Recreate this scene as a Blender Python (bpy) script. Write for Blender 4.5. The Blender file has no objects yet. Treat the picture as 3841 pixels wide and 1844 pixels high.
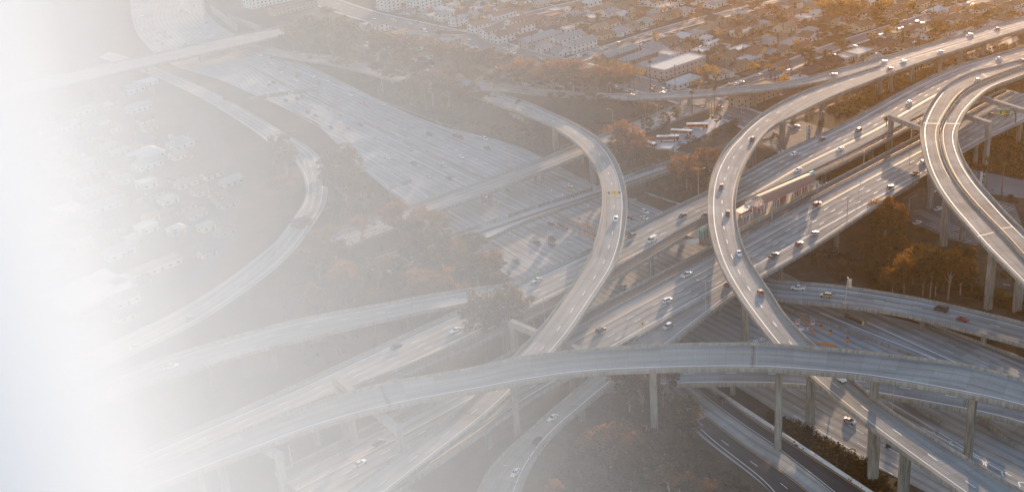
import bpy, bmesh, math, random
import numpy as np
from mathutils import Vector, Matrix
random.seed(7)
RNG = np.random.default_rng(7)
S = bpy.context.scene
COL = S.collection
D2R = math.radians

# ------------------------------------------------------------------ camera
CAMH = 224.0
FPX, CX, CY = 4500.0, 1920.5, 922.0
def _cam_basis():
    d = np.array([2770. - CX, 11137. - CY, FPX]); d /= np.linalg.norm(d)
    z = np.array([0, 0, 1.]); f = z - d * z.dot(d); f /= np.linalg.norm(f)
    r = np.cross(d, f)
    if r[0] < 0: r = -r
    return r, f, -d
BR, BF, BU = _cam_basis()
cam = bpy.data.cameras.new('camera'); cam_ob = bpy.data.objects.new('camera', cam); COL.objects.link(cam_ob)
cam.sensor_width = 36; cam.lens = 36 * FPX / 3841.0; cam.clip_start = 1; cam.clip_end = 12000
X = Vector((BR[0], BF[0], BU[0])); Y = -Vector((BR[1], BF[1], BU[1])); Z = -Vector((BR[2], BF[2], BU[2]))
M = Matrix((X, Y, Z)).transposed().to_4x4(); M.translation = (0, 0, CAMH)
cam_ob.matrix_world = M
S.camera = cam_ob

# ------------------------------------------------------------------ sky, sun, exposure
SUN_AZ, SUN_EL = 20.0, 6.8          # clockwise from +Y, and above the horizon
w = bpy.data.worlds.new('World'); S.world = w; w.use_nodes = True
nt = w.node_tree; bg = nt.nodes['Background']
sky = nt.nodes.new('ShaderNodeTexSky'); sky.sky_type = 'NISHITA'; sky.sun_disc = False
sky.sun_elevation = D2R(SUN_EL); sky.sun_rotation = D2R(SUN_AZ); sky.air_density = 1.0; sky.dust_density = 0.9; sky.ozone_density = 2.0
nt.links.new(sky.outputs[0], bg.inputs[0]); bg.inputs[1].default_value = 0.122
sl = bpy.data.lights.new('sun', 'SUN'); sl.energy = 3.1; sl.angle = D2R(0.5); sl.color = (1.0, 0.70, 0.45)
so = bpy.data.objects.new('sun', sl); COL.objects.link(so)
az, el = D2R(SUN_AZ), D2R(SUN_EL)
sd = Vector((math.sin(az) * math.cos(el), math.cos(az) * math.cos(el), math.sin(el)))
so.rotation_euler = sd.to_track_quat('Z', 'Y').to_euler()
vs = S.view_settings; S.display_settings.display_device = 'sRGB'; vs.view_transform = 'Standard'; vs.look = 'None'; vs.exposure = 1.73; vs.gamma = 1.0
cy = S.cycles
cy.use_denoising = True; cy.denoiser = 'OPENIMAGEDENOISE'; cy.denoising_input_passes = 'RGB_ALBEDO_NORMAL'; cy.denoising_prefilter = 'ACCURATE'
cy.max_bounces = 12; cy.diffuse_bounces = 3; cy.glossy_bounces = 2; cy.transmission_bounces = 2; cy.transparent_max_bounces = 4; cy.volume_bounces = 12
cy.sample_clamp_indirect = 4.0

HAZE_D = 0.00005
FOG_D = 0.022

# ------------------------------------------------------------------ pixel <-> world
def T(t): return 960 * t[0] + t[2] / 2.683, 461 * t[1] + t[3] / 2.683
def ray(x, y):
    d = np.array([x - CX, y - CY, FPX]); return np.array([d @ BR, d @ BF, d @ BU])
def WZ(p, z):
    v = ray(*p); k = (z - CAMH) / v[2]; return np.array([v[0] * k, v[1] * k, z])
def proj(p):
    v = np.array([p[0], p[1], p[2] - CAMH]); c = BR * v[0] + BF * v[1] + BU * v[2]
    return CX + FPX * c[0] / c[2], CY + FPX * c[1] / c[2]

# ------------------------------------------------------------------ object helpers
def link(ob, parent=None):
    COL.objects.link(ob)
    if parent is not None: ob.parent = parent
    return ob
def mesh(name, verts, faces, mats, fmat=None, uvs=None, smooth=False):
    me = bpy.data.meshes.new(name)
    me.from_pydata([tuple(map(float, v)) for v in verts], [], [tuple(f) for f in faces])
    for m in (mats if isinstance(mats, (list, tuple)) else [mats]): me.materials.append(m)
    if fmat is not None: me.polygons.foreach_set('material_index', np.array(fmat, dtype=np.int32))
    if uvs is not None:
        uv = me.uv_layers.new(name='UVMap'); uv.data.foreach_set('uv', np.array(uvs, dtype=np.float32).ravel())
    if smooth: me.polygons.foreach_set('use_smooth', [True] * len(me.polygons))
    me.update(); return me
def obj(name, me, parent=None, loc=(0, 0, 0), rz=0.0):
    o = bpy.data.objects.new(name, me); o.location = loc; o.rotation_euler = (0, 0, rz); return link(o, parent)
def empty(name, loc=(0, 0, 0), rz=0.0):
    o = bpy.data.objects.new(name, None); o.location = loc; o.rotation_euler = (0, 0, rz); o.empty_display_size = 1; return link(o)
def tag(o, label=None, cat=None, group=None, kind=None):
    if label: o['label'] = label
    if cat: o['category'] = cat
    if group: o['group'] = group
    if kind: o['kind'] = kind
    return o
class MB:
    """collects boxes, prisms and tubes, builds ONE mesh"""
    def __init__(s): s.v = []; s.f = []; s.m = []
    def add(s, vs, fs, mi=0):
        n = len(s.v); s.v += [tuple(v) for v in vs]; s.f += [tuple(n + i for i in f) for f in fs]; s.m += [mi] * len(fs); return s
    def box(s, x0, x1, y0, y1, z0, z1, mi=0, taper=0, tr=None):
        t = taper; vs = [(x0, y0, z0), (x1, y0, z0), (x1, y1, z0), (x0, y1, z0), (x0 + t, y0 + t, z1), (x1 - t, y0 + t, z1), (x1 - t, y1 - t, z1), (x0 + t, y1 - t, z1)]
        if tr is not None: vs = [tuple(tr @ Vector(v)) for v in vs]
        return s.add(vs, [(0, 3, 2, 1), (4, 5, 6, 7), (0, 1, 5, 4), (1, 2, 6, 5), (2, 3, 7, 6), (3, 0, 4, 7)], mi)
    def tube(s, pts, rad, n=6, mi=0, cap=True):
        base = len(s.v); prev = None
        for i, p in enumerate(pts):
            p = Vector(p); r = rad[i] if isinstance(rad, (list, tuple)) else rad
            d = (Vector(pts[min(i + 1, len(pts) - 1)]) - Vector(pts[max(i - 1, 0)]))
            d = d.normalized() if d.length > 1e-6 else Vector((0, 0, 1))
            a = d.cross(Vector((0, 0, 1))) if abs(d.z) < .95 else d.cross(Vector((1, 0, 0)))
            a.normalize(); b = d.cross(a)
            for k in range(n):
                an = 2 * math.pi * k / n; s.v.append(tuple(p + a * (r * math.cos(an)) + b * (r * math.sin(an))))
        for i in range(len(pts) - 1):
            for k in range(n):
                a = base + i * n + k; b = base + i * n + (k + 1) % n; s.f.append((a, b, b + n, a + n)); s.m.append(mi)
        if cap:
            s.f.append(tuple(base + k for k in range(n))[::-1]); s.m.append(mi)
            s.f.append(tuple(base + (len(pts) - 1) * n + k for k in range(n))); s.m.append(mi)
        return s
    def prism(s, poly, z0, z1, mi=0):
        n = len(poly); vs = [(p[0], p[1], z0) for p in poly] + [(p[0], p[1], z1) for p in poly]
        return s.add(vs, [tuple(range(n))[::-1], tuple(range(n, 2 * n))] + [(i, (i + 1) % n, n + (i + 1) % n, n + i) for i in range(n)], mi)
    def me(s, name, mats, smooth=False): return mesh(name, s.v, s.f, mats, s.m, smooth=smooth)

# ------------------------------------------------------------------ materials
MATS = {}
def newmat(name):
    m = bpy.data.materials.new(name); m.use_nodes = True; n = m.node_tree; n.nodes.clear()
    out = n.nodes.new('ShaderNodeOutputMaterial'); b = n.nodes.new('ShaderNodeBsdfPrincipled'); n.links.new(b.outputs[0], out.inputs[0])
    return m, n, b
def noise(n, scale, detail=4, vec=None, rough=.6):
    t = n.nodes.new('ShaderNodeTexNoise'); t.inputs['Scale'].default_value = scale; t.inputs['Detail'].default_value = detail; t.inputs['Roughness'].default_value = rough
    if vec is not None: n.links.new(vec, t.inputs['Vector'])
    return t.outputs[0]
def mixc(n, fac, a, b, mode='MIX'):
    m = n.nodes.new('ShaderNodeMix'); m.data_type = 'RGBA'; m.blend_type = mode
    for sock, v in ((m.inputs[0], fac), (m.inputs[6], a), (m.inputs[7], b)):
        if hasattr(v, 'default_value') or isinstance(v, bpy.types.NodeSocket): n.links.new(v, sock)
        elif isinstance(v, (int, float)): sock.default_value = v
        else: sock.default_value = (*v[:3], 1)
    return m.outputs[2]
def ramp(n, fac, stops):
    r = n.nodes.new('ShaderNodeValToRGB'); n.links.new(fac, r.inputs[0]); e = r.color_ramp.elements
    while len(e) < len(stops): e.new(0.5)
    for i, (p, c) in enumerate(stops): e[i].position = p; e[i].color = (c, c, c, 1) if isinstance(c, (int, float)) else (*c, 1)
    return r.outputs[0]
def math_(n, op, a, b=0.0, c=None):
    m = n.nodes.new('ShaderNodeMath'); m.operation = op
    for i, v in enumerate((a, b) if c is None else (a, b, c)):
        if isinstance(v, bpy.types.NodeSocket): n.links.new(v, m.inputs[i])
        else: m.inputs[i].default_value = v
    return m.outputs[0]
def obj_pos(n):
    g = n.nodes.new('ShaderNodeNewGeometry'); return g.outputs['Position']
def plain(name, col, rough=.7, var=.15, scale=.6, metal=0.0, spec=.4):
    if name in MATS: return MATS[name]
    m, n, b = newmat(name); p = obj_pos(n)
    f = noise(n, scale, 5, p); dark = tuple(c * (1 - var) for c in col); lite = tuple(min(1, c * (1 + var)) for c in col)
    n.links.new(mixc(n, ramp(n, f, [(.3, 0.), (.7, 1.)]), dark, lite), b.inputs['Base Color'])
    b.inputs['Roughness'].default_value = rough; b.inputs['Metallic'].default_value = metal; b.inputs['Specular IOR Level'].default_value = spec
    MATS[name] = m; return m
def road_mat(name, base, streak=.55, period=1.0, phase=.5, joint=True, tone=.18):
    """worn road: oil band along each lane, long tyre streaks, slab joints, patches"""
    m, n, b = newmat(name)
    uv = n.nodes.new('ShaderNodeUVMap'); sp = n.nodes.new('ShaderNodeSeparateXYZ'); n.links.new(uv.outputs[0], sp.inputs[0])
    u, v = sp.outputs[0], sp.outputs[1]
    pos = obj_pos(n)
    # lanes: u is metres across, lanes 3.66 m
    c = math_(n, 'MULTIPLY', math_(n, 'SUBTRACT', math_(n, 'DIVIDE', u, 3.66), phase), 2 * math.pi)
    co = math_(n, 'COSINE', c)
    band = math_(n, 'POWER', math_(n, 'MULTIPLY', math_(n, 'ADD', co, 1.0), .5), 2.2)
    cmb = n.nodes.new('ShaderNodeCombineXYZ'); n.links.new(math_(n, 'MULTIPLY', u, .9), cmb.inputs[0]); n.links.new(math_(n, 'MULTIPLY', v, .012), cmb.inputs[1])
    longn = ramp(n, noise(n, 1.0, 3, cmb.outputs[0]), [(.3, .15), (.75, 1.)])
    cmb2 = n.nodes.new('ShaderNodeCombineXYZ'); n.links.new(math_(n, 'MULTIPLY', u, 2.5), cmb2.inputs[0]); n.links.new(math_(n, 'MULTIPLY', v, .05), cmb2.inputs[1])
    fine = ramp(n, noise(n, 1.0, 4, cmb2.outputs[0], .7), [(.3, .8), (.7, 1.12)])
    fac = math_(n, 'MULTIPLY', math_(n, 'MULTIPLY', band, longn), streak)
    col = mixc(n, fac, base, tuple(x * .33 for x in base))
    big = ramp(n, noise(n, .05, 4, pos), [(.3, 1 - tone), (.7, 1 + tone * .6)])
    sm = ramp(n, noise(n, 1.6, 6, pos, .75), [(.25, .86), (.75, 1.12)])
    col = mixc(n, 1.0, col, big, 'MULTIPLY'); col = mixc(n, 1.0, col, sm, 'MULTIPLY'); col = mixc(n, 1.0, col, fine, 'MULTIPLY')
    fl = n.nodes.new('ShaderNodeCombineXYZ'); n.links.new(math_(n, 'FLOOR', math_(n, 'DIVIDE', u, 3.66)), fl.inputs[0]); n.links.new(math_(n, 'FLOOR', math_(n, 'DIVIDE', v, 10.4)), fl.inputs[1])
    wn = n.nodes.new('ShaderNodeTexWhiteNoise'); wn.noise_dimensions = '2D'; n.links.new(fl.outputs[0], wn.inputs['Vector']); col = mixc(n, 1.0, col, ramp(n, wn.outputs[0], [(0, .86), (.93, 1.05), (1.0, 1.2)]), 'MULTIPLY')
    if joint:
        fr = math_(n, 'FRACT', math_(n, 'DIVIDE', v, 5.2)); j = math_(n, 'LESS_THAN', fr, .035)
        col = mixc(n, math_(n, 'MULTIPLY', j, .30), col, tuple(x * .35 for x in base))
    n.links.new(col, b.inputs['Base Color']); b.inputs['Roughness'].default_value = .9; b.inputs['Specular IOR Level'].default_value = .1
    return m
def concrete(name, base=(.33, .31, .28), stain=.45):
    m, n, b = newmat(name); p = obj_pos(n)
    mp = n.nodes.new('ShaderNodeMapping'); n.links.new(p, mp.inputs[0]); mp.inputs['Scale'].default_value = (1.2, 1.2, .12)
    drip = ramp(n, noise(n, 1.0, 5, mp.outputs[0], .7), [(.38, 1 - stain), (.6, 1.)])
    big = ramp(n, noise(n, .12, 4, p), [(.3, .85), (.7, 1.1)])
    col = mixc(n, 1.0, base, drip, 'MULTIPLY'); col = mixc(n, 1.0, col, big, 'MULTIPLY')
    n.links.new(col, b.inputs['Base Color']); b.inputs['Roughness'].default_value = .9; b.inputs['Specular IOR Level'].default_value = .12
    return m
M_ROAD = road_mat('worn_concrete_road', (.375, .36, .34), .85)
M_RAMP = road_mat('ramp_concrete_road', (.385, .372, .352), .42, tone=.14)
M_RAMP2 = road_mat('weathered_ramp_road', (.34, .32, .30), .35, tone=.28)
M_GND = road_mat('ground_concrete_road', (.41, .405, .395), .75)
M_ASPH = road_mat('dark_asphalt_road', (.075, .075, .08), .2, joint=False, tone=.2)
M_STREET = road_mat('street_asphalt', (.22, .215, .21), .25, joint=False, tone=.2)
M_LOT = plain('lot_asphalt', (.13, .125, .125), .9, .25, .3)
M_LOTC = plain('lot_concrete', (.42, .41, .40), .85, .15, .3)
M_CONC = concrete('bridge_concrete')
M_PARA = concrete('parapet_concrete', (.37, .35, .32), .38)
M_BEAM = concrete('bent_concrete', (.35, .34, .32), .3)
M_WHITE = plain('white_road_paint', (.80, .80, .78), .6, .12, 3)
M_YEL = plain('yellow_road_paint', (.62, .33, .06), .6, .15, 3)
M_BALL = plain('track_ballast', (.16, .125, .105), .95, .35, 2.5)
M_RAIL = plain('rusty_rail', (.16, .10, .075), .5, .3, 2, .5)
M_STEEL = plain('galvanised_steel', (.45, .45, .44), .45, .1, 2, .4)
M_DARKSTEEL = plain('dark_steel', (.07, .065, .06), .5, .2, 2, .3)
# ------------------------------------------------------------------ ribbons (roads traced in the photo, put at their real height)
def PX(t): return T(t) if len(t) == 4 else t
def catmull(P, step):
    P = [np.array(p, float) for p in P]; out = []
    Q = [2 * P[0] - P[1]] + P + [2 * P[-1] - P[-2]]
    for i in range(1, len(Q) - 2):
        L = np.linalg.norm(Q[i + 1][:3] - Q[i][:3]); n = max(1, int(round(L / step)))
        for k in range(n):
            t = k / n; a, b, c, d = Q[i - 1], Q[i], Q[i + 1], Q[i + 2]
            out.append(.5 * (2 * b + (c - a) * t + (2 * a - 5 * b + 4 * c - d) * t * t + (3 * b - a - 3 * c + d) * t ** 3))
    out.append(P[-1]); return out
def smooth_z(fr): return fr
class Rib: pass
HEAD110 = 148.6
def ribbon_pairs(st, lift=0.9, step=4.0, dz=0.0):
    P = []
    for a, b, z in st:
        A = WZ(PX(a), z + lift); B = WZ(PX(b), z + lift); P.append(np.concatenate([A[:2], [z], B[:2], [z]]))
    # spline of both edges together
    P = [np.array(p) for p in P]; out = []
    Q = [2 * P[0] - P[1]] + P + [2 * P[-1] - P[-2]]
    for i in range(1, len(Q) - 2):
        L = np.linalg.norm((Q[i + 1][:2] + Q[i + 1][3:5] - Q[i][:2] - Q[i][3:5]) / 2); n = max(1, int(round(L / step)))
        for k in range(n):
            t = k / n; a, b, c, d = Q[i - 1], Q[i], Q[i + 1], Q[i + 2]
            out.append(.5 * (2 * b + (c - a) * t + (2 * a - 5 * b + 4 * c - d) * t * t + (3 * b - a - 3 * c + d) * t ** 3))
    out.append(P[-1])
    A = np.array([o[:3] for o in out]); B = np.array([o[3:] for o in out])
    for _ in range(3):   # take the jitter of hand tracing out of the edges
        for E in (A, B): E[1:-1] = .25 * E[:-2] + .5 * E[1:-1] + .25 * E[2:]
    return A, B
def ribbon_dir(ap, bp, z, heading, lift=0.9, step=6.0):
    h = D2R(heading); d = np.array([math.sin(h), math.cos(h)])
    zz = z if callable(z) else (lambda t: z)
    def cv(L):
        P = [WZ(PX(p), (z if not callable(z) else 9) + lift) for p in L]; s = sorted((float(p[:2] @ d), p[0], p[1]) for p in P); return np.array(s)
    a, b = cv(ap), cv(bp); t0 = max(a[0, 0], b[0, 0]); t1 = min(a[-1, 0], b[-1, 0]); ts = np.arange(t0, t1 + step, step)
    A = np.stack([np.interp(ts, a[:, 0], a[:, 1]), np.interp(ts, a[:, 0], a[:, 2]), np.array([zz(t) for t in ts])], 1)
    B = np.stack([np.interp(ts, b[:, 0], b[:, 1]), np.interp(ts, b[:, 0], b[:, 2]), np.array([zz(t) for t in ts])], 1)
    k = 5
    for _ in range(6):
        for E in (A, B): E[1:-1] = .25 * E[:-2] + .5 * E[1:-1] + .25 * E[2:]
    return A, B
RIBS = {}
def mkrib(key, A, B):
    r = Rib(); r.A, r.B = A, B; r.C = (A + B) / 2; r.W = np.linalg.norm(B - A, axis=1)
    r.S = np.concatenate([[0], np.cumsum(np.linalg.norm(np.diff(r.C, axis=0), axis=1))]); r.n = (B - A) / r.W[:, None]
    t = np.gradient(r.C, axis=0); r.t = t / np.linalg.norm(t, axis=1)[:, None]; RIBS[key] = r; return r
def sweep(r, prof, i0=0, i1=None, caps=True):
    """prof: (u, dz) points; u>=0 metres from A edge, u<0 metres from the B edge (-1e-6 is B itself)"""
    i1 = len(r.C) if i1 is None else i1; v = []; f = []; n = len(prof)
    for i in range(i0, i1):
        for (u, dz) in prof:
            p = r.A[i] + r.n[i] * u if u >= 0 else r.B[i] + r.n[i] * u
            v.append((p[0], p[1], p[2] + dz))
    for i in range(i1 - i0 - 1):
        for k in range(n):
            a = i * n + k; b = i * n + (k + 1) % n; f.append((a, b, b + n, a + n))
    if caps: f.append(tuple(range(n))[::-1]); f.append(tuple((i1 - i0 - 1) * n + k for k in range(n)))
    return v, f
def surface(r, name, mat, parent=None, dz=0.0, i0=0, i1=None, ins=0.0):
    i1 = len(r.C) if i1 is None else i1; v = []; f = []; uv = []; K = max(1, int(r.W.max() / 14))
    for i in range(i0, i1):
        for k in range(K + 1):
            w_ = r.W[i] - 2 * ins; u = ins + w_ * k / K; p = r.A[i] + r.n[i] * u; v.append((p[0], p[1], p[2] + dz)); uv.append((u, r.S[i]))
    for i in range(i1 - i0 - 1):
        for k in range(K):
            a = i * (K + 1) + k; f.append((a, a + 1, a + K + 2, a + K + 1))
    fu = [uv[j] for q in f for j in q]
    return obj(name, mesh(name, v, f, mat, uvs=fu), parent)
def strip(r, mb, u, wd=.2, i0=0, i1=None, dz=.03, dash=None, mi=0):
    i1 = len(r.C) if i1 is None else i1
    def P(s, off):
        i = min(len(r.S) - 2, max(0, int(np.searchsorted(r.S, s) - 1))); t = (s - r.S[i]) / max(1e-6, r.S[i + 1] - r.S[i])
        A = r.A[i] * (1 - t) + r.A[i + 1] * t; B = r.B[i] * (1 - t) + r.B[i + 1] * t; n_ = (B - A) / np.linalg.norm(B - A)
        uu = u if not callable(u) else u(np.linalg.norm(B - A))
        p = (A + n_ * (uu + off)) if uu >= 0 else (B + n_ * (uu + off)); return (p[0], p[1], p[2] + dz)
    s0, s1 = r.S[i0], r.S[i1 - 1]
    if dash: segs = [(a, min(s1, a + dash[0])) for a in np.arange(s0, s1, dash[1])]
    else: segs = [(s0, s1)]
    for a, b in segs:
        n = max(1, int((b - a) / 4)); pts = np.linspace(a, b, n + 1); vs = []
        for s in pts: vs += [P(s, -wd / 2), P(s, wd / 2)]
        mb.add(vs, [(2 * k, 2 * k + 1, 2 * k + 3, 2 * k + 2) for k in range(n)], mi)
def bridge(key, label, cat, name='elevated_ramp', road=None, depth=2.1, para=(True, True), pr=(None, None), lanes=(), group=None, ph=.95, inset=.38):
    r = RIBS[key]; root = empty(name, tuple(r.C[len(r.C) // 2])); tag(root, label, cat, group)
    off = -np.array(r.C[len(r.C) // 2]); r.root = root
    def put(nm, me):
        o = obj(nm, me, root); o.matrix_parent_inverse = Matrix.Translation(-root.location); return o
    n = len(r.C); w0 = float(r.W.mean()); g = inset * w0 / 2
    prof = [(0, -.15), (0, -.55), (g * .7, -.85), (g, -depth), (-g, -depth), (-g * .7, -.85), (-1e-6, -.55), (-1e-6, -.15)]
    v, f = sweep(r, prof); put('deck', mesh('deck', v, f, M_CONC))
    o = surface(r, 'road_surface', road or M_RAMP, root, dz=.0); o.matrix_parent_inverse = Matrix.Translation(-root.location)
    for side, on in enumerate(para):
        if not on: continue
        a, b = pr[side] or (0, 1); i0, i1 = int(a * (n - 1)), int(b * (n - 1)) + 1
        pf = [(0, -.14), (.45, -.14), (.32, .35), (.27, ph), (0, ph)] if side == 0 else [(-.45, -.14), (-1e-6, -.14), (-1e-6, ph), (-.27, ph), (-.32, .35)]
        v, f = sweep(r, pf, i0, i1); put('parapet', mesh('parapet', v, f, M_PARA))
    if lanes:
        m = MB()
        for L in lanes: strip(r, m, L[0], L[3] if len(L) > 3 else .18, dash=(3.7, 14.6) if L[1] == 'd' else None, mi=1 if L[2] == 'y' else 0, i0=int((L[4][0] if len(L) > 4 else 0) * (n - 1)), i1=int((L[4][1] if len(L) > 4 else 1) * (n - 1)) + 1)
        put('lane_marking', m.me('lane_marking', [M_WHITE, M_YEL]))
    return root
def nearest(r, p): 
    d = np.hypot(r.C[:, 0] - p[0], r.C[:, 1] - p[1]); return int(d.argmin())
def column_at(key, basepx=None, frac=None, w=2.6, d=1.9, zb=None, depth=2.1, pos=None, off=0.0):
    r = RIBS[key]
    if basepx is not None:
        p = WT(PX(basepx)); i = nearest(r, p)
    elif pos is not None: i = nearest(r, pos)
    else: i = int(frac * (len(r.C) - 1))
    c = r.C[i] + r.n[i] * off; z1 = c[2] - depth + .02; z0 = (terrain(c[0], c[1]) if zb is None else zb) - .5
    rz = math.atan2(r.n[i][1], r.n[i][0])
    m = MB(); h = z1 - z0
    if h < 2: return
    fl = min(2.2, h * .3); hw, hd = w / 2, d / 2; c4 = .35
    def octo(a, b): return [(-a, -b + c4), (-a + c4, -b), (a - c4, -b), (a, -b + c4), (a, b - c4), (a - c4, b), (-a + c4, b), (-a, b - c4)]
    rings = [(0, hw, hd), (h - fl, hw, hd), (h - fl * .45, hw * 1.12, hd), (h, hw * 1.38, hd * 1.05)]
    vs = []; fs = []
    for k, (z, a, b) in enumerate(rings):
        vs += [(x, y, z) for x, y in octo(a, b)]
        if k: fs += [((k - 1) * 8 + j, (k - 1) * 8 + (j + 1) % 8, k * 8 + (j + 1) % 8, k * 8 + j) for j in range(8)]
    m.add(vs, fs)
    for gx in (-.35, .35):      # formwork grooves
        m.box(gx - .09, gx + .09, -hd - .05, -hd + .02, .5, h - fl); m.box(gx - .09, gx + .09, hd - .02, hd + .05, .5, h - fl)
    o = obj('column', m.me('column', M_CONC), r.root, (c[0], c[1], z0), rz); o.matrix_parent_inverse = Matrix.Translation(-r.root.location); return o

# ------------------------------------------------------------------ ground 110 outline first: the terrain needs it
G = [((0,0,2050,-60),(0,0,1310,-60)),((0,0,2050,0),(0,0,1310,0)),((0,0,2080,130),(0,0,1330,200)),((0,0,2220,260),(0,0,1420,400)),((0,0,2500,420),(0,0,1700,640)),
     ((1,0,230,520),(0,0,2200,800)),((1,0,740,760),(0,0,2560,960)),((1,0,1230,1000),(1,0,560,1210)),((1,1,1760,0),(1,1,690,85)),((1,1,2576,210),(1,1,1110,500)),
     ((2,1,460,430),(1,1,1560,860)),((2,1,880,640),(1,1,1850,1130)),((2,1,1520,890),(1,2,2480,350)),((2850,975),(2200,1194)),((3189,1146),(2748,1439)),((3439,1210),(2988,1599)),
     ((3663,1278),(3223,1722)),((3840,1343),(3476,1844)),((4200,1490),(3850,2030))]
gA, gB = ribbon_pairs([(a, b, 0.0) for a, b in G], lift=0, step=8)
mkrib('g110', gA, gB)
U_A = [(0,3,300,1270),(0,3,1400,830),(0,3,2000,570),(0,3,2576,330),(1,2,730,1237),(1,2,1340,950),(1,2,2130,600),(2,2,0,385),(2,2,800,20),(2,1,1500,900),(2,1,1960,685),(2,1,2290,520),(3,1,0,350),(3,1,350,190),(3,1,770,0),(3,0,1240,970),(3,0,1560,800),(3,0,1900,650),(3,0,2250,555),(3,0,3100,300)]
U_B = [(0,3,1300,1200),(1,3,0,640),(1,2,1650,1237),(1,2,2300,950),(2,2,250,690),(2,2,940,360),(2,2,1200,230),(2621,851),(2786,778),(3,1,450,540),(3,1,800,380),(3,1,1200,170),(3,1,1530,-10),(3,0,2300,860),(3,0,3300,420)]
L_A = [(1,3,-900,1500),(1,3,0,1135),(1,3,870,700),(1,3,1330,470),(2,2,750,650),(2,2,1400,315),(2,2,1880,60),(3,1,540,630),(3,1,1520,120),(3,0,2140,1000),(3,0,3300,470)]
L_B = [(1,3,900,1560),(1,3,1540,1145),(1,3,2576,430),(2,3,160,290),(2,3,620,60),(2,2,1060,1000),(2,2,1310,870),(3,1,1600,500),(3,1,1940,300),(3,1,2160,160),(3,1,2480,20),(3,1,3000,-230)]
mkrib('u105', *ribbon_dir(U_A, U_B, 15.0, 50)); mkrib('l105', *ribbon_dir(L_A, L_B, 15.0, 50))

# ------------------------------------------------------------------ terrain
PLAT = 6.0
def sd_poly(x, y, P):
    """signed distance to a polyline (numpy); + on the left of travel"""
    best = np.full(x.shape, 1e9); sg = np.ones(x.shape)
    for i in range(len(P) - 1):
        a, b = P[i], P[i + 1]; d = b - a; L = d @ d
        t = np.clip(((x - a[0]) * d[0] + (y - a[1]) * d[1]) / L, 0, 1); px, py = a[0] + t * d[0], a[1] + t * d[1]
        dd = np.hypot(x - px, y - py); s = np.sign(d[0] * (y - a[1]) - d[1] * (x - a[0])); m = dd < best - 1e-9
        best = np.where(m, dd, best); sg = np.where(m, s, sg)
    return best * sg
def sm(t): t = np.clip(t, 0, 1); return t * t * (3 - 2 * t)
EDGE110 = gA[::3, :2]; EDGEB = gB[::3, :2]; EDGE105 = RIBS['u105'].A[::6, :2]
EMB = []      # (polyline xy, z array, half width)
def terrain_arr(x, y):
    d1 = sd_poly(x, y, EDGE110); d2 = sd_poly(x, y, EDGE105)
    z = PLAT * sm((d1 - 2) / 24) * sm((d2 + 22) / 26)
    for P, Zs, hw in EMB:
        best = np.full(x.shape, 1e9); zz = np.zeros(x.shape)
        for i in range(len(P) - 1):
            a, b = P[i], P[i + 1]; d = b - a; L = d @ d
            if L < 1e-6: continue
            t = np.clip(((x - a[0]) * d[0] + (y - a[1]) * d[1]) / L, 0, 1); dd = np.hypot(x - a[0] - t * d[0], y - a[1] - t * d[1]); m = dd < best
            best = np.where(m, dd, best); zz = np.where(m, Zs[i] + (Zs[i + 1] - Zs[i]) * t, zz)
        z = np.maximum(z, zz - .25 - np.maximum(0, best - hw) * .5)
    e = sd_poly(x, y, EDGEB); inside = (d1 < 0) & (e > 0); dist = np.where(inside, 0.0, np.where(d1 >= 0, d1, -e))
    return z * np.clip((dist - 7.0) / 8.0, 0, 1)
def terrain(x, y): return float(terrain_arr(np.array([x]), np.array([y]))[0])
def WT(p, extra=0.0):
    z = 3.0
    for _ in range(6):
        q = WZ(p, z + extra); z = terrain(q[0], q[1])
    q = WZ(p, z + extra); q[2] = z; return q
# ------------------------------------------------------------------ road data (a, b are tile coordinates read off the photograph, z metres)
R1 = [((1,0,2380,915),(1,0,2230,985),11),((1,0,2576,975),(1,0,2480,1065),12),((2,0,200,1040),(2,0,60,1115),14),((2,0,400,1130),(2,0,230,1190),16),((2,0,630,1237),(2,1,390,20),18),((2,1,830,120),(2,1,590,150),19.3),
 ((2,1,960,240),(2,1,720,270),20),((2,1,1050,370),(2,1,815,395),20.6),((2,1,1110,510),(2,1,872,515),21),((2,1,1145,640),(2,1,900,640),21.3),((2,1,1163,770),(2,1,908,770),21.5),((2,1,1160,900),(2,1,898,890),21.5),
 ((2,1,1135,1100),(2,1,872,1040),21.5),((2,1,1105,1237),(2,1,835,1180),21.5),((2,2,1040,190),(2,2,770,110),21.5),((2,2,930,370),(2,2,655,300),21.5),((2,2,750,640),(2,2,480,560),21.5),((2,2,600,860),(2,2,300,790),21.5),
 ((2,2,420,1070),(2,2,130,975),21),((1,3,2576,235),(1,3,2290,175),20.5),((1,3,2320,470),(1,3,2040,400),20),((1,3,1840,840),(1,3,1500,790),18.8),((1,3,1320,1237),(1,3,900,1220),17.6),((1,3,900,1560),(1,3,400,1540),16.5)]
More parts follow.
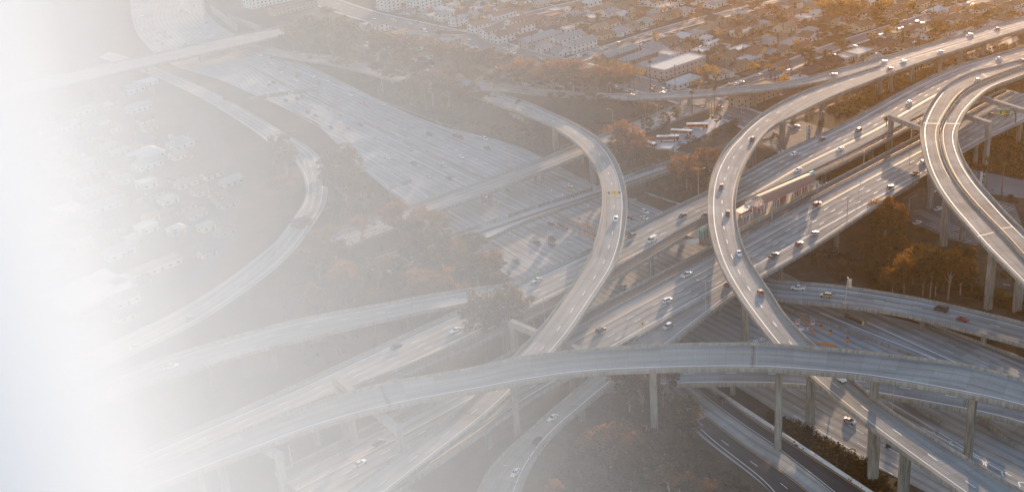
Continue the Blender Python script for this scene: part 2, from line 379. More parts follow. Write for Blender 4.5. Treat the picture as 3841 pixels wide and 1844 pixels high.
R2 = [((3,0,2900,130),(3,0,2950,185),17),((3,0,2576,222),(3,0,2640,270),17.5),((3,0,2000,395),(3,0,2060,450),18.5),((3,0,1500,540),(3,0,1590,605),19.5),((3,0,1050,680),(3,0,1150,765),20.5),((3,0,830,748),(3,0,950,845),21),
 ((3,0,600,825),(3,0,740,925),21.5),((3,0,300,940),(3,0,480,1045),22),((3,0,0,1100),(3,0,230,1170),22.3),((2,1,2390,0),(2,1,2640,15),22.6),((2,1,2280,110),(2,1,2530,120),22.8),((2,1,2150,250),(2,1,2420,275),23),((2,1,2060,400),(2,1,2335,435),23),
 ((2,1,2000,560),(2,1,2280,590),23.2),((2,1,1975,720),(2,1,2256,740),23.4),((2,1,1970,850),(2,1,2255,870),23.6),((2,1,1977,1000),(2,1,2272,1010),23.8),((2,1,2005,1160),(2,1,2310,1165),24),((2,2,2060,110),(2,2,2385,115),24),((2,2,2130,270),(2,2,2470,250),24),
 ((2,2,2240,460),(2,2,2590,430),24),((2,2,2400,690),(3,2,150,640),24),((2,2,2576,920),(3,2,330,850),23.8),((3,2,110,1040),(3,2,520,1020),23.5),((3,3,345,10),(3,3,810,50),23.4),((3,3,600,240),(3,3,1030,240),23.0),((3,3,870,460),(3,3,1300,440),22.6),
 ((3,3,1200,715),(3,3,1620,640),22.1),((3,3,1560,980),(3,3,2000,870),21.5),((3,3,1920,1237),(3,3,2440,1130),20.8),((3,3,2300,1500),(3,3,2900,1400),20)]
R3 = [((0,3,600,1300),(0,3,900,1440),24),((0,3,1600,960),(0,3,1760,1110),25.5),((1,3,0,560),(1,3,150,735),27),((1,3,500,380),(1,3,640,555),28),((1,3,1140,180),(1,3,1240,390),29),((1,3,1700,70),(1,3,1800,275),29.5),((1,3,2200,-10),(1,3,2290,190),30),
 ((2,2,0,1130),(2,3,30,125),30.3),((2,2,700,1045),(2,2,730,1262),31),((2,2,1400,1000),(2,2,1415,1230),31.8),((2,2,2000,982),(2,2,2000,1215),32.4),((2,2,2576,985),(2,2,2560,1218),33),((3,2,500,1025),(3,3,470,15),33.3),((3,2,1000,1070),(3,3,930,55),33.4),
 ((3,2,1500,1130),(3,3,1400,130),33.4),((3,2,2000,1190),(3,3,1880,215),33.4),((3,3,2576,115),(3,3,2480,345),33.4),((3,3,3100,260),(3,3,2990,500),33)]
R4a = [((3,0,2900,500),(3,0,2950,540),20),((3,0,2576,588),(3,0,2620,635),21),((3,0,2300,660),(3,0,2390,715),22.5),((3,0,2080,712),(3,0,2190,790),23.5),((3,0,1900,790),(3,0,2040,860),24),((3,0,1740,900),(3,0,1920,950),24.5),((3,0,1620,1060),(3,0,1820,1090),25),
 ((3,0,1545,1220),(3,0,1745,1225),25.3),((3,1,1530,80),(3,1,1723,85),25.6),((3,1,1545,220),(3,1,1735,215),26),((3,1,1590,410),(3,1,1790,395),26.3),((3,1,1680,610),(3,1,1900,590),26.8),((3,1,1810,800),(3,1,2040,765),27.3),((3,1,1990,1010),(3,1,2230,965),28),
 ((3,2,2190,0),(3,1,2430,1170),28.6),((3,2,2380,190),(3,2,2600,130),29),((3,2,2576,390),(3,2,2800,330),29.2),((3,2,3000,850),(3,2,3250,790),29.5)]
R4b = [((3,0,2950,560),(3,0,3000,600),20),((3,0,2600,660),(3,0,2660,720),21),((3,0,2390,735),(3,0,2480,785),22.5),((3,0,2190,815),(3,0,2300,850),23.5),((3,0,2050,880),(3,0,2190,915),24),((3,0,1935,965),(3,0,2090,1010),24.5),((3,0,1835,1095),(3,0,2005,1110),25),
 ((3,0,1758,1225),(3,0,1945,1225),25.3),((3,1,1736,85),(3,1,1912,90),25.6),((3,1,1748,215),(3,1,1922,205),26),((3,1,1803,395),(3,1,1990,385),26.3),((3,1,1913,590),(3,1,2110,570),26.8),((3,1,2053,765),(3,1,2260,740),27.3),((3,1,2243,965),(3,1,2440,935),28),
 ((3,1,2443,1170),(3,1,2640,1130),28.6),((3,2,2613,130),(3,2,2830,80),29),((3,2,2813,330),(3,2,3050,280),29.2),((3,2,3263,790),(3,2,3500,740),29.5)]
R5 = [((2,3,900,20),(2,3,900,205),6.8),((2,3,1500,-35),(2,3,1500,152),7),((2,3,2100,-55),(2,3,2100,135),7.5),((2,3,2576,-50),(2,3,2576,140),7.5),((3,3,490,-15),(3,3,490,165),7.5),((3,3,1030,35),(3,3,1000,222),7.5),((3,3,1640,135),(3,3,1600,330),7.5),((3,3,2260,245),(3,3,2200,442),7.5),((3,3,2660,330),(3,3,2576,540),7.5),((3,3,3020,440),(3,3,2930,680),7.5)]
R6 = [((2,2,2200,230),(2,2,2200,420),7),((3,2,0,340),(3,2,0,512),7),((3,2,600,385),(3,2,570,567),7),((3,2,1000,440),(3,2,960,612),7),((3,2,1500,520),(3,2,1440,690),7.2),((3,2,2000,630),(3,2,1920,812),7.5),((3,2,2576,770),(3,2,2480,955),7.8),((3,2,3000,890),(3,2,2900,1080),8)]
L1 = [((3,1,1500,556),(3,1,1530,548),15),((3,1,900,892),(3,1,980,905),15),((3,1,300,1228),(3,1,450,1250),15),((2,2,2230,355),(2,2,2380,390),15),((2,2,1800,595),(2,2,1990,668),15),((2,2,1330,875),(2,2,1590,985),14.6),((2,2,1160,1000),(2,2,1440,1060),14),((2,3,800,80),(2,3,1080,80),12.5),
 ((2,3,460,355),(2,3,760,340),10.5),((2,3,200,590),(2,3,470,590),9),((2,3,0,760),(2,3,300,800),7.8),((1,3,2450,880),(2,3,170,990),6.5),((1,3,2330,1020),(2,3,115,1120),5.8),((1,3,2210,1237),(2,3,80,1260),5),((1,3,2150,1450),(2,3,20,1480),4)]
R9 = [((1,0,100,470),(1,0,60,530),1.5),((1,0,500,535),(1,0,460,600),3),((1,0,860,572),(1,0,830,660),5),((1,0,1480,715),(1,0,1430,812),8),((1,0,1900,765),(1,0,1850,860),9.5),((1,0,2290,810),(1,0,2250,910),10.5),((1,0,2576,850),(1,0,2560,915),11.3),((2,0,400,905),(2,0,390,962),12.5),
 ((2,0,850,932),(2,0,850,982),13.3),((2,0,1200,942),(2,0,1200,990),13.8),((2,0,1500,930),(2,0,1510,985),14.2),((2,0,2000,893),(2,0,2020,955),15),((2,0,2500,850),(2,0,2530,905),16.3),((3,0,300,795),(3,0,340,852),17.8),((3,0,620,712),(3,0,670,790),19.2),((3,0,850,650),(3,0,900,732),20),
 ((3,0,1130,577),(3,0,1190,642),20.2),((3,0,1500,472),(3,0,1560,522),19.5),((3,0,2000,325),(3,0,2050,380),18.5),((3,0,2576,165),(3,0,2620,208),17.5),((3,0,2900,75),(3,0,2950,115),17)]
R8 = [((0,3,300,400),(0,3,330,560),9),((0,3,720,240),(0,3,760,430),10),((0,2,1400,1200),(0,3,1560,110),11),((0,2,1900,1040),(0,2,2010,1215),12),((0,2,2576,845),(0,2,2650,1020),13),((1,2,520,715),(1,2,590,895),13.8),((1,2,1150,600),(1,2,1210,750),14.3),((1,2,1650,500),(1,2,1680,650),14.7),((1,2,2040,435),(1,2,2100,580),15),((1,2,2400,392),(1,2,2480,440),15),((2,2,80,352),(2,2,110,362),15)]
R10 = [((0,0,1100,520),(0,0,1000,580),0.8),((0,0,1400,610),(0,0,1300,680),0.8),((0,0,1700,730),(0,0,1600,790),0.8),((0,0,2150,930),(0,0,2040,1000),0.8),((1,1,90,-20),(1,1,-60,60),1.0),((1,1,280,100),(1,1,110,190),1.3),((1,1,450,190),(1,1,270,300),1.8),((1,1,590,290),(1,1,390,390),2.3),((1,1,680,420),(1,1,450,480),3),((1,1,722,560),(1,1,490,590),3.8),
 ((1,1,725,700),(1,1,500,710),4.5),((1,1,690,850),(1,1,460,830),5.3),((1,1,590,1010),(1,1,370,960),6),((1,1,430,1237),(1,1,190,1200),7),((1,2,240,190),(1,2,0,110),7.5),((0,2,2576,385),(0,2,2350,290),8),((0,2,2000,770),(0,2,1800,640),9),((0,2,1200,1160),(0,2,1000,1020),9.5),((0,3,300,330),(0,3,100,200),9.5)]
BANK = dict(r2=.32, r1=.2, r3=.44, r5=.36, r6=.36, l1=.25, r8=.3)      # superelevation: half the height difference between the two edges
for k, d in dict(r1=R1, r2=R2, r3=R3, r4a=R4a, r4b=R4b, r5=R5, r6=R6, l1=L1, r9=R9, r8=R8).items():
    A_, B_ = ribbon_pairs(d); n_ = len(A_); wgt = np.ones(n_)
    if k == 'l1': wgt = np.clip((np.arange(n_) / n_ - .5) / .2, 0, 1)
    if k == 'r2': wgt = np.clip((np.arange(n_) / n_ - .38) / .15, 0, 1)
    if k == 'r1': wgt = np.clip((np.arange(n_) / n_ - .1) / .15, 0, 1)
    if k == 'r8': wgt = np.clip((.8 - np.arange(n_) / n_) / .2, 0, 1)
    A_[:, 2] += BANK.get(k, 0) * wgt; B_[:, 2] -= BANK.get(k, 0) * wgt; mkrib(k, A_, B_)
mkrib('r10', *ribbon_pairs(R10, lift=0))
mkrib('br3', *ribbon_dir([(0,0,-500,1010),(0,0,600,740),(0,0,1450,555),(0,0,2576,305),(1,0,500,225)], [(0,0,-400,1110),(0,0,700,840),(0,0,1450,665),(0,0,2576,420),(1,0,560,275)], 8.6, 66, .9))
mkrib('br1', *ribbon_dir([(1,1,700,1150),(1,1,1470,850),(1,1,2576,470),(2,1,640,215),(2,1,850,130),(2,1,1250,-15),(2,0,1700,1030)], [(1,1,900,1250),(1,1,1700,930),(1,1,2576,600),(2,1,700,320),(2,1,1100,175),(2,1,1420,50),(2,0,2100,1040)], 8.8, 54, .9))
mkrib('br2', *ribbon_dir([(1,2,1000,200),(1,1,1900,1150),(1,1,2576,925),(2,1,0,915),(2,1,890,640),(2,1,1120,548),(2,1,1500,420),(2,1,1800,320)], [(1,2,1200,300),(1,1,2230,1215),(2,1,0,1020),(2,1,890,705),(2,1,1145,620),(2,1,1600,470),(2,1,1900,372)], 9.2, 54, .9))
def seg(r, a, b): n = len(r.C); i0, i1 = int(a * (n - 1)), int(b * (n - 1)) + 1; return r.C[i0:i1:2, :2], r.C[i0:i1:2, 2], float(r.W[i0:i1].mean() / 2)
# earth under the ends of the bridges and under roads that run up a bank
def emb(key, a, b, extra=.6):
    P, Zs, hw = seg(RIBS[key], a, b); EMB.append((P, Zs, hw + extra))
def frac_at(key, px, z=None):
    r = RIBS[key]; p = WZ(PX(px), float(r.C[:, 2].mean()) if z is None else z); return nearest(r, p) / (len(r.C) - 1)
emb('r9', 0, frac_at('r9', (2,0,1000,960), 14)); emb('r1', 0, frac_at('r1', (1,0,2520,1020), 12)); emb('r10', 0, .62, 1.5)
emb('br1', 0, frac_at('br1', (1,1,1640,900), 9)); emb('br1', frac_at('br1', (2,1,760,240), 9), 1)
emb('br2', 0, frac_at('br2', (1,1,2050,1180), 9)); emb('br2', frac_at('br2', (2,1,1600,450), 9), 1)
emb('l1', .86, 1.0); emb('br3', .80, 1.0)

# terrain mesh: fine inside, coarse out to the horizon
xs = np.unique(np.concatenate([np.array([-9000, -5000, -3000, -2000, -1500, -1200, -1000, -850]), np.arange(-740, 560, 7.), np.array([640, 760, 900, 1100, 1500, 2000, 3000, 5000, 9000])]))
ys = np.unique(np.concatenate([np.array([-3000, -1000, -300, 0, 100, 180]), np.arange(240, 1340, 7.), np.array([1420, 1520, 1700, 2000, 2500, 3500, 5000, 9500])]))
XX, YY = np.meshgrid(xs, ys); ZZ = terrain_arr(XX.ravel(), YY.ravel())
_ZG = ZZ.reshape(len(ys), len(xs))
def terrain(x, y):      # height of the ground sheet itself
    i = min(len(xs) - 2, max(0, int(np.searchsorted(xs, x) - 1))); j = min(len(ys) - 2, max(0, int(np.searchsorted(ys, y) - 1)))
    a = (x - xs[i]) / (xs[i + 1] - xs[i]); b = (y - ys[j]) / (ys[j + 1] - ys[j])
    return float(_ZG[j, i] * (1 - a) * (1 - b) + _ZG[j, i + 1] * a * (1 - b) + _ZG[j + 1, i] * (1 - a) * b + _ZG[j + 1, i + 1] * a * b)
nx, ny = len(xs), len(ys)
rough = (RNG.random(ZZ.shape) - .5) * .25 * ((np.abs(XX.ravel()) < 700) & (ZZ > .8) & (ZZ < 5.6))
tv = np.stack([XX.ravel(), YY.ravel(), ZZ - .06 + rough], 1)
tf = [(j * nx + i, j * nx + i + 1, (j + 1) * nx + i + 1, (j + 1) * nx + i) for j in range(ny - 1) for i in range(nx - 1)]
def terrain_material():
    m, n, b = newmat('dry_ground'); p = obj_pos(n)
    a = ramp(n, noise(n, .018, 5, p), [(.35, 0.), (.65, 1.)]); c = ramp(n, noise(n, .12, 6, p, .7), [(.35, 0.), (.65, 1.)]); d = ramp(n, noise(n, .9, 6, p, .75), [(.3, .62), (.72, 1.3)])
    col = mixc(n, a, (.058, .047, .032), (.145, .110, .080)); col = mixc(n, math_(n, 'MULTIPLY', c, .75), col, (.028, .027, .015)); col = mixc(n, 1.0, col, d, 'MULTIPLY')
    n.links.new(col, b.inputs['Base Color']); b.inputs['Roughness'].default_value = 1.0; b.inputs['Specular IOR Level'].default_value = .1
    return m
M_TERR = terrain_material()
gme = mesh('ground', tv, tf, M_TERR, smooth=True); tag(obj('ground', gme), kind='structure')

# ------------------------------------------------------------------ roads on the ground
def flat_road(key, name, mat, dz):
    if key == 'g110':       # lanes run dead straight south of the bend: lay the wear along that heading
        o = surface(RIBS[key], name, mat, dz=dz); h = D2R(HEAD110); me = o.data; co = np.empty(len(me.vertices) * 3, np.float32); me.vertices.foreach_get('co', co); co = co.reshape(-1, 3)
        vi = np.empty(len(me.loops), np.int32); me.loops.foreach_get('vertex_index', vi); uv = np.empty(len(vi) * 2, np.float32); me.uv_layers[0].data.foreach_get('uv', uv); uv = uv.reshape(-1, 2)
        u = -(co[:, 0] * math.cos(h) - co[:, 1] * math.sin(h)); v = co[:, 0] * math.sin(h) + co[:, 1] * math.cos(h); lm = co[vi, 1] < 745
        uv[lm, 0] = u[vi][lm] + 1.2; uv[lm, 1] = v[vi][lm]; me.uv_layers[0].data.foreach_set('uv', uv.ravel()); return tag(o, kind='structure')
    return tag(surface(RIBS[key], name, mat, dz=dz), kind='structure')
flat_road('g110', 'freeway_road', M_GND, .05)
mkrib('g12', *ribbon_pairs([((2,3,1930,150),(2,3,1480,150),.1),((2,3,2200,330),(2,3,1700,480),.1),((2,3,2576,590),(2,3,2000,760),.1),((3,3,350,810),(2,3,2576,1200),.1),((3,3,1010,1237),(3,3,200,1500),.1)], lift=0)); flat_road('g12', 'side_road', M_GND, 0)
mkrib('r11', *ribbon_pairs([((2,3,1970,475),(2,3,1800,545),.12),((2,3,2250,700),(2,3,2010,740),.12),((2,3,2576,925),(2,3,2330,985),.12),((3,3,200,1060),(2,3,2570,1185),.12),((3,3,500,1300),(3,3,150,1400),.12)], lift=0)); flat_road('r11', 'asphalt_road', M_ASPH, .01)
mkrib('r12', *ribbon_pairs([((2,3,1915,155),(2,3,1790,155),.12),((2,3,2185,335),(2,3,2020,340),.12),((2,3,2560,595),(2,3,2400,620),.12),((3,3,95,655),(3,3,-40,700),.12),((3,3,650,1015),(3,3,420,1050),.12),((3,3,990,1237),(3,3,720,1290),.12)], lift=0)); flat_road('r12', 'asphalt_road', M_ASPH, .01)
surface(RIBS['r10'], 'loop_road', M_ROAD, dz=.05)['kind'] = 'structure'
mkrib('r13', *ribbon_pairs([((0,0,1560,760),(0,0,1400,800),.06),((0,0,1900,1010),(0,0,1720,1050),.06),((0,1,2200,60),(0,1,1980,90),.06),((0,1,2400,300),(0,1,2160,330),.06),((0,1,2480,600),(0,1,2240,620),.06),((0,1,2465,850),(0,1,2210,880),.06),((0,1,2370,1237),(0,1,2110,1200),.06),((0,2,2150,330),(0,2,1900,280),.06),((0,2,1850,620),(0,2,1640,540),.06)], lift=0)); 
RIBS['r13'].A = RIBS['r13'].A + RIBS['r13'].n * RIBS['r13'].W[:, None] * .25; RIBS['r13'].W = RIBS['r13'].W * .6; RIBS['r13'].B = RIBS['r13'].A + RIBS['r13'].n * RIBS['r13'].W[:, None]; flat_road('r13', 'frontage_road', M_ASPH, .02)
mkrib('r14', *ribbon_pairs([((3,0,2500,350),(3,0,2530,400),PLAT),((3,0,2330,430),(3,0,2370,480),PLAT),((3,0,2100,520),(3,0,2150,580),PLAT),((3,0,1850,650),(3,0,1900,730),PLAT),((3,0,1500,840),(3,0,1560,900),PLAT)], lift=0)); flat_road('r14', 'access_road', M_LOTC, .1)
# streets on the plateau
def street(key, pts, width, name='street', mat=None, z=PLAT, dz=.04):
    C = catmull([WZ(PX(p), z) for p in pts], 8); C = np.array(C); C[:, 2] = z; t = np.gradient(C, axis=0); t /= np.linalg.norm(t, axis=1)[:, None]; nn = np.stack([t[:, 1], -t[:, 0], 0 * t[:, 0]], 1)
    for _ in range(4): C[1:-1] = .25 * C[:-2] + .5 * C[1:-1] + .25 * C[2:]
    r = mkrib(key, C - nn * width / 2, C + nn * width / 2); tag(surface(r, name, mat or M_STREET, dz=dz), kind='structure'); return r
def pavement(key, wd=2.2):
    r = RIBS[key]
    for s in (0, 1):
        pf = [(-.001 - wd, -.2), (-.001 - wd, .16), (-.001, .16), (-.001, -.2)] if 0 else None
        v = []; f = []
        for i in range(len(r.C)):
            e = r.A[i] if s == 0 else r.B[i]; o = -1 if s == 0 else 1
            for q, dz in ((0, -.1), (0, .17), (wd, .17), (wd, -.1)): p = e + r.n[i] * o * q; v.append((p[0], p[1], p[2] + dz))
        for i in range(len(r.C) - 1):
            for k in range(3): a = i * 4 + k; f.append((a, a + 1, a + 5, a + 4))
        tag(obj('pavement', mesh('pavement', v, f, M_LOTC)), kind='structure')
S_PTS = dict(
 s1=([(0,0,2500,-250),(1,0,560,-30),(1,0,1090,150),(1,0,1640,275),(1,0,2200,405),(2,0,150,575),(2,0,650,680),(2,0,1150,810),(2,0,1600,930),(2,0,2000,1060),(2,0,2400,1200),(3,1,150,120)], 21),
 s2=([(2,0,560,630),(2,0,800,545),(2,0,1150,435),(2,0,1500,315),(2,0,1900,205),(2,0,2250,120),(2,0,2576,45),(3,0,500,-60)], 11.5),
 s3=([(2,0,-700,330),(1,0,2200,330),(2,0,0,200),(2,0,300,110),(2,0,620,40),(2,0,900,-30)], 11),
 s4=([(2,0,2150,910),(2,0,2576,760),(3,0,250,640),(3,0,700,465),(3,0,1150,320),(3,0,1650,160),(3,0,2150,20),(3,0,2500,-70)], 11.5),
 s5=([(2,0,600,-60),(2,0,1050,60),(2,0,1600,210),(2,0,2100,330)], 5),
 s6=([(1,0,1560,340),(1,0,1950,340),(1,0,2250,280),(1,0,2576,215)], 9),
)
del S_PTS['s6'], S_PTS['s5']
S_PTS['s7'] = ([(2,0,2120,215),(2,0,2576,165),(3,0,250,110),(3,0,560,190),(3,0,860,330)], 4)
del S_PTS['s7']
for k, (p, wd) in S_PTS.items(): street(k, p, wd)
for k in ('s1', 's2', 's3', 's4'): pavement(k)
mkrib('s8', *ribbon_pairs([((3,2,350,-60),(3,2,330,-10),.3),((3,2,900,70),(3,2,870,125),.3),((3,2,1400,165),(3,2,1370,230),.3),((3,2,2050,275),(3,2,2020,350),.3),((3,2,2600,380),(3,2,2560,460),.3)], lift=0, step=8)); 
for i in range(len(RIBS['s8'].C)):
    for E_ in (RIBS['s8'].A, RIBS['s8'].B): E_[i, 2] = terrain(E_[i, 0], E_[i, 1]) + .05
RIBS['s8'].C = (RIBS['s8'].A + RIBS['s8'].B) / 2
tag(surface(RIBS['s8'], 'lower_road', M_ASPH, dz=.02), kind='structure')
def poly_ground(name, pts, mat, dz=.06, zfix=None):
    P = [WT(PX(p)) for p in pts]; z = zfix if zfix is not None else float(np.mean([p[2] for p in P]))
    P = [WZ(PX(p), z) for p in pts] if zfix is not None else P
    v = [(p[0], p[1], p[2] + dz) for p in P]; return tag(obj(name, mesh(name, v, [tuple(range(len(v)))], mat)), kind='structure')
poly_ground('bus_lot', [(2,1,1290,165),(2,1,1420,60),(2,1,1640,0),(2,1,1850,-70),(2,1,2060,-60),(2,1,2150,0),(2,1,2000,90),(2,1,1680,250),(2,1,1640,285),(2,1,1450,270),(2,1,1300,215)], M_LOTC, .08, PLAT)
poly_ground('stall_strip', [(2,1,1290,120),(2,1,1600,10),(2,1,1820,-80),(2,1,1860,-60),(2,1,1650,20),(2,1,1310,165)], M_LOT, .09, PLAT)
poly_ground('park_lot', [(3,1,-60,210),(3,1,100,140),(3,1,240,30),(3,1,330,-20),(3,1,700,90),(3,1,500,190),(3,1,150,330)], M_LOT, .08, PLAT)
poly_ground('station_lot', [(3,1,1350,760),(3,1,1560,640),(3,1,1750,700),(3,1,2030,900),(3,1,2250,1050),(3,2,2100,0),(3,1,1850,1180),(3,1,1380,970)], M_LOT, .12)
poly_ground('east_street', [(3,1,1960,455),(3,1,2300,520),(3,1,2640,600),(3,1,2640,770),(3,1,2200,710),(3,1,2000,640)], M_STREET, .12)
poly_ground('east_lot', [(3,1,2180,750),(3,1,2480,820),(3,1,2600,1130),(3,1,2300,1060),(3,1,2100,900)], M_LOT, .14)

# ------------------------------------------------------------------ elevated structures
W1 = lambda c: c
bridge('r9', 'narrow connector ramp running below the housing and merging into the wide ramp, upper right', 'ramp', lanes=[(1.9, 's', 'w', .26), (-1.6, 's', 'w', .26), (lambda w: w * .5, 'd', 'w', .26)], para=(True, True), pr=(None, (0, frac_at('r9', (3,0,1120,650), 20))), depth=1.8)
bridge('r2', 'long ramp crossing over both decks from upper right to lower right corner', 'ramp', lanes=[(2.6, 's', 'w', .3), (-1.6, 's', 'y', .16), (6.3, 'd', 'w', .28)], para=(True, True), pr=((frac_at('r2', (3,0,1040,690), 20), 1), None), depth=2.2)
bridge('r1', 'concrete ramp curving around the left of the crossing, from upper middle to lower left', 'ramp', lanes=[(2.4, 's', 'w', .3), (-1.6, 's', 'y', .16), (6.0, 'd', 'w', .28)], depth=2.1)
bridge('u105', 'far straight freeway deck carrying one rail track along its near edge', 'freeway deck', name='freeway_deck', road=M_ROAD, depth=2.0, inset=.25,
       lanes=[(3.0, 's', 'w', .3), (6.7, 'd', 'w', .26), (10.4, 'd', 'w', .26), (14.1, 'd', 'w', .26), (17.7, 's', 'w', .3), (18.2, 's', 'y', .25), (18.7, 's', 'y', .2)])
bridge('l105', 'near straight freeway deck with rail track along its far edge', 'freeway deck', name='freeway_deck', road=M_ROAD, depth=2.0, inset=.25, para=(True, True), pr=(None, (0, frac_at('l105', (2,2,1290,880), 15))),
       lanes=[(12.0, 's', 'w', .3), (11.3, 's', 'y', .25), (15.7, 'd', 'w', .26), (19.3, 'd', 'w', .26), (23, 'd', 'w', .26), (-3.0, 's', 'w', .3)])
bridge('l1', 'exit ramp with asphalt end curving from the near freeway deck down to bottom centre', 'ramp', road=M_RAMP2, lanes=[(1.6, 's', 'y', .16, (.5, 1)), (-2.6, 's', 'w', .22)], para=(True, True), pr=((.52, 1), (0, 1)), depth=1.7)
bridge('r8', 'connector ramp merging into the far freeway deck at the left behind the eucalyptus trees', 'ramp', lanes=[(2.5, 's', 'w', .3), (-1.5, 's', 'y', .16), (6.1, 'd', 'w', .26)], depth=1.8)
bridge('r4a', 'outer ramp of the tall double curve at the right edge with four columns', 'ramp', road=M_RAMP2, lanes=[(2.3, 's', 'w', .28), (-1.5, 's', 'y', .16)], depth=2.2)
bridge('r4b', 'inner ramp of the tall double curve at the right edge', 'ramp', road=M_RAMP2, lanes=[(1.3, 's', 'y', .18), (-2.3, 's', 'w', .26)], depth=2.2)
bridge('r5', 'low overpass running beneath the topmost ramp at the bottom right', 'ramp', road=M_RAMP2, lanes=[(-2.4, 's', 'w', .3), (5.2, 'd', 'w', .26)], depth=1.6)
bridge('r6', 'low overpass carrying the white pickup and the dark van at the right', 'ramp', road=M_ROAD, lanes=[(2.6, 's', 'w', .3), (6.3, 'd', 'w', .26)], depth=1.6)
bridge('r3', 'topmost concrete ramp sweeping right across the foreground on tall columns', 'ramp', lanes=[(4.3, 's', 'y', .14), (-2.8, 's', 'w', .3)], depth=2.2)
bridge('br1', 'street bridge with mesh fences crossing the wide freeway at the left', 'bridge', name='street_bridge', road=M_ROAD, lanes=[(lambda w: w * .5, 's', 'y', .15)], depth=1.5, inset=.1)
bridge('br3', 'wide overpass crossing the far foggy end of the freeway, upper left', 'bridge', name='street_bridge', road=M_ROAD, depth=1.6, inset=.1)
# markings expansion joints: light bands across the ramps
def joint(key, px, z=None, wd=.9):
    r = RIBS[key]; p = WZ(PX(px), float(r.C[:, 2].mean()) if z is None else z); i = min(len(r.C) - 2, nearest(r, p)); t = r.t[i]; m = MB()
    for o, ww, mi in ((-wd / 2, wd * .8, 0), (wd / 2, wd * .8, 0), (0, .22, 1)):
        a = r.A[i] + t * (o - ww / 2) + r.n[i] * .5; b = r.A[i] + t * (o + ww / 2) + r.n[i] * .5; c = r.B[i] + t * (o + ww / 2) - r.n[i] * .5; d = r.B[i] + t * (o - ww / 2) - r.n[i] * .5; zz = .015 if mi == 0 else .022
        m.add([(q[0], q[1], q[2] + zz) for q in (a, b, c, d)], [(0, 1, 2, 3)], mi)
    o = obj('expansion_joint', m.me('expansion_joint', [M_CONC, M_DARKSTEEL]), r.root); o.matrix_parent_inverse = Matrix.Translation(-r.root.location)
for k, p, z in (('r3',(2,2,2480,1100),33),('r3',(1,3,1330,250),29),('r1',(2,1,1030,770),21),('r1',(2,0,400,1237),16),('r1',(1,3,2170,430),20),('r5',(3,3,1975,300),7.5),('r4a',(3,1,2300,1100),28),('r4b',(3,1,2400,1040),28),('r4a',(3,1,1640,20),25),('r4b',(3,1,1830,20),25),('r4a',(3,0,2120,740),23),('r2',(2,1,2220,260),23)): joint(k, p, z)

# columns
for k, p in (('r3',(2,3,130,700)),('r3',(2,3,1470,760)),('r3',(3,3,70,860)),('r3',(3,3,1180,560)),('r3',(3,3,2150,700)),
             ('r2',(3,3,335,600)),('r2',(3,3,1125,1060)),('r2',(3,3,1310,1320)),('r2',(2,2,2290,955)),('r2',(3,1,195,205)),('r2',(3,0,572,1225)),('r2',(3,0,980,950)),('r2',(3,0,1055,890)),('r2',(3,0,1355,810)),('r2',(3,0,1490,690)),('r2',(3,0,1680,620)),('r2',(3,0,1940,540)),('r2',(2,1,2460,430)),
             ('r1',(2,1,735,600)),('r1',(2,1,450,250)),('r1',(2,0,95,1240)),('r9',(2,0,1800,1165)),('r9',(2,0,2490,1120)),('r9',(3,0,250,1000)),
             ('r4a',(3,1,1610,865)),('r4a',(3,1,1790,1237)),('r4a',(3,2,2125,650)),('r4b',(3,2,2365,680)),('r4b',(3,1,2020,1180)),('r4b',(3,0,2340,960)),
             ('r5',(3,3,2190,590)),('r5',(2,3,2190,260)),('r6',(3,2,775,715)),('r6',(3,2,2135,955)),('r6',(3,2,1500,900)),
             ('l1',(2,3,820,560)),('l1',(2,3,430,820)),
             ('r8',(0,3,1400,480)),('r8',(1,2,200,1250)),('r8',(0,3,2100,160)),('r3',(1,3,890,720)),('r3',(0,3,2250,1350))):
    column_at(k, p, depth=2.1 if k in ('r1', 'r2', 'r3', 'r4a', 'r4b') else 1.6, w=3.1 if k in ('r1', 'r2', 'r3', 'r4a', 'r4b') else 2.5, d=2.3 if k in ('r1', 'r2', 'r3', 'r4a', 'r4b') else 1.8)
for k, dep in (('u105', 2.0), ('l105', 2.0)):
    r = RIBS[k]
    for s in np.arange(20, r.S[-1] - 10, 42.):
        i = int(np.searchsorted(r.S, s))
        for o in (-.3, .3): column_at(k, pos=r.C[i], off=o * r.W[i], depth=dep, w=2.2, d=1.6)
for k, fr in (('br1', (.38, .5, .62)), ('br3', (.35, .5, .65))):
    for q in fr: 
        for o in (-3, 3): column_at(k, frac=q, off=o, depth=1.45, w=1.5, d=1.2, zb=0)
# ------------------------------------------------------------------ labels that single one thing out
REG = []      # (object, description, place, pixel x)
def reg(o, desc, place, cat, group=None):
    x, y = proj(tuple(o.matrix_world.translation) if o.parent is None and False else tuple(o.location)); REG.append((o, desc, place, x, y)); o['category'] = cat
    if group: o['group'] = group
    return o
ORD = ['', 'second ', 'third ', 'fourth ', 'fifth ', 'sixth ', 'seventh ', 'eighth ', 'ninth ', 'tenth ', 'eleventh ', 'twelfth ']
def ordinal(k):
    if k < 12: return ORD[k]
    n = k + 1; suf = 'th' if 10 <= n % 100 <= 20 else {1: 'st', 2: 'nd', 3: 'rd'}.get(n % 10, 'th'); return '%d%s ' % (n, suf)
def finish_labels():
    g = {}
    for r in REG: g.setdefault((r[1], r[2]), []).append(r)
    for (d, p), L in g.items():
        L.sort(key=lambda r: r[3])
        for k, r in enumerate(L):
            if len(L) == 1: t = '%s %s' % (d, p)
            elif k == len(L) - 1: t = '%s %s, rightmost such one' % (d, p)
            elif k == 0: t = '%s %s, leftmost such one' % (d, p)
            elif k < len(L) / 2: t = '%s %s, %sfrom left' % (d, p, ordinal(k))
            else: t = '%s %s, %sfrom right' % (d, p, ordinal(len(L) - 1 - k))
            r[0]['label'] = t
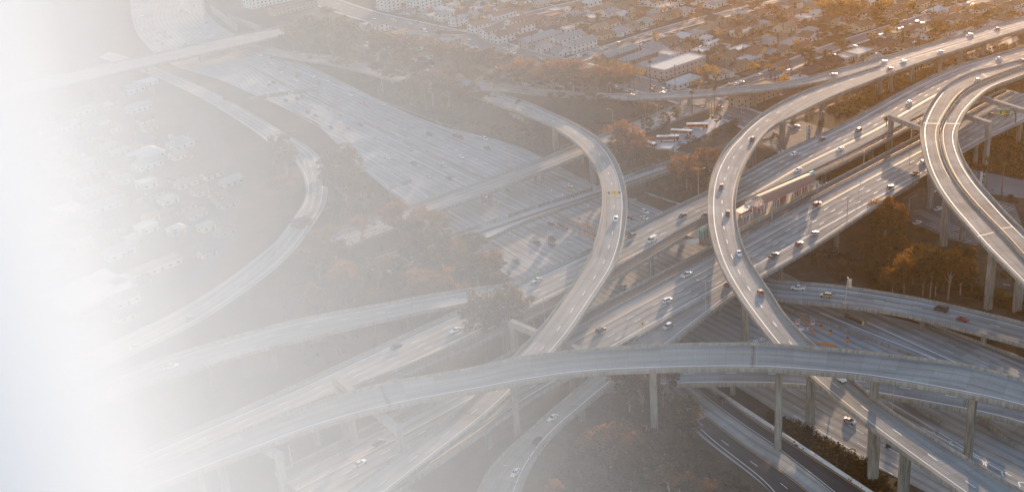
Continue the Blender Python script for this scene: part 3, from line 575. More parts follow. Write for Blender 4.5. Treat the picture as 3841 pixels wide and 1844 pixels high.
def clone(root, name, loc, rz, scale=1.0, swap=None):
    o = root.copy(); COL.objects.link(o); o.name = name; o.location = loc; o.rotation_euler = (0, 0, rz); o.scale = (scale,) * 3 if isinstance(scale, (int, float)) else scale
    for k in ('label', 'category', 'group'):
        if k in o: del o[k]
    for ch in root.children:
        c = ch.copy(); COL.objects.link(c); c.parent = o
        for g in ch.children: d = g.copy(); COL.objects.link(d); d.parent = c
    return o
PROTO = []
def hide_proto(root):
    PROTO.append(root)
def drop_protos():
    for r in PROTO:
        for c in list(r.children):
            for d in list(c.children): bpy.data.objects.remove(d)
            bpy.data.objects.remove(c)
        bpy.data.objects.remove(r)

# ------------------------------------------------------------------ cars
def paint(name, col, metal=.3):
    m, n, b = newmat('paint_' + name); p = obj_pos(n); d = ramp(n, noise(n, 1.5, 3, p), [(.3, .9), (.7, 1.05)])
    n.links.new(mixc(n, 1.0, col, d, 'MULTIPLY'), b.inputs['Base Color']); b.inputs['Roughness'].default_value = .3; b.inputs['Metallic'].default_value = metal; b.inputs['Coat Weight'].default_value = .4; return m
PAINT = dict(w=('white', paint('white', (.80, .80, .79), 0)), s=('silver', paint('silver', (.45, .46, .47), .5)), k=('black', paint('black', (.025, .025, .028), .1)), g=('grey', paint('grey', (.13, .135, .14), .4)),
             r=('dark red', paint('red', (.24, .02, .02), .2)), b=('blue', paint('blue', (.05, .10, .22), .3)), t=('tan', paint('tan', (.42, .33, .22), .3)), y=('yellow', paint('yellow', (.62, .42, .06), 0)))
M_GLASS, _n, _b = newmat('car_glass'); _b.inputs['Base Color'].default_value = (.018, .02, .024, 1); _b.inputs['Roughness'].default_value = .12; _b.inputs['Specular IOR Level'].default_value = .6
M_TYRE = plain('tyre_rubber', (.02, .02, .02), .9, .1, 5)
M_HEAD = plain('headlight_glass', (.75, .74, .70), .15, .05, 3); M_TAIL = plain('tail_light_red', (.35, .012, .01), .25, .05, 3)
def loft(mb, secs, mi=0, cap=True):
    """secs: list of (x, half width bottom, half width top, z0, z1, round)"""
    vs = []; fs = []
    for x, hb, ht, z0, z1 in secs:
        zm = z0 + (z1 - z0) * .55
        vs += [(x, -hb * .94, z0), (x, -hb, z0 + (z1 - z0) * .3), (x, -hb * .985, zm), (x, -ht, z1 - .03), (x, -ht * .6, z1 + .01), (x, ht * .6, z1 + .01), (x, ht, z1 - .03), (x, hb * .985, zm), (x, hb, z0 + (z1 - z0) * .3), (x, hb * .94, z0)]
    N = 10
    for i in range(len(secs) - 1):
        for k in range(N): a = i * N + k; b = i * N + (k + 1) % N; fs.append((a, a + N, b + N, b))
    if cap: fs.append(tuple(range(N))); fs.append(tuple((len(secs) - 1) * N + k for k in range(N))[::-1])
    mb.add(vs, fs, mi)
SPEC = {  # length, width, belt height, roof height, body sections, cabin (x0 base, x1 base, x0 top, x1 top)
 'sedan': (4.75, 1.82, .92, 1.44, (-1.75, 1.15, -1.05, .25), .98), 'suv': (4.8, 1.92, 1.12, 1.76, (-2.28, 1.1, -2.0, .45), 1.1), 'pickup': (5.6, 1.98, 1.12, 1.80, (-.75, 1.35, -.55, .6), 1.1), 'van': (5.4, 2.0, 1.15, 2.15, (-2.6, 2.05, -2.5, 1.25), 1.15), 'hatchback': (4.2, 1.76, .95, 1.5, (-1.95, 1.05, -1.55, .3), 1.0)}
BODY = {}
def car_proto(kind, c, detail):
    k = (kind, c, detail)
    if k in BODY: return BODY[k]
    L, Wd, hb, hr, (a, b, c0, c1), hood = SPEC[kind]; hw = Wd / 2; h2 = L / 2
    root = empty('proto_' + kind); m = MB()
    tail = hb if kind in ('sedan', 'hatchback') else hb
    secs = [(-h2, hw * .86, hw * .78, .42, tail * .80), (-h2 + .12, hw * .95, hw * .86, .28, tail * .97), (-h2 + .7, hw, hw * .9, .24, tail), (a + .3 if kind != 'pickup' else -1.0, hw, hw * .92, .24, hb), (b, hw, hw * .92, .24, hood), (h2 - .9, hw * .99, hw * .88, .24, hood * .90), (h2 - .25, hw * .93, hw * .80, .27, hood * .80), (h2, hw * .80, hw * .70, .38, hood * .62)]
    secs.sort(key=lambda s: s[0]); loft(m, secs)
    rw = hw * .78
    zt = hr
    m.add([(c0, -rw, zt - .07), (c1, -rw, zt - .07), (c1, rw, zt - .07), (c0, rw, zt - .07), (c0 + .12, -rw + .12, zt), (c1 - .12, -rw + .12, zt), (c1 - .12, rw - .12, zt), (c0 + .12, rw - .12, zt)],
          [(0, 3, 2, 1), (4, 5, 6, 7), (0, 1, 5, 4), (1, 2, 6, 5), (2, 3, 7, 6), (3, 0, 4, 7)])
    for sy in (-1, 1):          # pillars
        for (x0, x1) in ((a, c0), (b, c1), ((a + b) / 2 - .05, (c0 + c1) / 2 - .02)):
            m.tube([(x0, sy * hw * .9, hb - .03), (x1, sy * rw * .98, zt - .06)], .05, 4)
    if kind == 'pickup':        # open bed: side walls and tailgate
        m.box(-h2 + .05, -.78, -hw * .93, -hw * .86, hb - .02, hb + .14); m.box(-h2 + .05, -.78, hw * .86, hw * .93, hb - .02, hb + .14); m.box(-h2 + .02, -h2 + .1, -hw * .9, hw * .9, hb - .15, hb + .14)
    if kind == 'van':
        m.box(-h2 + .15, -.1, -hw * .93, hw * .93, hb - .05, zt + .02, taper=.06)
    obj('body', m.me('body', PAINT[c][1], smooth=False), root)
    g = MB(); g.add([(a, -hw * .9, hb - .02), (b, -hw * .9, hb - .02), (b, hw * .9, hb - .02), (a, hw * .9, hb - .02), (c0 + .02, -rw * .97, zt - .05), (c1 - .02, -rw * .97, zt - .05), (c1 - .02, rw * .97, zt - .05), (c0 + .02, rw * .97, zt - .05)],
                    [(4, 5, 6, 7), (0, 1, 5, 4), (1, 2, 6, 5), (2, 3, 7, 6), (3, 0, 4, 7)])
    if kind == 'pickup': g.add([(-h2 + .12, -hw * .84, hb + .02), (-.8, -hw * .84, hb + .02), (-.8, hw * .84, hb + .02), (-h2 + .12, hw * .84, hb + .02)], [(0, 1, 2, 3)])
    obj('window', g.me('window', M_GLASS), root)
    wl = MB(); wl.tube([(0, -.11, 0), (0, .11, 0)], .33, 12); wm = wl.me('wheel', M_TYRE)
    for x in (-h2 + .85, h2 - .85):
        for y in (-hw + .1, hw - .1): obj('wheel', wm, root, (x, y, .33))
    if detail:
        for nm, x, mt in (('headlight', h2 - .07, M_HEAD), ('tail_light', -h2 + .02, M_TAIL)):
            q = MB(); q.box(-.05, .06, -.2, .2, -.08, .08); qm = q.me(nm, mt)
            for y in (-hw * .66, hw * .66): obj(nm, qm, root, (x, y, .66 if nm == 'headlight' else .8))
    hide_proto(root); BODY[k] = root; return root
def place_car(kind, c, pos, heading, place, group, detail=True):
    """heading clockwise from +Y"""
    r = car_proto(kind, c, detail)
    o = clone(r, 'pickup_truck' if kind == 'pickup' else ('van' if kind == 'van' else 'car'), tuple(pos), D2R(90 - heading), random.uniform(.97, 1.03))
    nm = dict(sedan='sedan', suv='sport utility car', pickup='pickup truck', van='van', hatchback='hatchback')[kind]
    reg(o, '%s %s' % (PAINT[c][0], nm), place, 'car' if kind not in ('pickup', 'van') else kind, group); return o
KN = dict(s='sedan', u='suv', p='pickup', v='van', h='hatchback')
def cars_on(key, place, group, items, flip=False, lift=.6):
    r = RIBS[key]
    for it in items:
        px = PX(it[0]); kind = KN[it[1][0]]; c = it[1][1]; rev = len(it[1]) > 2
        z = float(r.C[:, 2].mean())
        for _ in range(5): p = WZ(px, z + lift); i = nearest(r, p); z = float(r.C[i][2])
        uu = float((np.array(p[:2]) - r.A[i][:2]) @ r.n[i][:2]) / r.W[i]; z = float(r.A[i][2] + (r.B[i][2] - r.A[i][2]) * min(1, max(0, uu)))
        t = r.t[i]; hd = math.degrees(math.atan2(t[0], t[1])) + (180 if (rev ^ flip) else 0)
        place_car(kind, c, (p[0], p[1], z + .03), hd, place, group)
def t_(c, r, L): return [((c, r, a, b), k) for a, b, k in L]
FW = 'cars on the freeways and ramps'
cars_on('g110', 'on the far foggy end of the freeway', FW, t_(0,0,[(1570,60,'sw'),(1430,165,'sw'),(1525,155,'sk'),(1450,290,'sk'),(1545,285,'sk'),(1585,325,'sw'),(1670,315,'sw'),(1745,335,'sw'),(1665,360,'sk'),(1720,365,'sw'),(1530,370,'sk'),(1585,410,'sk'),(1640,440,'sk'),(1870,450,'sk'),(1830,110,'sr'),(1880,125,'vw'),(1950,60,'sk'),(2020,335,'sw'),(2100,380,'sw'),(2080,230,'sk')]))
cars_on('g110', 'on the freeway before the street bridge', FW, t_(1,0,[(40,555,'sw'),(160,585,'sr'),(165,635,'sw'),(100,665,'uw'),(135,655,'sk'),(250,700,'sr'),(262,740,'sw'),(425,745,'uk'),(405,770,'sk'),(405,810,'sw'),(180,828,'sk'),(140,855,'ug'),(240,905,'sw'),(600,790,'vw'),(630,840,'ur'),(710,810,'pw'),(300,1015,'uk'),(420,995,'uk'),(425,1025,'sw'),(470,970,'sk'),(565,1065,'sw'),(530,1125,'sk'),(600,1160,'sk'),(845,1158,'sk'),(1100,1045,'ur'),(1000,910,'sw'),(955,955,'sw'),(1280,1050,'sw')])
        + t_(1,1,[(1055,18,'uk'),(930,50,'sr'),(760,45,'sg'),(1200,150,'ss'),(1325,350,'sw'),(1590,400,'sk'),(1735,535,'ss'),(1945,555,'sk'),(1890,430,'us'),(1555,268,'sg'),(2065,340,'sw'),(1748,115,'uk'),(2010,130,'uk'),(2060,145,'pr'),(2310,160,'uw'),(2330,252,'ug'),(1850,5,'sg')]))
cars_on('g110', 'on the ground freeway between bridges and decks', FW, t_(1,1,[(2325,765,'sw'),(1945,1090,'sg')]) + t_(2,1,[(585,628,'sw'),(578,660,'sy'),(405,1018,'uk'),(405,1165,'uk'),(262,1208,'sk'),(405,1218,'sk'),(1340,895,'uw'),(1340,955,'sw'),(1200,955,'sk')]) + t_(2,2,[(48,150,'sg'),(1130,410,'ss')]))
cars_on('g110', 'on the ground lanes at lower right', FW, t_(3,3,[(825,520,'ss')]))
cars_on('r9', 'on the narrow connector below the housing', FW, t_(2,0,[(895,955,'sw'),(1205,955,'st'),(1520,935,'st')]) + t_(3,0,[(660,748,'ss'),(1167,620,'sw')]) + t_(1,0,[(405,550,'ss'),(545,580,'sr'),(755,625,'pb'),(1690,770,'uw')]))
cars_on('r2', 'on the ramp crossing over both decks', FW, t_(3,0,[(2305,290,'sk'),(2030,355,'pw'),(1733,522,'sw'),(1362,620,'sw'),(1228,692,'sr')]) + t_(2,1,[(2420,165,'uk'),(2110,645,'ug'),(2172,910,'uk')]) + t_(2,2,[(2285,70,'sw'),(2507,470,'sr')]) + t_(3,3,[(722,80,'pw')]))
cars_on('r1', 'on the ramp curving around the left of the crossing', FW, t_(2,1,[(1045,970,'uw')]))
cars_on('u105', 'on the far straight deck', FW, t_(3,0,[(2320,588,'sw'),(1420,1030,'sw')]) + t_(3,1,[(910,75,'uk'),(545,162,'sk'),(262,312,'sw'),(730,262,'sw'),(305,472,'sw')]) + t_(2,1,[(1718,930,'sk'),(1203,1130,'sk'),(1945,925,'sk'),(1410,1178,'vw')]) + t_(2,2,[(253,342,'sw')]) + t_(1,2,[(1410,1010,'sk'),(2010,845,'sw')]), flip=True)
cars_on('l105', 'on the near straight deck', FW, t_(3,1,[(1562,388,'sw'),(1485,510,'pk'),(1232,643,'sk'),(497,815,'ur'),(467,1108,'ss'),(313,1215,'sr')]) + t_(3,2,[(60,95,'pk')]) + t_(2,2,[(1762,288,'pw'),(1565,545,'uw'),(2180,385,'sr'),(897,845,'uk')]) + t_(3,0,[(2245,1150,'sk'),(2400,1160,'sk')]) + t_(1,3,[(1240,735,'sk'),(1045,945,'sw')]))
cars_on('l1', 'on the exit ramp at bottom centre', FW, t_(2,2,[(1567,812,'us')]) + t_(2,3,[(410,490,'sw'),(250,720,'sk'),(35,1035,'sw')]))
cars_on('r4b', 'on the double curve at the right edge', FW, t_(3,0,[(2108,805,'ss')])); cars_on('r4a', 'at the far end of the double curve', FW, t_(3,0,[(2560,610,'sk')]))
cars_on('r6', 'on the low overpass at right', FW, t_(3,2,[(305,425,'pw'),(585,495,'ut'),(1745,638,'vk'),(1957,735,'sr')]), flip=True)
cars_on('r12', 'on the dark road beside the white barrier', FW, t_(2,3,[(2095,300,'sk')]))
cars_on('r10', 'on the loop road in the fog at left', FW, t_(0,2,[(1900,735,'ss'),(1355,1020,'sw')]) + t_(0,0,[(2000,845,'sk'),(2260,1000,'sk')]), lift=.3)
cars_on('r8', 'on the connector ramp in the fog at lower left', FW, t_(0,2,[(1720,1210,'pw')]))
def park(place, hd, items, group='cars parked in the housing streets'):
    for (px, k) in items:
        p = WT(PX(px), .6); place_car(KN[k[0]], k[1], (p[0], p[1], p[2] + .06), hd + random.uniform(-3, 3), place, group, False)
park('on the wide avenue at upper left', 144, t_(1,0,[(835,95,'sw'),(1185,188,'sw'),(1370,195,'sw'),(1395,212,'sw'),(1530,292,'sw'),(1545,240,'sw'),(1390,270,'ss'),(1700,318,'uw'),(1690,288,'sw'),(1620,285,'ss'),(1990,372,'sk'),(2010,430,'vw'),(2140,398,'sw'),(1900,430,'sk'),(1960,442,'uk'),(1840,400,'sk'),(1780,365,'sk'),(1690,375,'sk'),(1750,385,'sg'),(2180,500,'uw'),(2220,480,'sw'),(2100,480,'sk'),(2480,485,'sw'),(2520,495,'sw'),(2400,480,'sk'),(1110,425,'sw'),(1105,462,'sw'),(1060,455,'sk'),(1760,660,'sw'),(1720,705,'sw')]))
park('on the wide avenue at top centre', 144, t_(2,0,[(20,530,'sw'),(25,562,'uw'),(120,573,'sr'),(225,572,'sk'),(285,592,'ss'),(345,600,'sk'),(295,685,'ss'),(745,705,'sw'),(1060,890,'sw'),(1145,912,'sw'),(1235,925,'sw'),(1420,910,'ur'),(1435,885,'uk'),(1535,908,'uw'),(1605,915,'ss'),(1925,1092,'sk'),(2090,1075,'sr')]))
park('on the cross street behind the apartments', 48, t_(2,0,[(630,590,'sw'),(680,570,'vw'),(730,555,'sk'),(800,535,'sw'),(900,505,'sw'),(940,490,'ss'),(1250,390,'ss'),(1365,355,'ss'),(1405,345,'sw'),(1330,425,'sk'),(1380,412,'sk'),(1615,340,'sk'),(1690,260,'sk'),(1720,305,'sk'),(1520,370,'sw'),(1970,180,'sk'),(2115,190,'sk'),(2290,90,'sw'),(2365,65,'sw'),(2340,180,'sk'),(1955,240,'sg'),(1085,440,'vt')]))
park('in the yards between the houses', 52, t_(2,0,[(1330,295,'sw'),(1725,45,'sw'),(1210,180,'sw'),(1240,188,'ss'),(1380,575,'sw'),(1410,605,'uw'),(935,420,'sk'),(1510,815,'pk'),(1555,840,'sk'),(1905,480,'uw'),(2040,410,'ss')]) + t_(3,0,[(600,318,'sw'),(637,350,'vw'),(1280,445,'sw'),(1360,458,'ss'),(1310,480,'sw'),(1480,428,'sw'),(1370,215,'ss'),(1860,25,'sw'),(1885,38,'sw')]))
park('on the street at the top left of the housing', 50, t_(2,0,[(60,168,'sw'),(290,105,'ss'),(330,100,'ss'),(100,158,'sw'),(180,172,'sw')]))
park('on the street running up to the top right', 51, t_(2,0,[(2190,850,'ss'),(2260,845,'sw'),(2310,830,'ss'),(2490,755,'sw'),(2550,820,'sw')]) + t_(3,0,[(215,720,'vw'),(400,650,'uk'),(430,645,'sw'),(660,555,'sw'),(870,467,'sw'),(1025,345,'uk'),(1070,330,'ss'),(1035,360,'ss'),(1143,362,'vw'),(1325,293,'sw'),(1360,283,'sw'),(1435,252,'sw'),(1505,223,'uk'),(1550,237,'sw'),(1570,130,'sw'),(1590,118,'ss'),(1440,125,'sw'),(1710,150,'uk'),(1490,160,'sw'),(2010,35,'sw'),(2065,48,'sw'),(1630,65,'sw'),(1940,60,'ss'),(50,705,'sg'),(110,770,'sw')]))
park('in the lots under the elevated decks', 62, [((3,1,285,35),'sb'),((3,1,150,290),'sw'),((3,1,550,610),'sw'),((3,1,1660,690),'sw'),((3,1,1715,862),'sw'),((3,1,1505,1000),'sw'),((2,0,2135,980),'uw'),((2,0,2195,960),'sw')], 'cars parked under the decks')

# ------------------------------------------------------------------ buses
M_WINB = plain('bus_window', (.05, .04, .04), .4, .2, 2)
def bus(a, b, col, place):
    A, B = WT(PX(a)), WT(PX(b)); d = B - A; hd = math.degrees(math.atan2(d[0], d[1])); c = (A + B) / 2; L = 12.2; root = empty('bus', (c[0], c[1], PLAT + .1), D2R(90 - hd))
    m = MB(); m.box(-L / 2, L / 2, -1.27, 1.27, .35, 1.0, 1); m.box(-L / 2, L / 2, -1.28, 1.28, 1.0, 2.95, 0, taper=.03); m.box(-L / 2 + .03, L / 2 - .03, -1.22, 1.22, 2.95, 3.12, 1, taper=.12)
    m.box(-L / 2 + .8, -L / 2 + 2.6, -.8, .8, 3.05, 3.28, 1, taper=.1); m.box(L * .05, L / 2 - 1.8, -.7, .7, 3.05, 3.2, 1, taper=.1)
    obj('body', m.me('body', [col, PAINT['w'][1]]), root)
    wm = MB(); wm.box(-2.1, 2.1, -.03, .03, -.38, .38); wme = wm.me('window', M_WINB)
    for s in (-1, 1):
        for x in (-3.2, 1.6): obj('window', wme, root, (x, s * 1.285, 2.05))
        dm = MB(); dm.box(-.55, .55, -.03, .03, 0, 1.95); obj('door', dm.me('door', M_GLASS), root, (L / 2 - .9 if s < 0 else -.6, s * 1.29, .55))
    ws = MB(); ws.box(-.03, .03, -1.1, 1.1, -.6, .6); wse = ws.me('windscreen', M_GLASS); obj('windscreen', wse, root, (L / 2 + .01, 0, 2.05)); obj('windscreen', wse, root, (-L / 2 - .01, 0, 2.2))
    wl = MB(); wl.tube([(0, -.15, 0), (0, .15, 0)], .5, 12); we = wl.me('wheel', M_TYRE)
    for x in (-3.6, 3.7):
        for y in (-1.17, 1.17): obj('wheel', we, root, (x, y, .5))
    reg(root, place[0], place[1], 'bus', 'buses standing in the lot'); return root
M_OR = paint('orange', (.72, .17, .03), 0); M_DR = paint('bus_red', (.30, .035, .03), 0)
bus((2,1,1760,58), (2,1,1975,58), M_OR, ('orange and white city bus', 'parked at the far end of the concrete lot'))
bus((2,1,1600,118), (2,1,1815,127), M_OR, ('orange and white city bus', 'parked in the middle of the concrete lot'))
bus((2,1,1455,184), (2,1,1685,180), M_DR, ('dark red and white city bus', 'parked at the near side of the lot'))
bus((2,1,1290,205), (2,1,1442,262), M_OR, ('orange and white city bus', 'half hidden behind the trees beside the lot'))

# ------------------------------------------------------------------ houses
def wallm(n, c): return plain('stucco_' + n, c, .9, .10, .8)
WALL = dict(w=('white', wallm('white', (.62, .61, .58))), c=('cream', wallm('cream', (.55, .47, .34))), t=('tan', wallm('tan', (.40, .30, .21))), y=('yellow', wallm('yellow', (.50, .36, .17))), p=('pink', wallm('pink', (.48, .34, .29))), g=('grey', wallm('grey', (.34, .34, .34))), b=('brown', wallm('brown', (.20, .13, .09))), o=('orange', wallm('orange', (.44, .27, .15))), e=('pale green', wallm('green', (.33, .46, .38))))
def roofm(n, c, sc=5.0):
    m, nn, b = newmat('roof_' + n); p = obj_pos(nn); a = ramp(nn, noise(nn, .5, 5, p, .7), [(.3, .72), (.7, 1.15)]); sp = nn.nodes.new('ShaderNodeSeparateXYZ'); nn.links.new(p, sp.inputs[0])
    ln = ramp(nn, math_(nn, 'FRACT', math_(nn, 'MULTIPLY', sp.outputs[2], 2.6)), [(.0, .72), (.25, 1.0)])
    col = mixc(nn, 1.0, c, a, 'MULTIPLY'); col = mixc(nn, 1.0, col, ln, 'MULTIPLY'); nn.links.new(col, b.inputs['Base Color']); b.inputs['Roughness'].default_value = .9; b.inputs['Specular IOR Level'].default_value = .15; return m
ROOF = dict(g=('grey', roofm('grey', (.34, .34, .34))), b=('brown', roofm('brown', (.19, .125, .09))), r=('red brown', roofm('red', (.24, .115, .075))), w=('white', roofm('white', (.60, .60, .59))), k=('dark', roofm('dark', (.075, .07, .07))), t=('tan', roofm('tan', (.30, .22, .15))))
M_TRIM = plain('white_trim', (.72, .72, .70), .6, .05, 2); M_WIN = plain('dark_window', (.035, .04, .045), .15, .2, 2); M_DOOR = plain('door_wood', (.14, .08, .05), .6, .2, 2)
_wm = {}
def win_mesh(w_, h_):
    k = (w_, h_)
    if k not in _wm:
        m = MB(); m.box(-w_ / 2 - .1, w_ / 2 + .1, -.05, .03, -h_ / 2 - .1, h_ / 2 + .1, 0); m.box(-w_ / 2, w_ / 2, -.075, -.05, -h_ / 2, h_ / 2, 1); _wm[k] = m.me('window', [M_TRIM, M_WIN])
    return _wm[k]
_hm = {}
HOUSES = []
def house_mesh(L, D, H, kind, wc, rc, ridge):
    k = (L, D, H, kind, wc, rc, ridge)
    if k in _hm: return _hm[k]
    hl, hd = L / 2, D / 2; w_ = MB(); w_.box(-hl, hl, -hd, hd, -.6, H); ov = .55; r = MB()
    if kind == 'f':
        r.box(-hl - .15, hl + .15, -hd - .15, hd + .15, H, H + .25); r.box(-hl - .15, hl + .15, -hd - .15, -hd + .1, H + .25, H + .6); r.box(-hl - .15, hl + .15, hd - .1, hd + .15, H + .25, H + .6); r.box(-hl - .15, -hl + .1, -hd + .1, hd - .1, H + .25, H + .6); r.box(hl - .1, hl + .15, -hd + .1, hd - .1, H + .25, H + .6)
    else:
        if ridge == 'v': a, b = hd + ov, hl + ov
        else: a, b = hl + ov, hd + ov        # ridge along a
        rise = b * .48; t = .18
        ins = 0 if kind == 'g' else min(a * .85, b)
        P = [(-a, -b, H), (a, -b, H), (a, b, H), (-a, b, H), (-a + ins, 0, H + rise), (a - ins, 0, H + rise)]
        P2 = [(x, y, z - t) for x, y, z in P]
        if ridge == 'v': P = [(-y, x, z) for x, y, z in P]; P2 = [(-y, x, z) for x, y, z in P2]
        r.add(P + P2, [(0, 1, 5, 4), (2, 3, 4, 5), (1, 2, 5), (3, 0, 4), (6, 10, 11, 7), (8, 11, 10, 9), (0, 6, 7, 1), (1, 7, 8, 2), (2, 8, 9, 3), (3, 9, 6, 0)] if kind == 'h' else [(0, 1, 5, 4), (2, 3, 4, 5), (6, 10, 11, 7), (8, 11, 10, 9), (0, 6, 7, 1), (2, 8, 9, 3), (1, 7, 11, 5), (5, 11, 8, 2), (4, 10, 6, 0), (3, 9, 10, 4)])
        if kind == 'g':   # gable triangles of wall
            g = [(-hl, -hd, H), (-hl, hd, H), (-hl, 0, H + (hd) * .48), (hl, -hd, H), (hl, hd, H), (hl, 0, H + hd * .48)] if ridge != 'v' else [(-hl, -hd, H), (hl, -hd, H), (0, -hd, H + hl * .48), (-hl, hd, H), (hl, hd, H), (0, hd, H + hl * .48)]
            w_.add(g, [(0, 1, 2), (3, 5, 4)])
    _hm[k] = (w_.me('wall', WALL[wc][1]), r.me('roof', ROOF[rc][1])); return _hm[k]
def house(p, L, D, H, kind, wc, rc, rz, ridge='u', name='house', chim=False, place='in the housing', desc=None, storeys=1, wing=None):
    L, D = round(L, 0), round(D, 0); wm_, rm_ = house_mesh(L, D, H, kind, wc, rc, ridge)
    root = empty(name, (p[0], p[1], p[2]), rz); obj('wall', wm_, root); ro = obj('roof', rm_, root)
    if chim: c = MB(); c.box(-.45, .45, -.35, .35, -1.5, 1.6); obj('chimney', c.me('chimney', WALL['b'][1]), ro, (L * .25, 0, H + 1.2))
    for s in range(storeys):
        z = 1.45 + s * 2.8
        nw = max(2, int(L / 4.0)); wme = win_mesh(1.5, 1.1)
        for i in range(nw):
            x = -L / 2 + (i + .5) * L / nw
            if s == 0 and i == nw // 2:
                d = MB(); d.box(-.5, .5, -.07, .03, 0, 2.1); obj('door', d.me('door', M_DOOR), root, (x, -D / 2 - .02, 0)); continue
            obj('window', wme, root, (x, -D / 2 - .02, z))
        nd = max(1, int(D / 4.5))
        for i in range(nd):
            y = -D / 2 + (i + .5) * D / nd; obj('window', wme, root, (-L / 2 - .02, y, z), -math.pi / 2)
    if wing:      # front wing with its own gable
        wl, wd_, side = wing; w2, r2 = house_mesh(wl, wd_, H - .1, 'g', wc, rc, 'v'); x = side * (L / 2 - wl / 2 - .3)
        obj('wall', w2, root, (x, -D / 2 - wd_ / 2 + 1.2, 0)); obj('roof', r2, root, (x, -D / 2 - wd_ / 2 + 1.2, .02))
    k = dict(g='gabled', h='hipped', f='flat')[kind]
    dd = desc or '%s house with %s %s roof' % (WALL[wc][0], ROOF[rc][0], k)
    reg(root, dd, place, 'house' if name == 'house' else name.replace('_', ' '), 'houses of the neighbourhood' if name == 'house' else None)
    HOUSES.append((p[0], p[1], max(L, D) / 2)); return root
HU = D2R(90 - 51)       # local x along the street direction (heading 51)
def hs(c, r, a, b, L, D, H, kind, wc, rc, ridge='u', **k):
    p = WT(T((c, r, a, b))); pl = 'at upper left' if (c, r) == (1, 0) else ('at top centre' if (c, r) == (2, 0) else 'at top right')
    st = k.pop('st', 1); return house(p, L, D, H, kind, wc, rc, HU + k.pop('rot', 0), ridge, place=k.pop('place', pl), storeys=st, **k)
# apartments and larger buildings
hs(1,0,1400,80,26,16,12,'f','w','g',name='apartment_building',desc='cream four storey apartment building, left block',place='above the avenue',st=4); hs(1,0,1700,75,30,18,12.5,'f','w','g',name='apartment_building',desc='cream four storey apartment building, right block',place='above the avenue',st=4)
hs(1,0,120,40,40,16,13,'f','w','g',name='apartment_building',desc='pale office block at the top edge in the fog',place='beyond the freeway',st=4); hs(1,0,380,110,44,10,6,'g','o','r',name='apartment_building',desc='long orange two storey building',place='behind the dark trees in the fog',st=2)
hs(1,0,2250,310,17,9,5.6,'g','w','r','u',desc='white two storey house with red brown roof',place='on the corner of the avenue',st=2); hs(1,0,2380,365,18,9,5.6,'g','w','r','u',desc='white two storey house with red brown roof',place='second from the avenue corner',st=2); hs(1,0,2500,410,20,10,5.6,'g','w','r','u',desc='white two storey house with red brown roof',place='third from the avenue corner',st=2)
hs(2,0,70,330,26,9,5.4,'g','w','r','u',desc='long white two storey house with red brown roof',place='left of the grey apartments',st=2); hs(1,0,2480,180,24,8,4,'g','w','r','u',desc='long low white house with red brown roof',place='behind the avenue corner')
hs(1,0,1900,200,13,10,5.4,'h','w','g',st=2,desc='white two storey house with grey roof',place='on the avenue left of the corner'); hs(1,0,2040,250,14,9,5,'g','w','g',st=2,desc='white two storey gabled house',place='on the avenue at the corner')
hs(2,0,290,440,34,10,5.6,'h','g','g','u',name='apartment_building',desc='long grey two storey apartment house',place='left of the white apartments',st=2)
hs(2,0,560,440,26,9,5.6,'g','w','g','u',name='apartment_building',desc='white two storey apartment house, rear wing',place='at top centre',st=2); hs(2,0,690,500,24,10,5.6,'g','w','g','u',name='apartment_building',desc='white two storey apartment house, front wing',place='at top centre',st=2)
hs(2,0,340,505,13,8,3,'g','w','g','v',desc='small white cottage with grey roof',place='in front of the grey apartments'); hs(2,0,500,555,14,8,3,'g','w','g','v',desc='small white cottage with grey roof',place='in front of the white apartments')
hs(2,0,1080,600,30,8,5.6,'g','b','g','u',name='apartment_building',desc='brown two storey apartment row',place='behind the yellow trees',st=2); hs(2,0,1270,640,30,9,5.6,'h','b','g','u',name='apartment_building',desc='brown two storey apartment row with stairs',place='left of the pink warehouse',st=2); hs(2,0,1420,690,26,9,4.5,'g','g','g','u',name='apartment_building',desc='low grey apartment row',place='beside the pink warehouse')
hs(2,0,1660,715,40,15,6.2,'f','p','w','u',name='warehouse',desc='long pink stucco building with white flat roof',place='beside the pepper trees at top centre',st=2); hs(2,0,1730,850,21,10,3.2,'h','w','w','u',desc='low white house with white roof',place='in front of the pink building')
hs(1,0,1150,310,13,9,6,'f','g','g',name='shop',desc='grey shop with a yellow sign board',place='at upper left'); hs(1,0,1240,310,13,10,6,'g','w','t',desc='white two storey house',place='in the fog above the curved wall',st=2); hs(1,0,1440,360,22,7,3.5,'f','c','t',name='shop',desc='long low cream shop building',place='along the avenue at upper left')
hs(1,0,1680,480,18,10,3.2,'g','e','r',desc='pale green cottage with red brown roof',place='left of the conifer'); hs(1,0,1780,540,10,8,3.2,'g','p','r','v',desc='pink cottage',place='left of the conifer'); hs(1,0,1680,600,14,8,3.2,'h','w','r',desc='low white cottage',place='above the small car park'); hs(1,0,1950,510,16,9,3,'g','c','b',desc='cream cottage',place='behind the conifer'); hs(2,0,20,625,9,8,3.2,'g','y','t',desc='small yellow cottage',place='on the near side of the avenue')
hs(2,0,880,340,12,9,5.6,'g','y','t','u',desc='yellow two storey house',place='beside the cross street',st=2); hs(2,0,930,380,13,9,3.6,'h','y','b',desc='yellow single storey house',place='beside the cross street'); hs(2,0,780,370,9,7,2.8,'g','t','r')
hs(2,0,1085,345,14,11,3.2,'h','w','g',desc='white house with grey hipped roof',place='by the cross street corner',wing=(4,3,-1))
hs(2,0,3,0,3,3,3,'h','w','g') if False else None
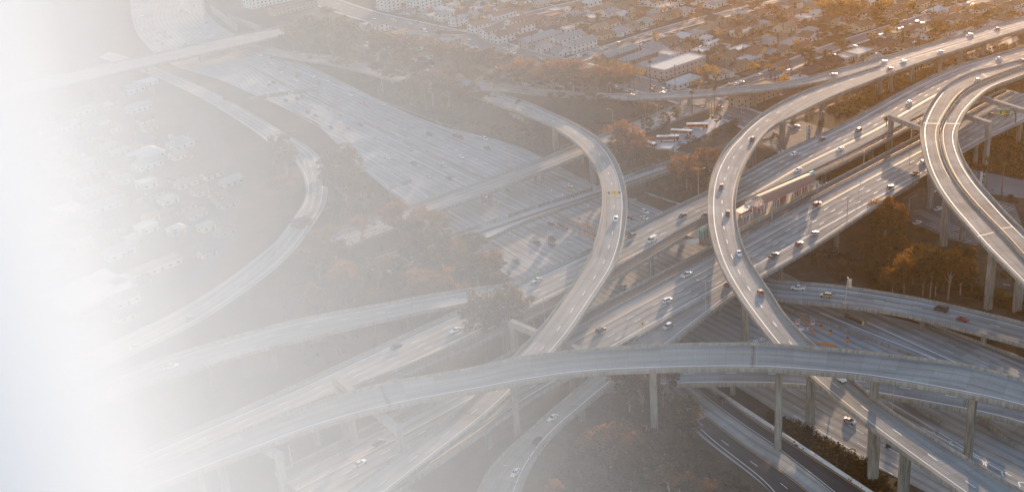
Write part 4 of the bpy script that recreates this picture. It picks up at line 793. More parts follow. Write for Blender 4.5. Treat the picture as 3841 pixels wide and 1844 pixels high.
GH = [(2,0,640,110,14,9,3.6,'g','w','b','u'),(2,0,800,80,14,10,5.4,'h','w','w','u'),(2,0,820,140,11,9,3.2,'g','w','b','u'),(2,0,900,45,15,9,3,'h','t','b','u'),(2,0,215,225,18,12,3,'h','o','r','u'),(2,0,430,190,16,9,3.6,'f','p','r','u'),(2,0,400,240,9,7,3,'h','p','r','u'),(2,0,600,180,17,9,3,'h','g','g','u'),(2,0,50,265,16,9,5.2,'g','w','r','u'),
 (2,0,480,290,11,9,3,'g','c','r','u'),(2,0,560,320,9,7,3,'f','w','w','u'),(2,0,980,270,14,9,3,'g','w','r','u'),(2,0,1200,300,15,10,3,'h','c','t','u'),(2,0,1330,255,15,11,3,'h','w','g','u'),(2,0,1430,210,15,9,3,'h','c','t','u'),(2,0,1590,180,17,9,3.4,'g','t','b','u'),(2,0,1730,140,14,10,3,'h','w','g','u'),(2,0,1560,95,18,9,3,'f','w','w','u'),(2,0,1440,50,15,10,3.4,'g','w','b','u'),
 (2,0,1080,50,15,9,3,'h','t','b','u'),(2,0,1190,70,12,9,3,'h','c','r','u'),(2,0,2050,60,18,10,3,'h','w','g','u'),(2,0,1840,370,14,10,3,'h','c','g','u'),(2,0,1970,330,15,9,3,'g','b','t','u'),(2,0,2040,250,12,9,4.6,'g','t','k','v'),(2,0,2140,320,15,9,3.6,'g','t','b','u'),(2,0,2290,330,13,8,3,'h','w','r','u'),(2,0,2320,350,16,9,3,'f','c','w','u'),(2,0,1570,450,15,10,3,'g','t','b','u'),
 (2,0,1700,400,13,10,3,'h','w','w','u'),(2,0,1400,500,14,11,3,'h','w','g','u'),(2,0,1490,530,10,7,3,'h','w','g','u'),(2,0,1960,415,8,7,3,'h','w','w','u'),(2,0,2020,460,14,4,2.4,'f','w','w','u'),(2,0,2440,485,9,6,3,'h','c','t','u'),(2,0,2480,570,17,10,3.4,'g','y','r','v'),(2,0,2180,600,13,10,3.4,'g','o','b','u'),(2,0,2390,625,15,9,3,'f','p','w','u'),(2,0,2270,700,16,10,3,'g','y','b','u'),
 (2,0,2290,525,15,7,2.8,'f','b','w','u'),(2,0,2400,230,13,9,3,'h','t','b','u'),(2,0,2500,160,13,9,3,'h','c','r','u'),(2,0,2150,720,8,8,5,'g','b','k','v'),(2,0,120,30,15,10,3,'h','w','b','u'),(2,0,290,60,13,9,3,'g','t','g','u'),(2,0,1830,30,14,9,3,'h','w','r','u'),
 (3,0,250,65,15,9,3,'g','p','t','u'),(3,0,220,150,13,9,3,'h','t','b','u'),(3,0,230,90,15,8,4.6,'h','w','b','u'),(3,0,100,95,15,10,3,'h','t','b','u'),(3,0,470,100,10,9,3.6,'g','y','t','v'),(3,0,170,310,14,11,3.2,'g','c','t','u'),(3,0,110,395,10,8,3,'h','y','b','u'),(3,0,400,345,14,9,3,'h','c','g','u'),(3,0,410,400,12,9,3,'g','w','b','v'),(3,0,190,480,17,11,3,'g','t','g','u'),
 (3,0,350,490,12,8,3,'g','o','r','u'),(3,0,120,545,13,8,3,'g','c','b','u'),(3,0,620,215,14,10,3,'g','b','b','u'),(3,0,740,240,14,9,3,'g','t','g','u'),(3,0,930,290,16,11,3.2,'g','c','b','u'),(3,0,970,185,8,9,5.2,'g','w','b','v'),(3,0,1280,380,9,8,4,'f','t','t','u'),(3,0,1440,355,12,9,3.4,'g','w','b','v'),(3,0,1510,310,10,8,3.2,'h','w','b','u'),(3,0,1600,390,8,6,3,'g','w','b','u'),
 (3,0,1290,115,16,10,3,'h','t','b','u'),(3,0,1400,80,13,9,5,'g','y','b','v'),(3,0,1530,65,12,9,3.4,'g','c','b','u'),(3,0,1850,215,16,9,3,'h','w','b','u'),(3,0,1960,220,14,9,3,'g','c','b','u'),(3,0,1740,230,12,8,3,'g','b','b','u'),(3,0,1700,130,13,8,3,'h','w','w','u'),(3,0,2130,110,16,10,3,'h','w','b','u'),(3,0,2310,55,15,9,3,'g','t','t','u'),(3,0,2340,120,15,9,3,'g','c','b','u'),
 (3,0,1180,470,15,10,3,'h','b','k','u'),(3,0,1080,530,15,9,3,'f','w','b','u'),(3,0,920,565,16,11,3.4,'f','c','w','u'),(3,0,800,600,14,9,3,'f','c','w','u'),(3,0,1000,60,10,7,3,'g','w','w','u'),(3,0,390,760,18,11,3,'g','b','k','u'),(3,0,600,665,18,9,3,'g','b','k','u'),(3,0,130,690,12,8,3,'g','p','b','u'),(3,0,30,570,9,9,3.2,'g','b','g','v'),(3,0,330,60,12,9,3,'g','c','g','u'),(3,0,2480,70,13,9,3,'h','w','b','u'),(3,0,1560,20,13,9,3,'h','t','g','u')]
for i, g in enumerate(GH):
    hs(*g[:10], g[10], chim=(i % 5 == 2), wing=((4, 3, -1 if i % 2 else 1) if i % 3 == 0 and g[7] != 'f' else None), **({'st': 2} if g[6] > 5 else {}))
# apartment slab under the connector and the lot hut
hs(2,0,2440,1010,34,11,7.5,'f','t','t','u',name='apartment_building',desc='tan three storey apartment block',place='beneath the connector beside the cypresses',st=2)
hs(2,1,1560,300,7,6,3.2,'f','t','w','u',name='utility_hut',desc='small brick hut with pale flat roof',place='at the corner of the bus lot',rot=.5)
# more of the same streets between the ones read off the photo
def clear(x, y, rad, keys=('s1', 's2', 's3', 's4', 'r9', 'r2', 'u105', 'br1'), pad=2.0):
    for k in keys:
        r = RIBS[k]; d = np.hypot(r.C[:, 0] - x, r.C[:, 1] - y); j = int(d.argmin())
        if d[j] < r.W[j] / 2 + rad + pad: return False
    return True
nf = 0
ux, uy = math.sin(D2R(51)), math.cos(D2R(51))
for gi in range(-60, 60):
    for gj in range(-40, 40):
        x = 150 + ux * gi * 16 + uy * gj * 15 + random.uniform(-2, 2); y = 800 + uy * gi * 16 - ux * gj * 15 + random.uniform(-2, 2)
        if terrain(x, y) < PLAT - .05: continue
        px, py = proj((x, y, PLAT))
        if not (1450 < px < 3900 and -30 < py < 600): continue
        if py > 330 + (px - 2400) * -.02 and px > 2000: 
            if not (px > 2950 and py < 250): continue
        if px < 1900 and py > 200: continue
        if any(math.hypot(x - hx, y - hy) < hr + 7.2 for hx, hy, hr in HOUSES): continue
        if not clear(x, y, 5.5): continue
        if random.random() < .12: continue
        L = random.choice((9, 11, 13)); D = random.choice((7, 8, 9)); kind = random.choice('gghhf'); wc = random.choice('wwwcctpgy'); rc = random.choice('ggbrtkgw') if kind != 'f' else 'w'
        house((x, y, PLAT), L, D, 3.0, kind, wc, rc, HU + random.choice((0, 0, math.pi / 2)), place='at top centre' if px < 2880 else 'at top right', chim=random.random() < .2, wing=((4, 3, random.choice((-1, 1))) if kind != 'f' and random.random() < .4 else None)); nf += 1
print('filler houses', nf)
for i, (a, b, c, d, L, D, k, wc, rc) in enumerate([(0,1,1820,240,14,10,'h','w','g'),(0,1,1480,350,18,14,'h','w','w'),(0,1,1490,440,16,9,'g','w','g'),(0,1,1100,780,14,10,'h','p','r'),(0,1,1480,640,10,8,'f','w','w'),(0,1,660,910,14,9,'f','w','w'),(0,1,1480,1085,10,8,'f','w','w'),(0,1,1000,880,22,8,'g','w','g'),(0,1,820,540,14,9,'g','w','g'),(0,1,1780,1110,8,6,'h','w','w'),
    (0,2,1200,90,14,9,'g','w','g'),(0,2,1250,570,12,9,'h','w','g'),(0,2,900,520,34,30,'f','t','w'),(0,2,1230,410,10,9,'f','w','w'),(0,2,1560,250,26,7,'f','c','t'),(0,2,520,190,16,9,'g','w','g'),(0,0,1460,860,18,8,'f','w','w'),(0,0,1350,920,14,9,'g','w','g'),(0,0,1400,1110,16,9,'g','w','g'),(0,0,850,1140,14,8,'h','w','g'),(0,1,700,60,16,9,'h','w','g')]):
    p = WT(T((a, b, c, d))); house(p, L, D, 3.4, k, wc, rc, HU + .1, place='in the fog at far left')
g_ = random.Random(5)
for gi in range(-8, 22):
    for gj in range(-14, 14):
        x = -260 + ux * gi * 19 + uy * gj * 17 + g_.uniform(-3, 3); y = 520 + uy * gi * 19 - ux * gj * 17 + g_.uniform(-3, 3); px, py = proj((x, y, 0)); r0 = RIBS['r10']; jj = nearest(r0, (x, y)); sgn = (np.array([x, y]) - r0.C[jj, :2]) @ r0.n[jj, :2]
        if not (120 < px < 880 and 230 < py < 1330) or sgn < 34 or terrain(x, y) > .3 or any(math.hypot(x - hx, y - hy) < hr + 8 for hx, hy, hr in HOUSES) or g_.random() < .22: continue
        kind = g_.choice('gghf'); house((x, y, 0), g_.choice((8, 10, 12)), g_.choice((6, 7, 8)), 2.8, kind, g_.choice('cctgt'), g_.choice('gbbtkk') if kind != 'f' else 'g', HU + .1, place='in the fog at far left')
# sheds and garages in the yards
for k in range(90):
    hx, hy, hr = random.choice(HOUSES); x, y = hx + random.uniform(-14, 14), hy + random.uniform(-14, 14)
    if terrain(x, y) < PLAT - .05 or any(math.hypot(x - a, y - b) < c + 3.2 for a, b, c in HOUSES) or not clear(x, y, 3): continue
    px, py = proj((x, y, PLAT))
    if not (1450 < px < 3860 and -10 < py < 420): continue
    L, D = random.choice(((5, 4), (6, 5), (7, 4))); kind = random.choice('ffg'); rc = random.choice('wwgbt'); wc = random.choice('wtcg'); a, b = house_mesh(L, D, 2.4, kind, wc, rc, 'u')
    root = empty('shed', (x, y, PLAT), HU + random.choice((0, math.pi / 2))); obj('wall', a, root); obj('roof', b, root); reg(root, '%s shed with %s %s roof' % (WALL[wc][0], ROOF[rc][0], dict(f='flat', g='gabled')[kind]), 'in a yard at top centre' if px < 2880 else 'in a yard at top right', 'shed', 'sheds in the yards'); HOUSES.append((x, y, 3))
# ------------------------------------------------------------------ painted lines on the ground freeway
gm = MB()
def gline(P, Q, wd=.22, dash=None, mi=0, z=.085):
    a, b = WZ(P, 0.05), WZ(Q, 0.05); d = b - a; L = np.hypot(d[0], d[1]); d = d / L; n_ = np.array([d[1], -d[0], 0]) * wd / 2
    for s in ([0] if not dash else np.arange(0, L, dash[1])):
        e = L if not dash else min(L, s + dash[0]); p, q = a + d * s, a + d * e; gm.add([(p[0] - n_[0], p[1] - n_[1], z), (p[0] + n_[0], p[1] + n_[1], z), (q[0] + n_[0], q[1] + n_[1], z), (q[0] - n_[0], q[1] - n_[1], z)], [(0, 1, 2, 3)], mi)
c1 = lambda a, b: (1300 + a / 4.293, 440 + b / 4.293); s5 = lambda a, b: (3000 + a / 4.293, 1420 + b / 4.293); s4 = lambda a, b: (3240 + a / 4.286, 1140 + b / 4.286); s3 = lambda a, b: (1800 + a / 4.293, 700 + b / 4.293)
DA = (3.7, 14.6)
for P, Q, w_, d in [(c1(-1500,-1000),c1(2576,470),.25,None),(c1(-1500,-1050),c1(4300,1270),.25,None),(c1(-400,-180),c1(4300,1560),.22,None),(c1(-1700,-680),c1(3600,1900),.22,None),(c1(-900,-480),c1(3600,1790),.22,None),(c1(-1500,-430),c1(3200,2170),.22,None),(c1(150,520),c1(3000,2400),.25,None),(c1(300,820),c1(1400,1680),.25,None),
    (c1(-1500,-830),c1(4300,1370),.18,DA),(c1(-1500,-930),c1(4300,1440),.18,DA),(c1(-1700,-600),c1(3500,2000),.18,DA),(c1(-1700,-520),c1(3300,2100),.18,DA),(c1(-600,-250),c1(3900,1650),.18,DA),(c1(250,560),c1(2600,2190),.18,DA),
    (s5(-200,170),s5(1900,1380),.2,DA),(s5(-300,60),s5(1700,1120),.2,DA),(s5(-100,430),s5(1600,1420),.2,DA),(s5(-100,585),s5(1500,1540),.25,None),(s5(-100,230),s5(2200,1560),.2,DA),(s5(100,100),s5(2400,1380),.2,DA),
    (s4(45,290),s4(2700,1480),.5,None),(s4(-700,140),s4(2200,1300),.5,None),(s4(270,300),s4(2800,1350),.2,DA),(s4(300,200),s4(2800,1230),.2,DA),(s4(700,210),s4(2800,1090),.22,None),
    (s3(520,800),s3(1300,1330),.25,None),(s5(1430,365),s5(2900,1260),.3,None),(s5(1980,790),s5(3400,1560),.3,None)]: gline(P, Q, w_, d)
gline(s5(1500,270), s5(3500,1420), .3, None, 1)
def chev(L, arm=26):
    for x, y, k in L:
        a = (x, y); gline(a, (x - 22 * k, y + 1), .3); gline(a, (x + 3 * k, y - 9), .3)
for x, y in ((720,65),(840,120),(960,170),(1075,215),(1205,270),(1345,335),(1495,400),(1640,460),(1785,520),(1950,595),(2110,655),(2265,720),(2440,795)):
    p = c1(x, y); gline(c1(x - 18, y + 25), c1(x, y), .28); gline(c1(x - 18, y + 25), c1(x - 110, y + 18), .28)
for x, y in ((310,620),(485,735),(665,850),(825,965)): gline(c1(x, y), c1(x + 55, y - 42), .3); gline(c1(x + 55, y - 42), c1(x + 170, y - 50), .3)
for x, y in ((1110,640),(1310,750),(1520,875),(1745,995)): gline(c1(x, y), c1(x + 35, y - 25), .25); gline(c1(x + 35, y - 25), c1(x + 110, y - 15), .25)
for x, y in ((1145,80),(1325,150),(1735,330),(1925,425)): gline(s3(x, y), s3(x + 18, y - 45), .3); gline(s3(x, y), s3(x - 150, y + 5), .3)
for x, y in ((290,270),(1080,750),(1360,925)): gline(s3(x, y), s3(x + 25, y - 40), .3); gline(s3(x + 25, y - 40), s3(x + 150, y - 35), .3)
for x, y in ((2165,900),(2420,1060),(2690,1220),(2960,1380)): gline(s5(x, y), s5(x - 10, y - 60), .35); gline(s5(x - 10, y - 60), s5(x + 90, y - 45), .35)
for k in range(6): x, y = 1670 + k * 170, 625 + k * 102; gline(T((3,3,x + 20,y + 45)), T((3,3,x,y)), .4); gline(T((3,3,x,y)), T((3,3,x + 60,y + 8)), .4)
tag(obj('road_markings', gm.me('road_markings', [M_WHITE, M_YEL])), kind='structure')
# lane lines of the side roads
sm_ = MB()
strip(RIBS['r11'], sm_, .5, .22, dz=.03, mi=1); strip(RIBS['r11'], sm_, -1.2, .25, dz=.03); strip(RIBS['r11'], sm_, 4.6, .2, dash=DA, dz=.03); strip(RIBS['r12'], sm_, -.6, .22, dz=.03); strip(RIBS['r12'], sm_, .5, .22, dz=.03, mi=1)
strip(RIBS['s8'], sm_, lambda w: w * .5, .22, dash=DA, dz=.05); strip(RIBS['s1'], sm_, lambda w: w * .5 + .3, .2, dz=.07, mi=1); strip(RIBS['s1'], sm_, lambda w: w * .28, .2, dash=DA, dz=.07); strip(RIBS['s1'], sm_, lambda w: w * .72, .2, dash=DA, dz=.07); strip(RIBS['r10'], sm_, 3, .25, dz=.08); strip(RIBS['r10'], sm_, lambda w: w * .55, .25, dash=DA, dz=.08); strip(RIBS['r10'], sm_, -1.5, .25, dz=.08)
tag(obj('road_markings', sm_.me('road_markings', [M_WHITE, M_YEL])), kind='structure')
def wall_line(name, P, Q, h, th, mat, label, cat, z0=None, n=1, group=None):
    a, b = (WT(P), WT(Q)) if z0 is None else (WZ(P, z0), WZ(Q, z0)); d = b - a; L = float(np.hypot(d[0], d[1])); m = MB(); k = max(1, int(L / 8)); rz = math.atan2(d[1], d[0])
    for i in range(k):
        x0, x1 = L * i / k, L * (i + 1) / k; za = a[2] + d[2] * i / k; zb = a[2] + d[2] * (i + 1) / k
        if z0 is None:
            q = a + d * (i / k); za = terrain(q[0], q[1]); q = a + d * ((i + 1) / k); zb = terrain(q[0], q[1])
        za -= a[2]; zb -= a[2]
        vs = [(x0, -th / 2 - .12, za - .3), (x0, th / 2 + .12, za - .3), (x0, th / 2, za + h), (x0, -th / 2, za + h), (x1, -th / 2 - .12, zb - .3), (x1, th / 2 + .12, zb - .3), (x1, th / 2, zb + h), (x1, -th / 2, zb + h)]
        m.add(vs, [(0, 3, 7, 4), (3, 2, 6, 7), (2, 1, 5, 6)] + ([(0, 1, 2, 3)] if i == 0 else []) + ([(4, 7, 6, 5)] if i == k - 1 else []))
    return tag(obj(name, m.me(name, mat), None, tuple(a), rz), label, cat, group)
wall_line('median_barrier', c1(-1500, -790), c1(4100, 1905), .95, .45, M_PARA, 'long low median wall along the middle of the foggy ground freeway', 'barrier', 0)
wall_line('concrete_barrier', T((2,3,1930,145)), T((3,3,1150,1330)), 1.2, .5, plain('white_wall', (.66, .66, .66), .8, .1, 1), 'white concrete wall beside the dark road at bottom right', 'barrier', 0)
wall_line('concrete_barrier', T((3,2,0,560)), T((3,2,1600,1165)), 1.1, .5, M_PARA, 'grey concrete wall between lanes beyond the topmost ramp, right', 'barrier', 0)
wall_line('concrete_barrier', T((3,2,1500,745)), T((3,2,2800,1235)), 1.1, .5, M_PARA, 'concrete edge wall along the far side of ground lanes at right', 'barrier', 0)
wall_line('concrete_barrier', T((3,3,2075,460)), T((3,3,2500,800)), 1.4, .6, M_PARA, 'short wall with pointed end under the low overpass at lower right', 'barrier', 0)
wall_line('concrete_barrier', T((3,3,1230,260)), T((3,3,1760,560)), 1.0, .45, M_PARA, 'low wall beside the chevron markings at lower right', 'barrier', 0)
wall_line('retaining_wall', T((1,0,930,480)), T((1,0,1255,590)), 4.5, .5, M_PARA, 'curved pale retaining wall below the small car park, upper left', 'wall')
wall_line('guard_rail', T((2,1,1340,705)), T((2,1,1790,850)), .7, .12, M_STEEL, 'guard rail beside the lower road right of the rail bridge', 'guard rail')

# ------------------------------------------------------------------ rail bridge with graffiti wall, rails
bridge('br2', 'rail bridge with graffiti covered wall crossing the ground freeway', 'bridge', name='rail_bridge', road=M_LOTC, depth=1.7, inset=.1, para=(False, True), ph=.7)
r = RIBS['br2']; v, f = sweep(r, [(0, -.14), (.4, -.14), (.35, 1.9), (0, 1.9)]); o = obj('graffiti_wall', mesh('graffiti_wall', v, f, M_PARA), r.root); o.matrix_parent_inverse = Matrix.Translation(-r.root.location)
M_INK = [plain('spray_black', (.03, .03, .035), .6, .2, 3), plain('spray_silver', (.62, .62, .64), .4, .1, 3), plain('spray_violet', (.20, .13, .30), .6, .2, 3), plain('spray_grey', (.10, .10, .12), .6, .2, 3)]
def text_mesh(s, size, mat, name='lettering', extr=.03, bold=0.0, parent=None, M=None, sx=1.0):
    cu = bpy.data.curves.new('t', 'FONT'); cu.body = s; cu.size = size; cu.extrude = extr; cu.align_x = 'CENTER'; cu.align_y = 'CENTER'; cu.resolution_u = 2; cu.offset = bold
    ob = bpy.data.objects.new('t', cu); COL.objects.link(ob); dg = bpy.context.evaluated_depsgraph_get(); me = bpy.data.meshes.new_from_object(ob.evaluated_get(dg)); bpy.data.objects.remove(ob); bpy.data.curves.remove(cu)
    me.name = name; me.materials.clear(); me.materials.append(mat)
    if M is not None: me.transform(M)
    return obj(name, me, parent)
tags_ = [('SOUTHLOS', 0), ('TPCP', 3), ('THRULLER', 1), ('SKEO', 1), ('KNEX', 0), ('RES', 2), ('BNDR', 0), ('YEON', 3), ('SHOS', 0), ('PACE', 0), ('EXOL', 1), ('IIIII', 2), ('APOV', 1), ('WAVE', 0), ('OKBED', 3)]
S0, S1 = frac_at('br2', (1,1,2010,1140), 10) * r.S[-1], frac_at('br2', (2,1,1500,420), 10) * r.S[-1]
for k, (s, mi) in enumerate(tags_):
    sc_ = S0 + (S1 - S0) * (k + .5) / len(tags_); i = min(len(r.S) - 2, int(np.searchsorted(r.S, sc_))); wmax = (S1 - S0) / len(tags_) * .9
    t = r.t[i]; n_ = r.n[i]; c = r.A[i] + n_ * .46 + np.array([0, 0, .95]) + t * (sc_ - r.S[i])
    R = Matrix(((t[0], 0, n_[0], c[0]), (t[1], 0, n_[1], c[1]), (0, 1, 0, c[2]), (0, 0, 0, 1)))
    size = 1.9; o = text_mesh(s, size, M_INK[mi], 'graffiti', .02, .03, r.root, None); wd = max(v_.co.x for v_ in o.data.vertices) * 2; o.data.transform(Matrix.Diagonal((wmax / max(wd, .1), 1.1, 1, 1))); o.data.transform(R); o.matrix_parent_inverse = Matrix.Translation(-r.root.location)
def track(r, u, parent=None, i0=0, i1=None, ball=2.1, top=.12):
    i1 = i1 or len(r.C)
    def uu(i, o): return (r.A[i] + r.n[i] * (u + o)) if u >= 0 else (r.B[i] + r.n[i] * (u + o))
    for nm, o0, o1, z1, mt in (('ballast', -ball, ball, top, M_BALL), ('rail', -.78, -.66, top + .17, M_RAIL), ('rail', .66, .78, top + .17, M_RAIL)):
        v = []; f = []
        for i in range(i0, i1):
            for o, z in ((o0, .01), (o0, z1), (o1, z1), (o1, .01)): p = uu(i, o); v.append((p[0], p[1], p[2] + z))
        for i in range(i1 - i0 - 1):
            for k in range(3): a = i * 4 + k; f.append((a, a + 1, a + 5, a + 4))
        ob = obj(nm, mesh(nm, v, f, mt), parent)
        if parent is not None: ob.matrix_parent_inverse = Matrix.Translation(-parent.location)
        else: tag(ob, kind='structure')
track(r, float(r.W.mean() / 2) , r.root, ball=1.2)
track(RIBS['u105'], -3.3, RIBS['u105'].root, ball=2.3); track(RIBS['l105'], 2.9, RIBS['l105'].root, ball=2.2)
# fence between the traffic and the track, and mesh fences on the bridge
def fence_on(key, u, h, name, parent, step=3.0, i0=0, i1=None):
    r = RIBS[key]; m = MB(); i1 = i1 or len(r.C)
    def P(s):
        i = min(len(r.S) - 2, max(0, int(np.searchsorted(r.S, s) - 1))); t = (s - r.S[i]) / (r.S[i + 1] - r.S[i]); A = r.A[i] * (1 - t) + r.A[i + 1] * t; B = r.B[i] * (1 - t) + r.B[i + 1] * t; n_ = (B - A) / np.linalg.norm(B - A); return (A + n_ * u) if u >= 0 else (B + n_ * u)
    ss = np.arange(r.S[i0], r.S[i1 - 1], step)
    for s in ss: p = P(s); m.tube([(p[0], p[1], p[2] + .1), (p[0], p[1], p[2] + h)], .05, 4)
    for z in (.9, h): m.tube([tuple(P(s) + np.array([0, 0, z])) for s in ss[::3]], .035, 4)
    o = obj(name, m.me(name, M_STEEL), parent); o.matrix_parent_inverse = Matrix.Translation(-parent.location)
fence_on('u105', -6.3, 2.0, 'fence', RIBS['u105'].root)
v, f = sweep(RIBS['u105'], [(-6.5, .0), (-6.05, .0), (-6.15, .75), (-6.4, .75)]); o = obj('parapet', mesh('parapet', v, f, M_PARA), RIBS['u105'].root); o.matrix_parent_inverse = Matrix.Translation(-RIBS['u105'].root.location)
v, f = sweep(RIBS['l105'], [(5.5, .0), (5.9, .0), (5.8, .6), (5.6, .6)]); o = obj('parapet', mesh('parapet', v, f, M_PARA), RIBS['l105'].root); o.matrix_parent_inverse = Matrix.Translation(-RIBS['l105'].root.location)
fence_on('br1', .2, 2.8, 'fence', RIBS['br1'].root, 5); fence_on('br1', -.2, 2.8, 'fence', RIBS['br1'].root, 5); fence_on('br2', .2, 3.4, 'fence', RIBS['br2'].root, 5)
rr = mkrib('railway', *(lambda C: (C + np.array([0, 2.2, 0]), C - np.array([0, 2.2, 0])))(np.array(catmull([WZ(p, 6.05) for p in (T((2,1,1640,400)), T((2,1,2130,235)), T((3,0,700,1040)), T((3,0,1200,820)), T((3,0,2000,545)), T((3,0,2576,320)))], 8))))
for i in range(len(rr.C)):
    z = terrain(rr.C[i][0], rr.C[i][1]) + .05
    for E_ in (rr.A, rr.B): E_[i, 2] = z
track(rr, 2.2, None, ball=2.4)

# ------------------------------------------------------------------ station between the decks
zf = lambda a, b: (2500 + a / 4.1226, 600 + b / 4.1226)
h50 = np.array([math.sin(D2R(50)), math.cos(D2R(50)), 0]); UB, LA = RIBS['u105'].B, RIBS['l105'].A
def on(E, t): s = E @ h50; return np.array([np.interp(t, s, E[:, 0]), np.interp(t, s, E[:, 1]), 15.0])
t0, t1 = float(WZ(zf(420, 1200), 16) @ h50), float(WZ(zf(2330, 430), 16) @ h50); P0 = (on(UB, t0) + on(LA, t0)) / 2
st = empty('station_platform', (P0[0], P0[1], 15.0)); tag(st, 'train station platform squeezed between the two straight decks', 'platform'); SI = Matrix.Translation(-st.location)
def sput(nm, me): o = obj(nm, me, st); o.matrix_parent_inverse = SI; return o
ts = np.linspace(t0, t1, 24); m = MB(); ye = MB(); M_PLAT = plain('platform_paving', (.34, .22, .18), .8, .2, 1.0)
for a, b in zip(ts[:-1], ts[1:]):
    q = [on(UB, a), on(LA, a), on(LA, b), on(UB, b)]; q = [q[0] + (q[1] - q[0]) * .02, q[1] - (q[1] - q[0]) * .02, q[2] - (q[2] - q[3]) * .02, q[3] + (q[2] - q[3]) * .02]
    m.add([(x[0], x[1], 14.2) for x in q] + [(x[0], x[1], 16.0) for x in q], [(4, 5, 6, 7), (0, 1, 5, 4), (2, 3, 7, 6)])
    for k0, k1, o in ((1, 0, .8), (0, 1, .8)):
        e0, e1 = q[k0], q[3 - k0]; d0 = (q[k1] - q[k0]) / np.linalg.norm(q[k1] - q[k0]); ye.add([(e0[0], e0[1], 16.02), tuple((e0 + d0 * o)[:2]) + (16.02,), tuple((e1 + d0 * o)[:2]) + (16.02,), (e1[0], e1[1], 16.02)], [(0, 1, 2, 3)])
a, b = on(UB, t0), on(LA, t0); c, d = on(UB, t1), on(LA, t1); m.add([(a[0], a[1], 14.2), (b[0], b[1], 14.2), (b[0], b[1], 16), (a[0], a[1], 16)], [(0, 1, 2, 3)]); m.add([(c[0], c[1], 14.2), (d[0], d[1], 14.2), (d[0], d[1], 16), (c[0], c[1], 16)], [(0, 3, 2, 1)])
sput('slab', m.me('slab', M_PLAT)); sput('edge_strip', ye.me('edge_strip', plain('tactile_yellow', (.60, .40, .10), .8, .15, 2)))
M_CANOPY = plain('canopy_metal', (.34, .17, .125), .6, .1, .5, .1); M_FRAME = plain('white_steel', (.70, .69, .67), .5, .05, 2); M_GREEN = plain('pale_green_panel', (.30, .50, .42), .5, .1, 2)
ca, cb = WZ(zf(1310, 690), 19.6), WZ(zf(2215, 300), 19.6); cd = cb - ca; CL = float(np.hypot(cd[0], cd[1])); crz = math.atan2(cd[1], cd[0])
cn = empty('platform_canopy', (ca[0], ca[1], 16.0), crz); tag(cn, 'long copper coloured barrel vault roof over the station platform', 'canopy')
def vault(L, R, rise, z, x0=0.0, n=14, th=.12):
    m = MB(); vs = []; 
    for x in (x0, x0 + L):
        for k in range(n + 1):
            a = math.pi * k / n; vs.append((x, -R * math.cos(a), z + rise * math.sin(a)))
        for k in range(n + 1):
            a = math.pi * k / n; vs.append((x, -(R - th) * math.cos(a), z + (rise - th) * math.sin(a)))
    N = 2 * (n + 1); fs = []
    for k in range(n): fs += [(k, k + 1, N + k + 1, N + k), (n + 1 + k, N + n + 1 + k, N + n + 2 + k, n + 2 + k), (k, n + 1 + k, n + 2 + k, k + 1), (N + k, N + k + 1, N + n + 2 + k, N + n + 1 + k)]
    m.add(vs, fs); return m
obj('vault', vault(CL - 4.5, 3.6, 3.0, 3.4, 4.5).me('vault', M_CANOPY, smooth=False), cn)
fm = MB()
for k in range(9):
    a = math.pi * k / 8; fm.tube([(-.1, 0, 3.4), (-.1, -3.5 * math.cos(a), 3.4 + 2.9 * math.sin(a))], .07, 4)
for xx_ in (1.4, 3.0, 4.4): fm.tube([(xx_, -3.5 * math.cos(math.pi * k / 12), 3.4 + 2.9 * math.sin(math.pi * k / 12)) for k in range(13)], .09, 4)
for a_ in (.15, .32, .5, .68, .85): fm.tube([(-.1, -3.5 * math.cos(math.pi * a_), 3.4 + 2.9 * math.sin(math.pi * a_)), (4.5, -3.5 * math.cos(math.pi * a_), 3.4 + 2.9 * math.sin(math.pi * a_))], .07, 4)
for rr_ in (1.8, 2.7, 3.55): fm.tube([(-.1, -rr_ * math.cos(math.pi * k / 12), 3.4 + rr_ * .83 * math.sin(math.pi * k / 12)) for k in range(13)], .08, 4)
obj('arch_frame', fm.me('arch_frame', M_FRAME), cn)
for i in range(9):
    x = CL * i / 8
    for s in (-1, 1): q = MB(); q.tube([(0, 0, 0), (0, 0, 3.5)], .17, 6); obj('post', q.me('post', M_FRAME), cn, (x, s * 3.3, 0))
bm = MB()
for s in (-1, 1): bm.box(0, CL, s * 3.4 - .12, s * 3.4 + .12, 3.2, 3.5)
for i in range(17): bm.box(CL * i / 16 - .06, CL * i / 16 + .06, -3.3, 3.3, 3.25, 3.4)
obj('eaves_beam', bm.me('eaves_beam', M_FRAME), cn)
red = plain('red_brick_tile', (.42, .10, .07), .7, .2, 2); km = MB()
for x in (3, 16, 30, 44, 55): 
    if x < CL - 3: km.box(x, x + 6.5, -1.3, 1.3, 0, 1.9); km.box(x + 7.5, x + 9, 1.6, 2.4, 0, 2.3)
obj('bench_block', km.me('bench_block', red), cn)
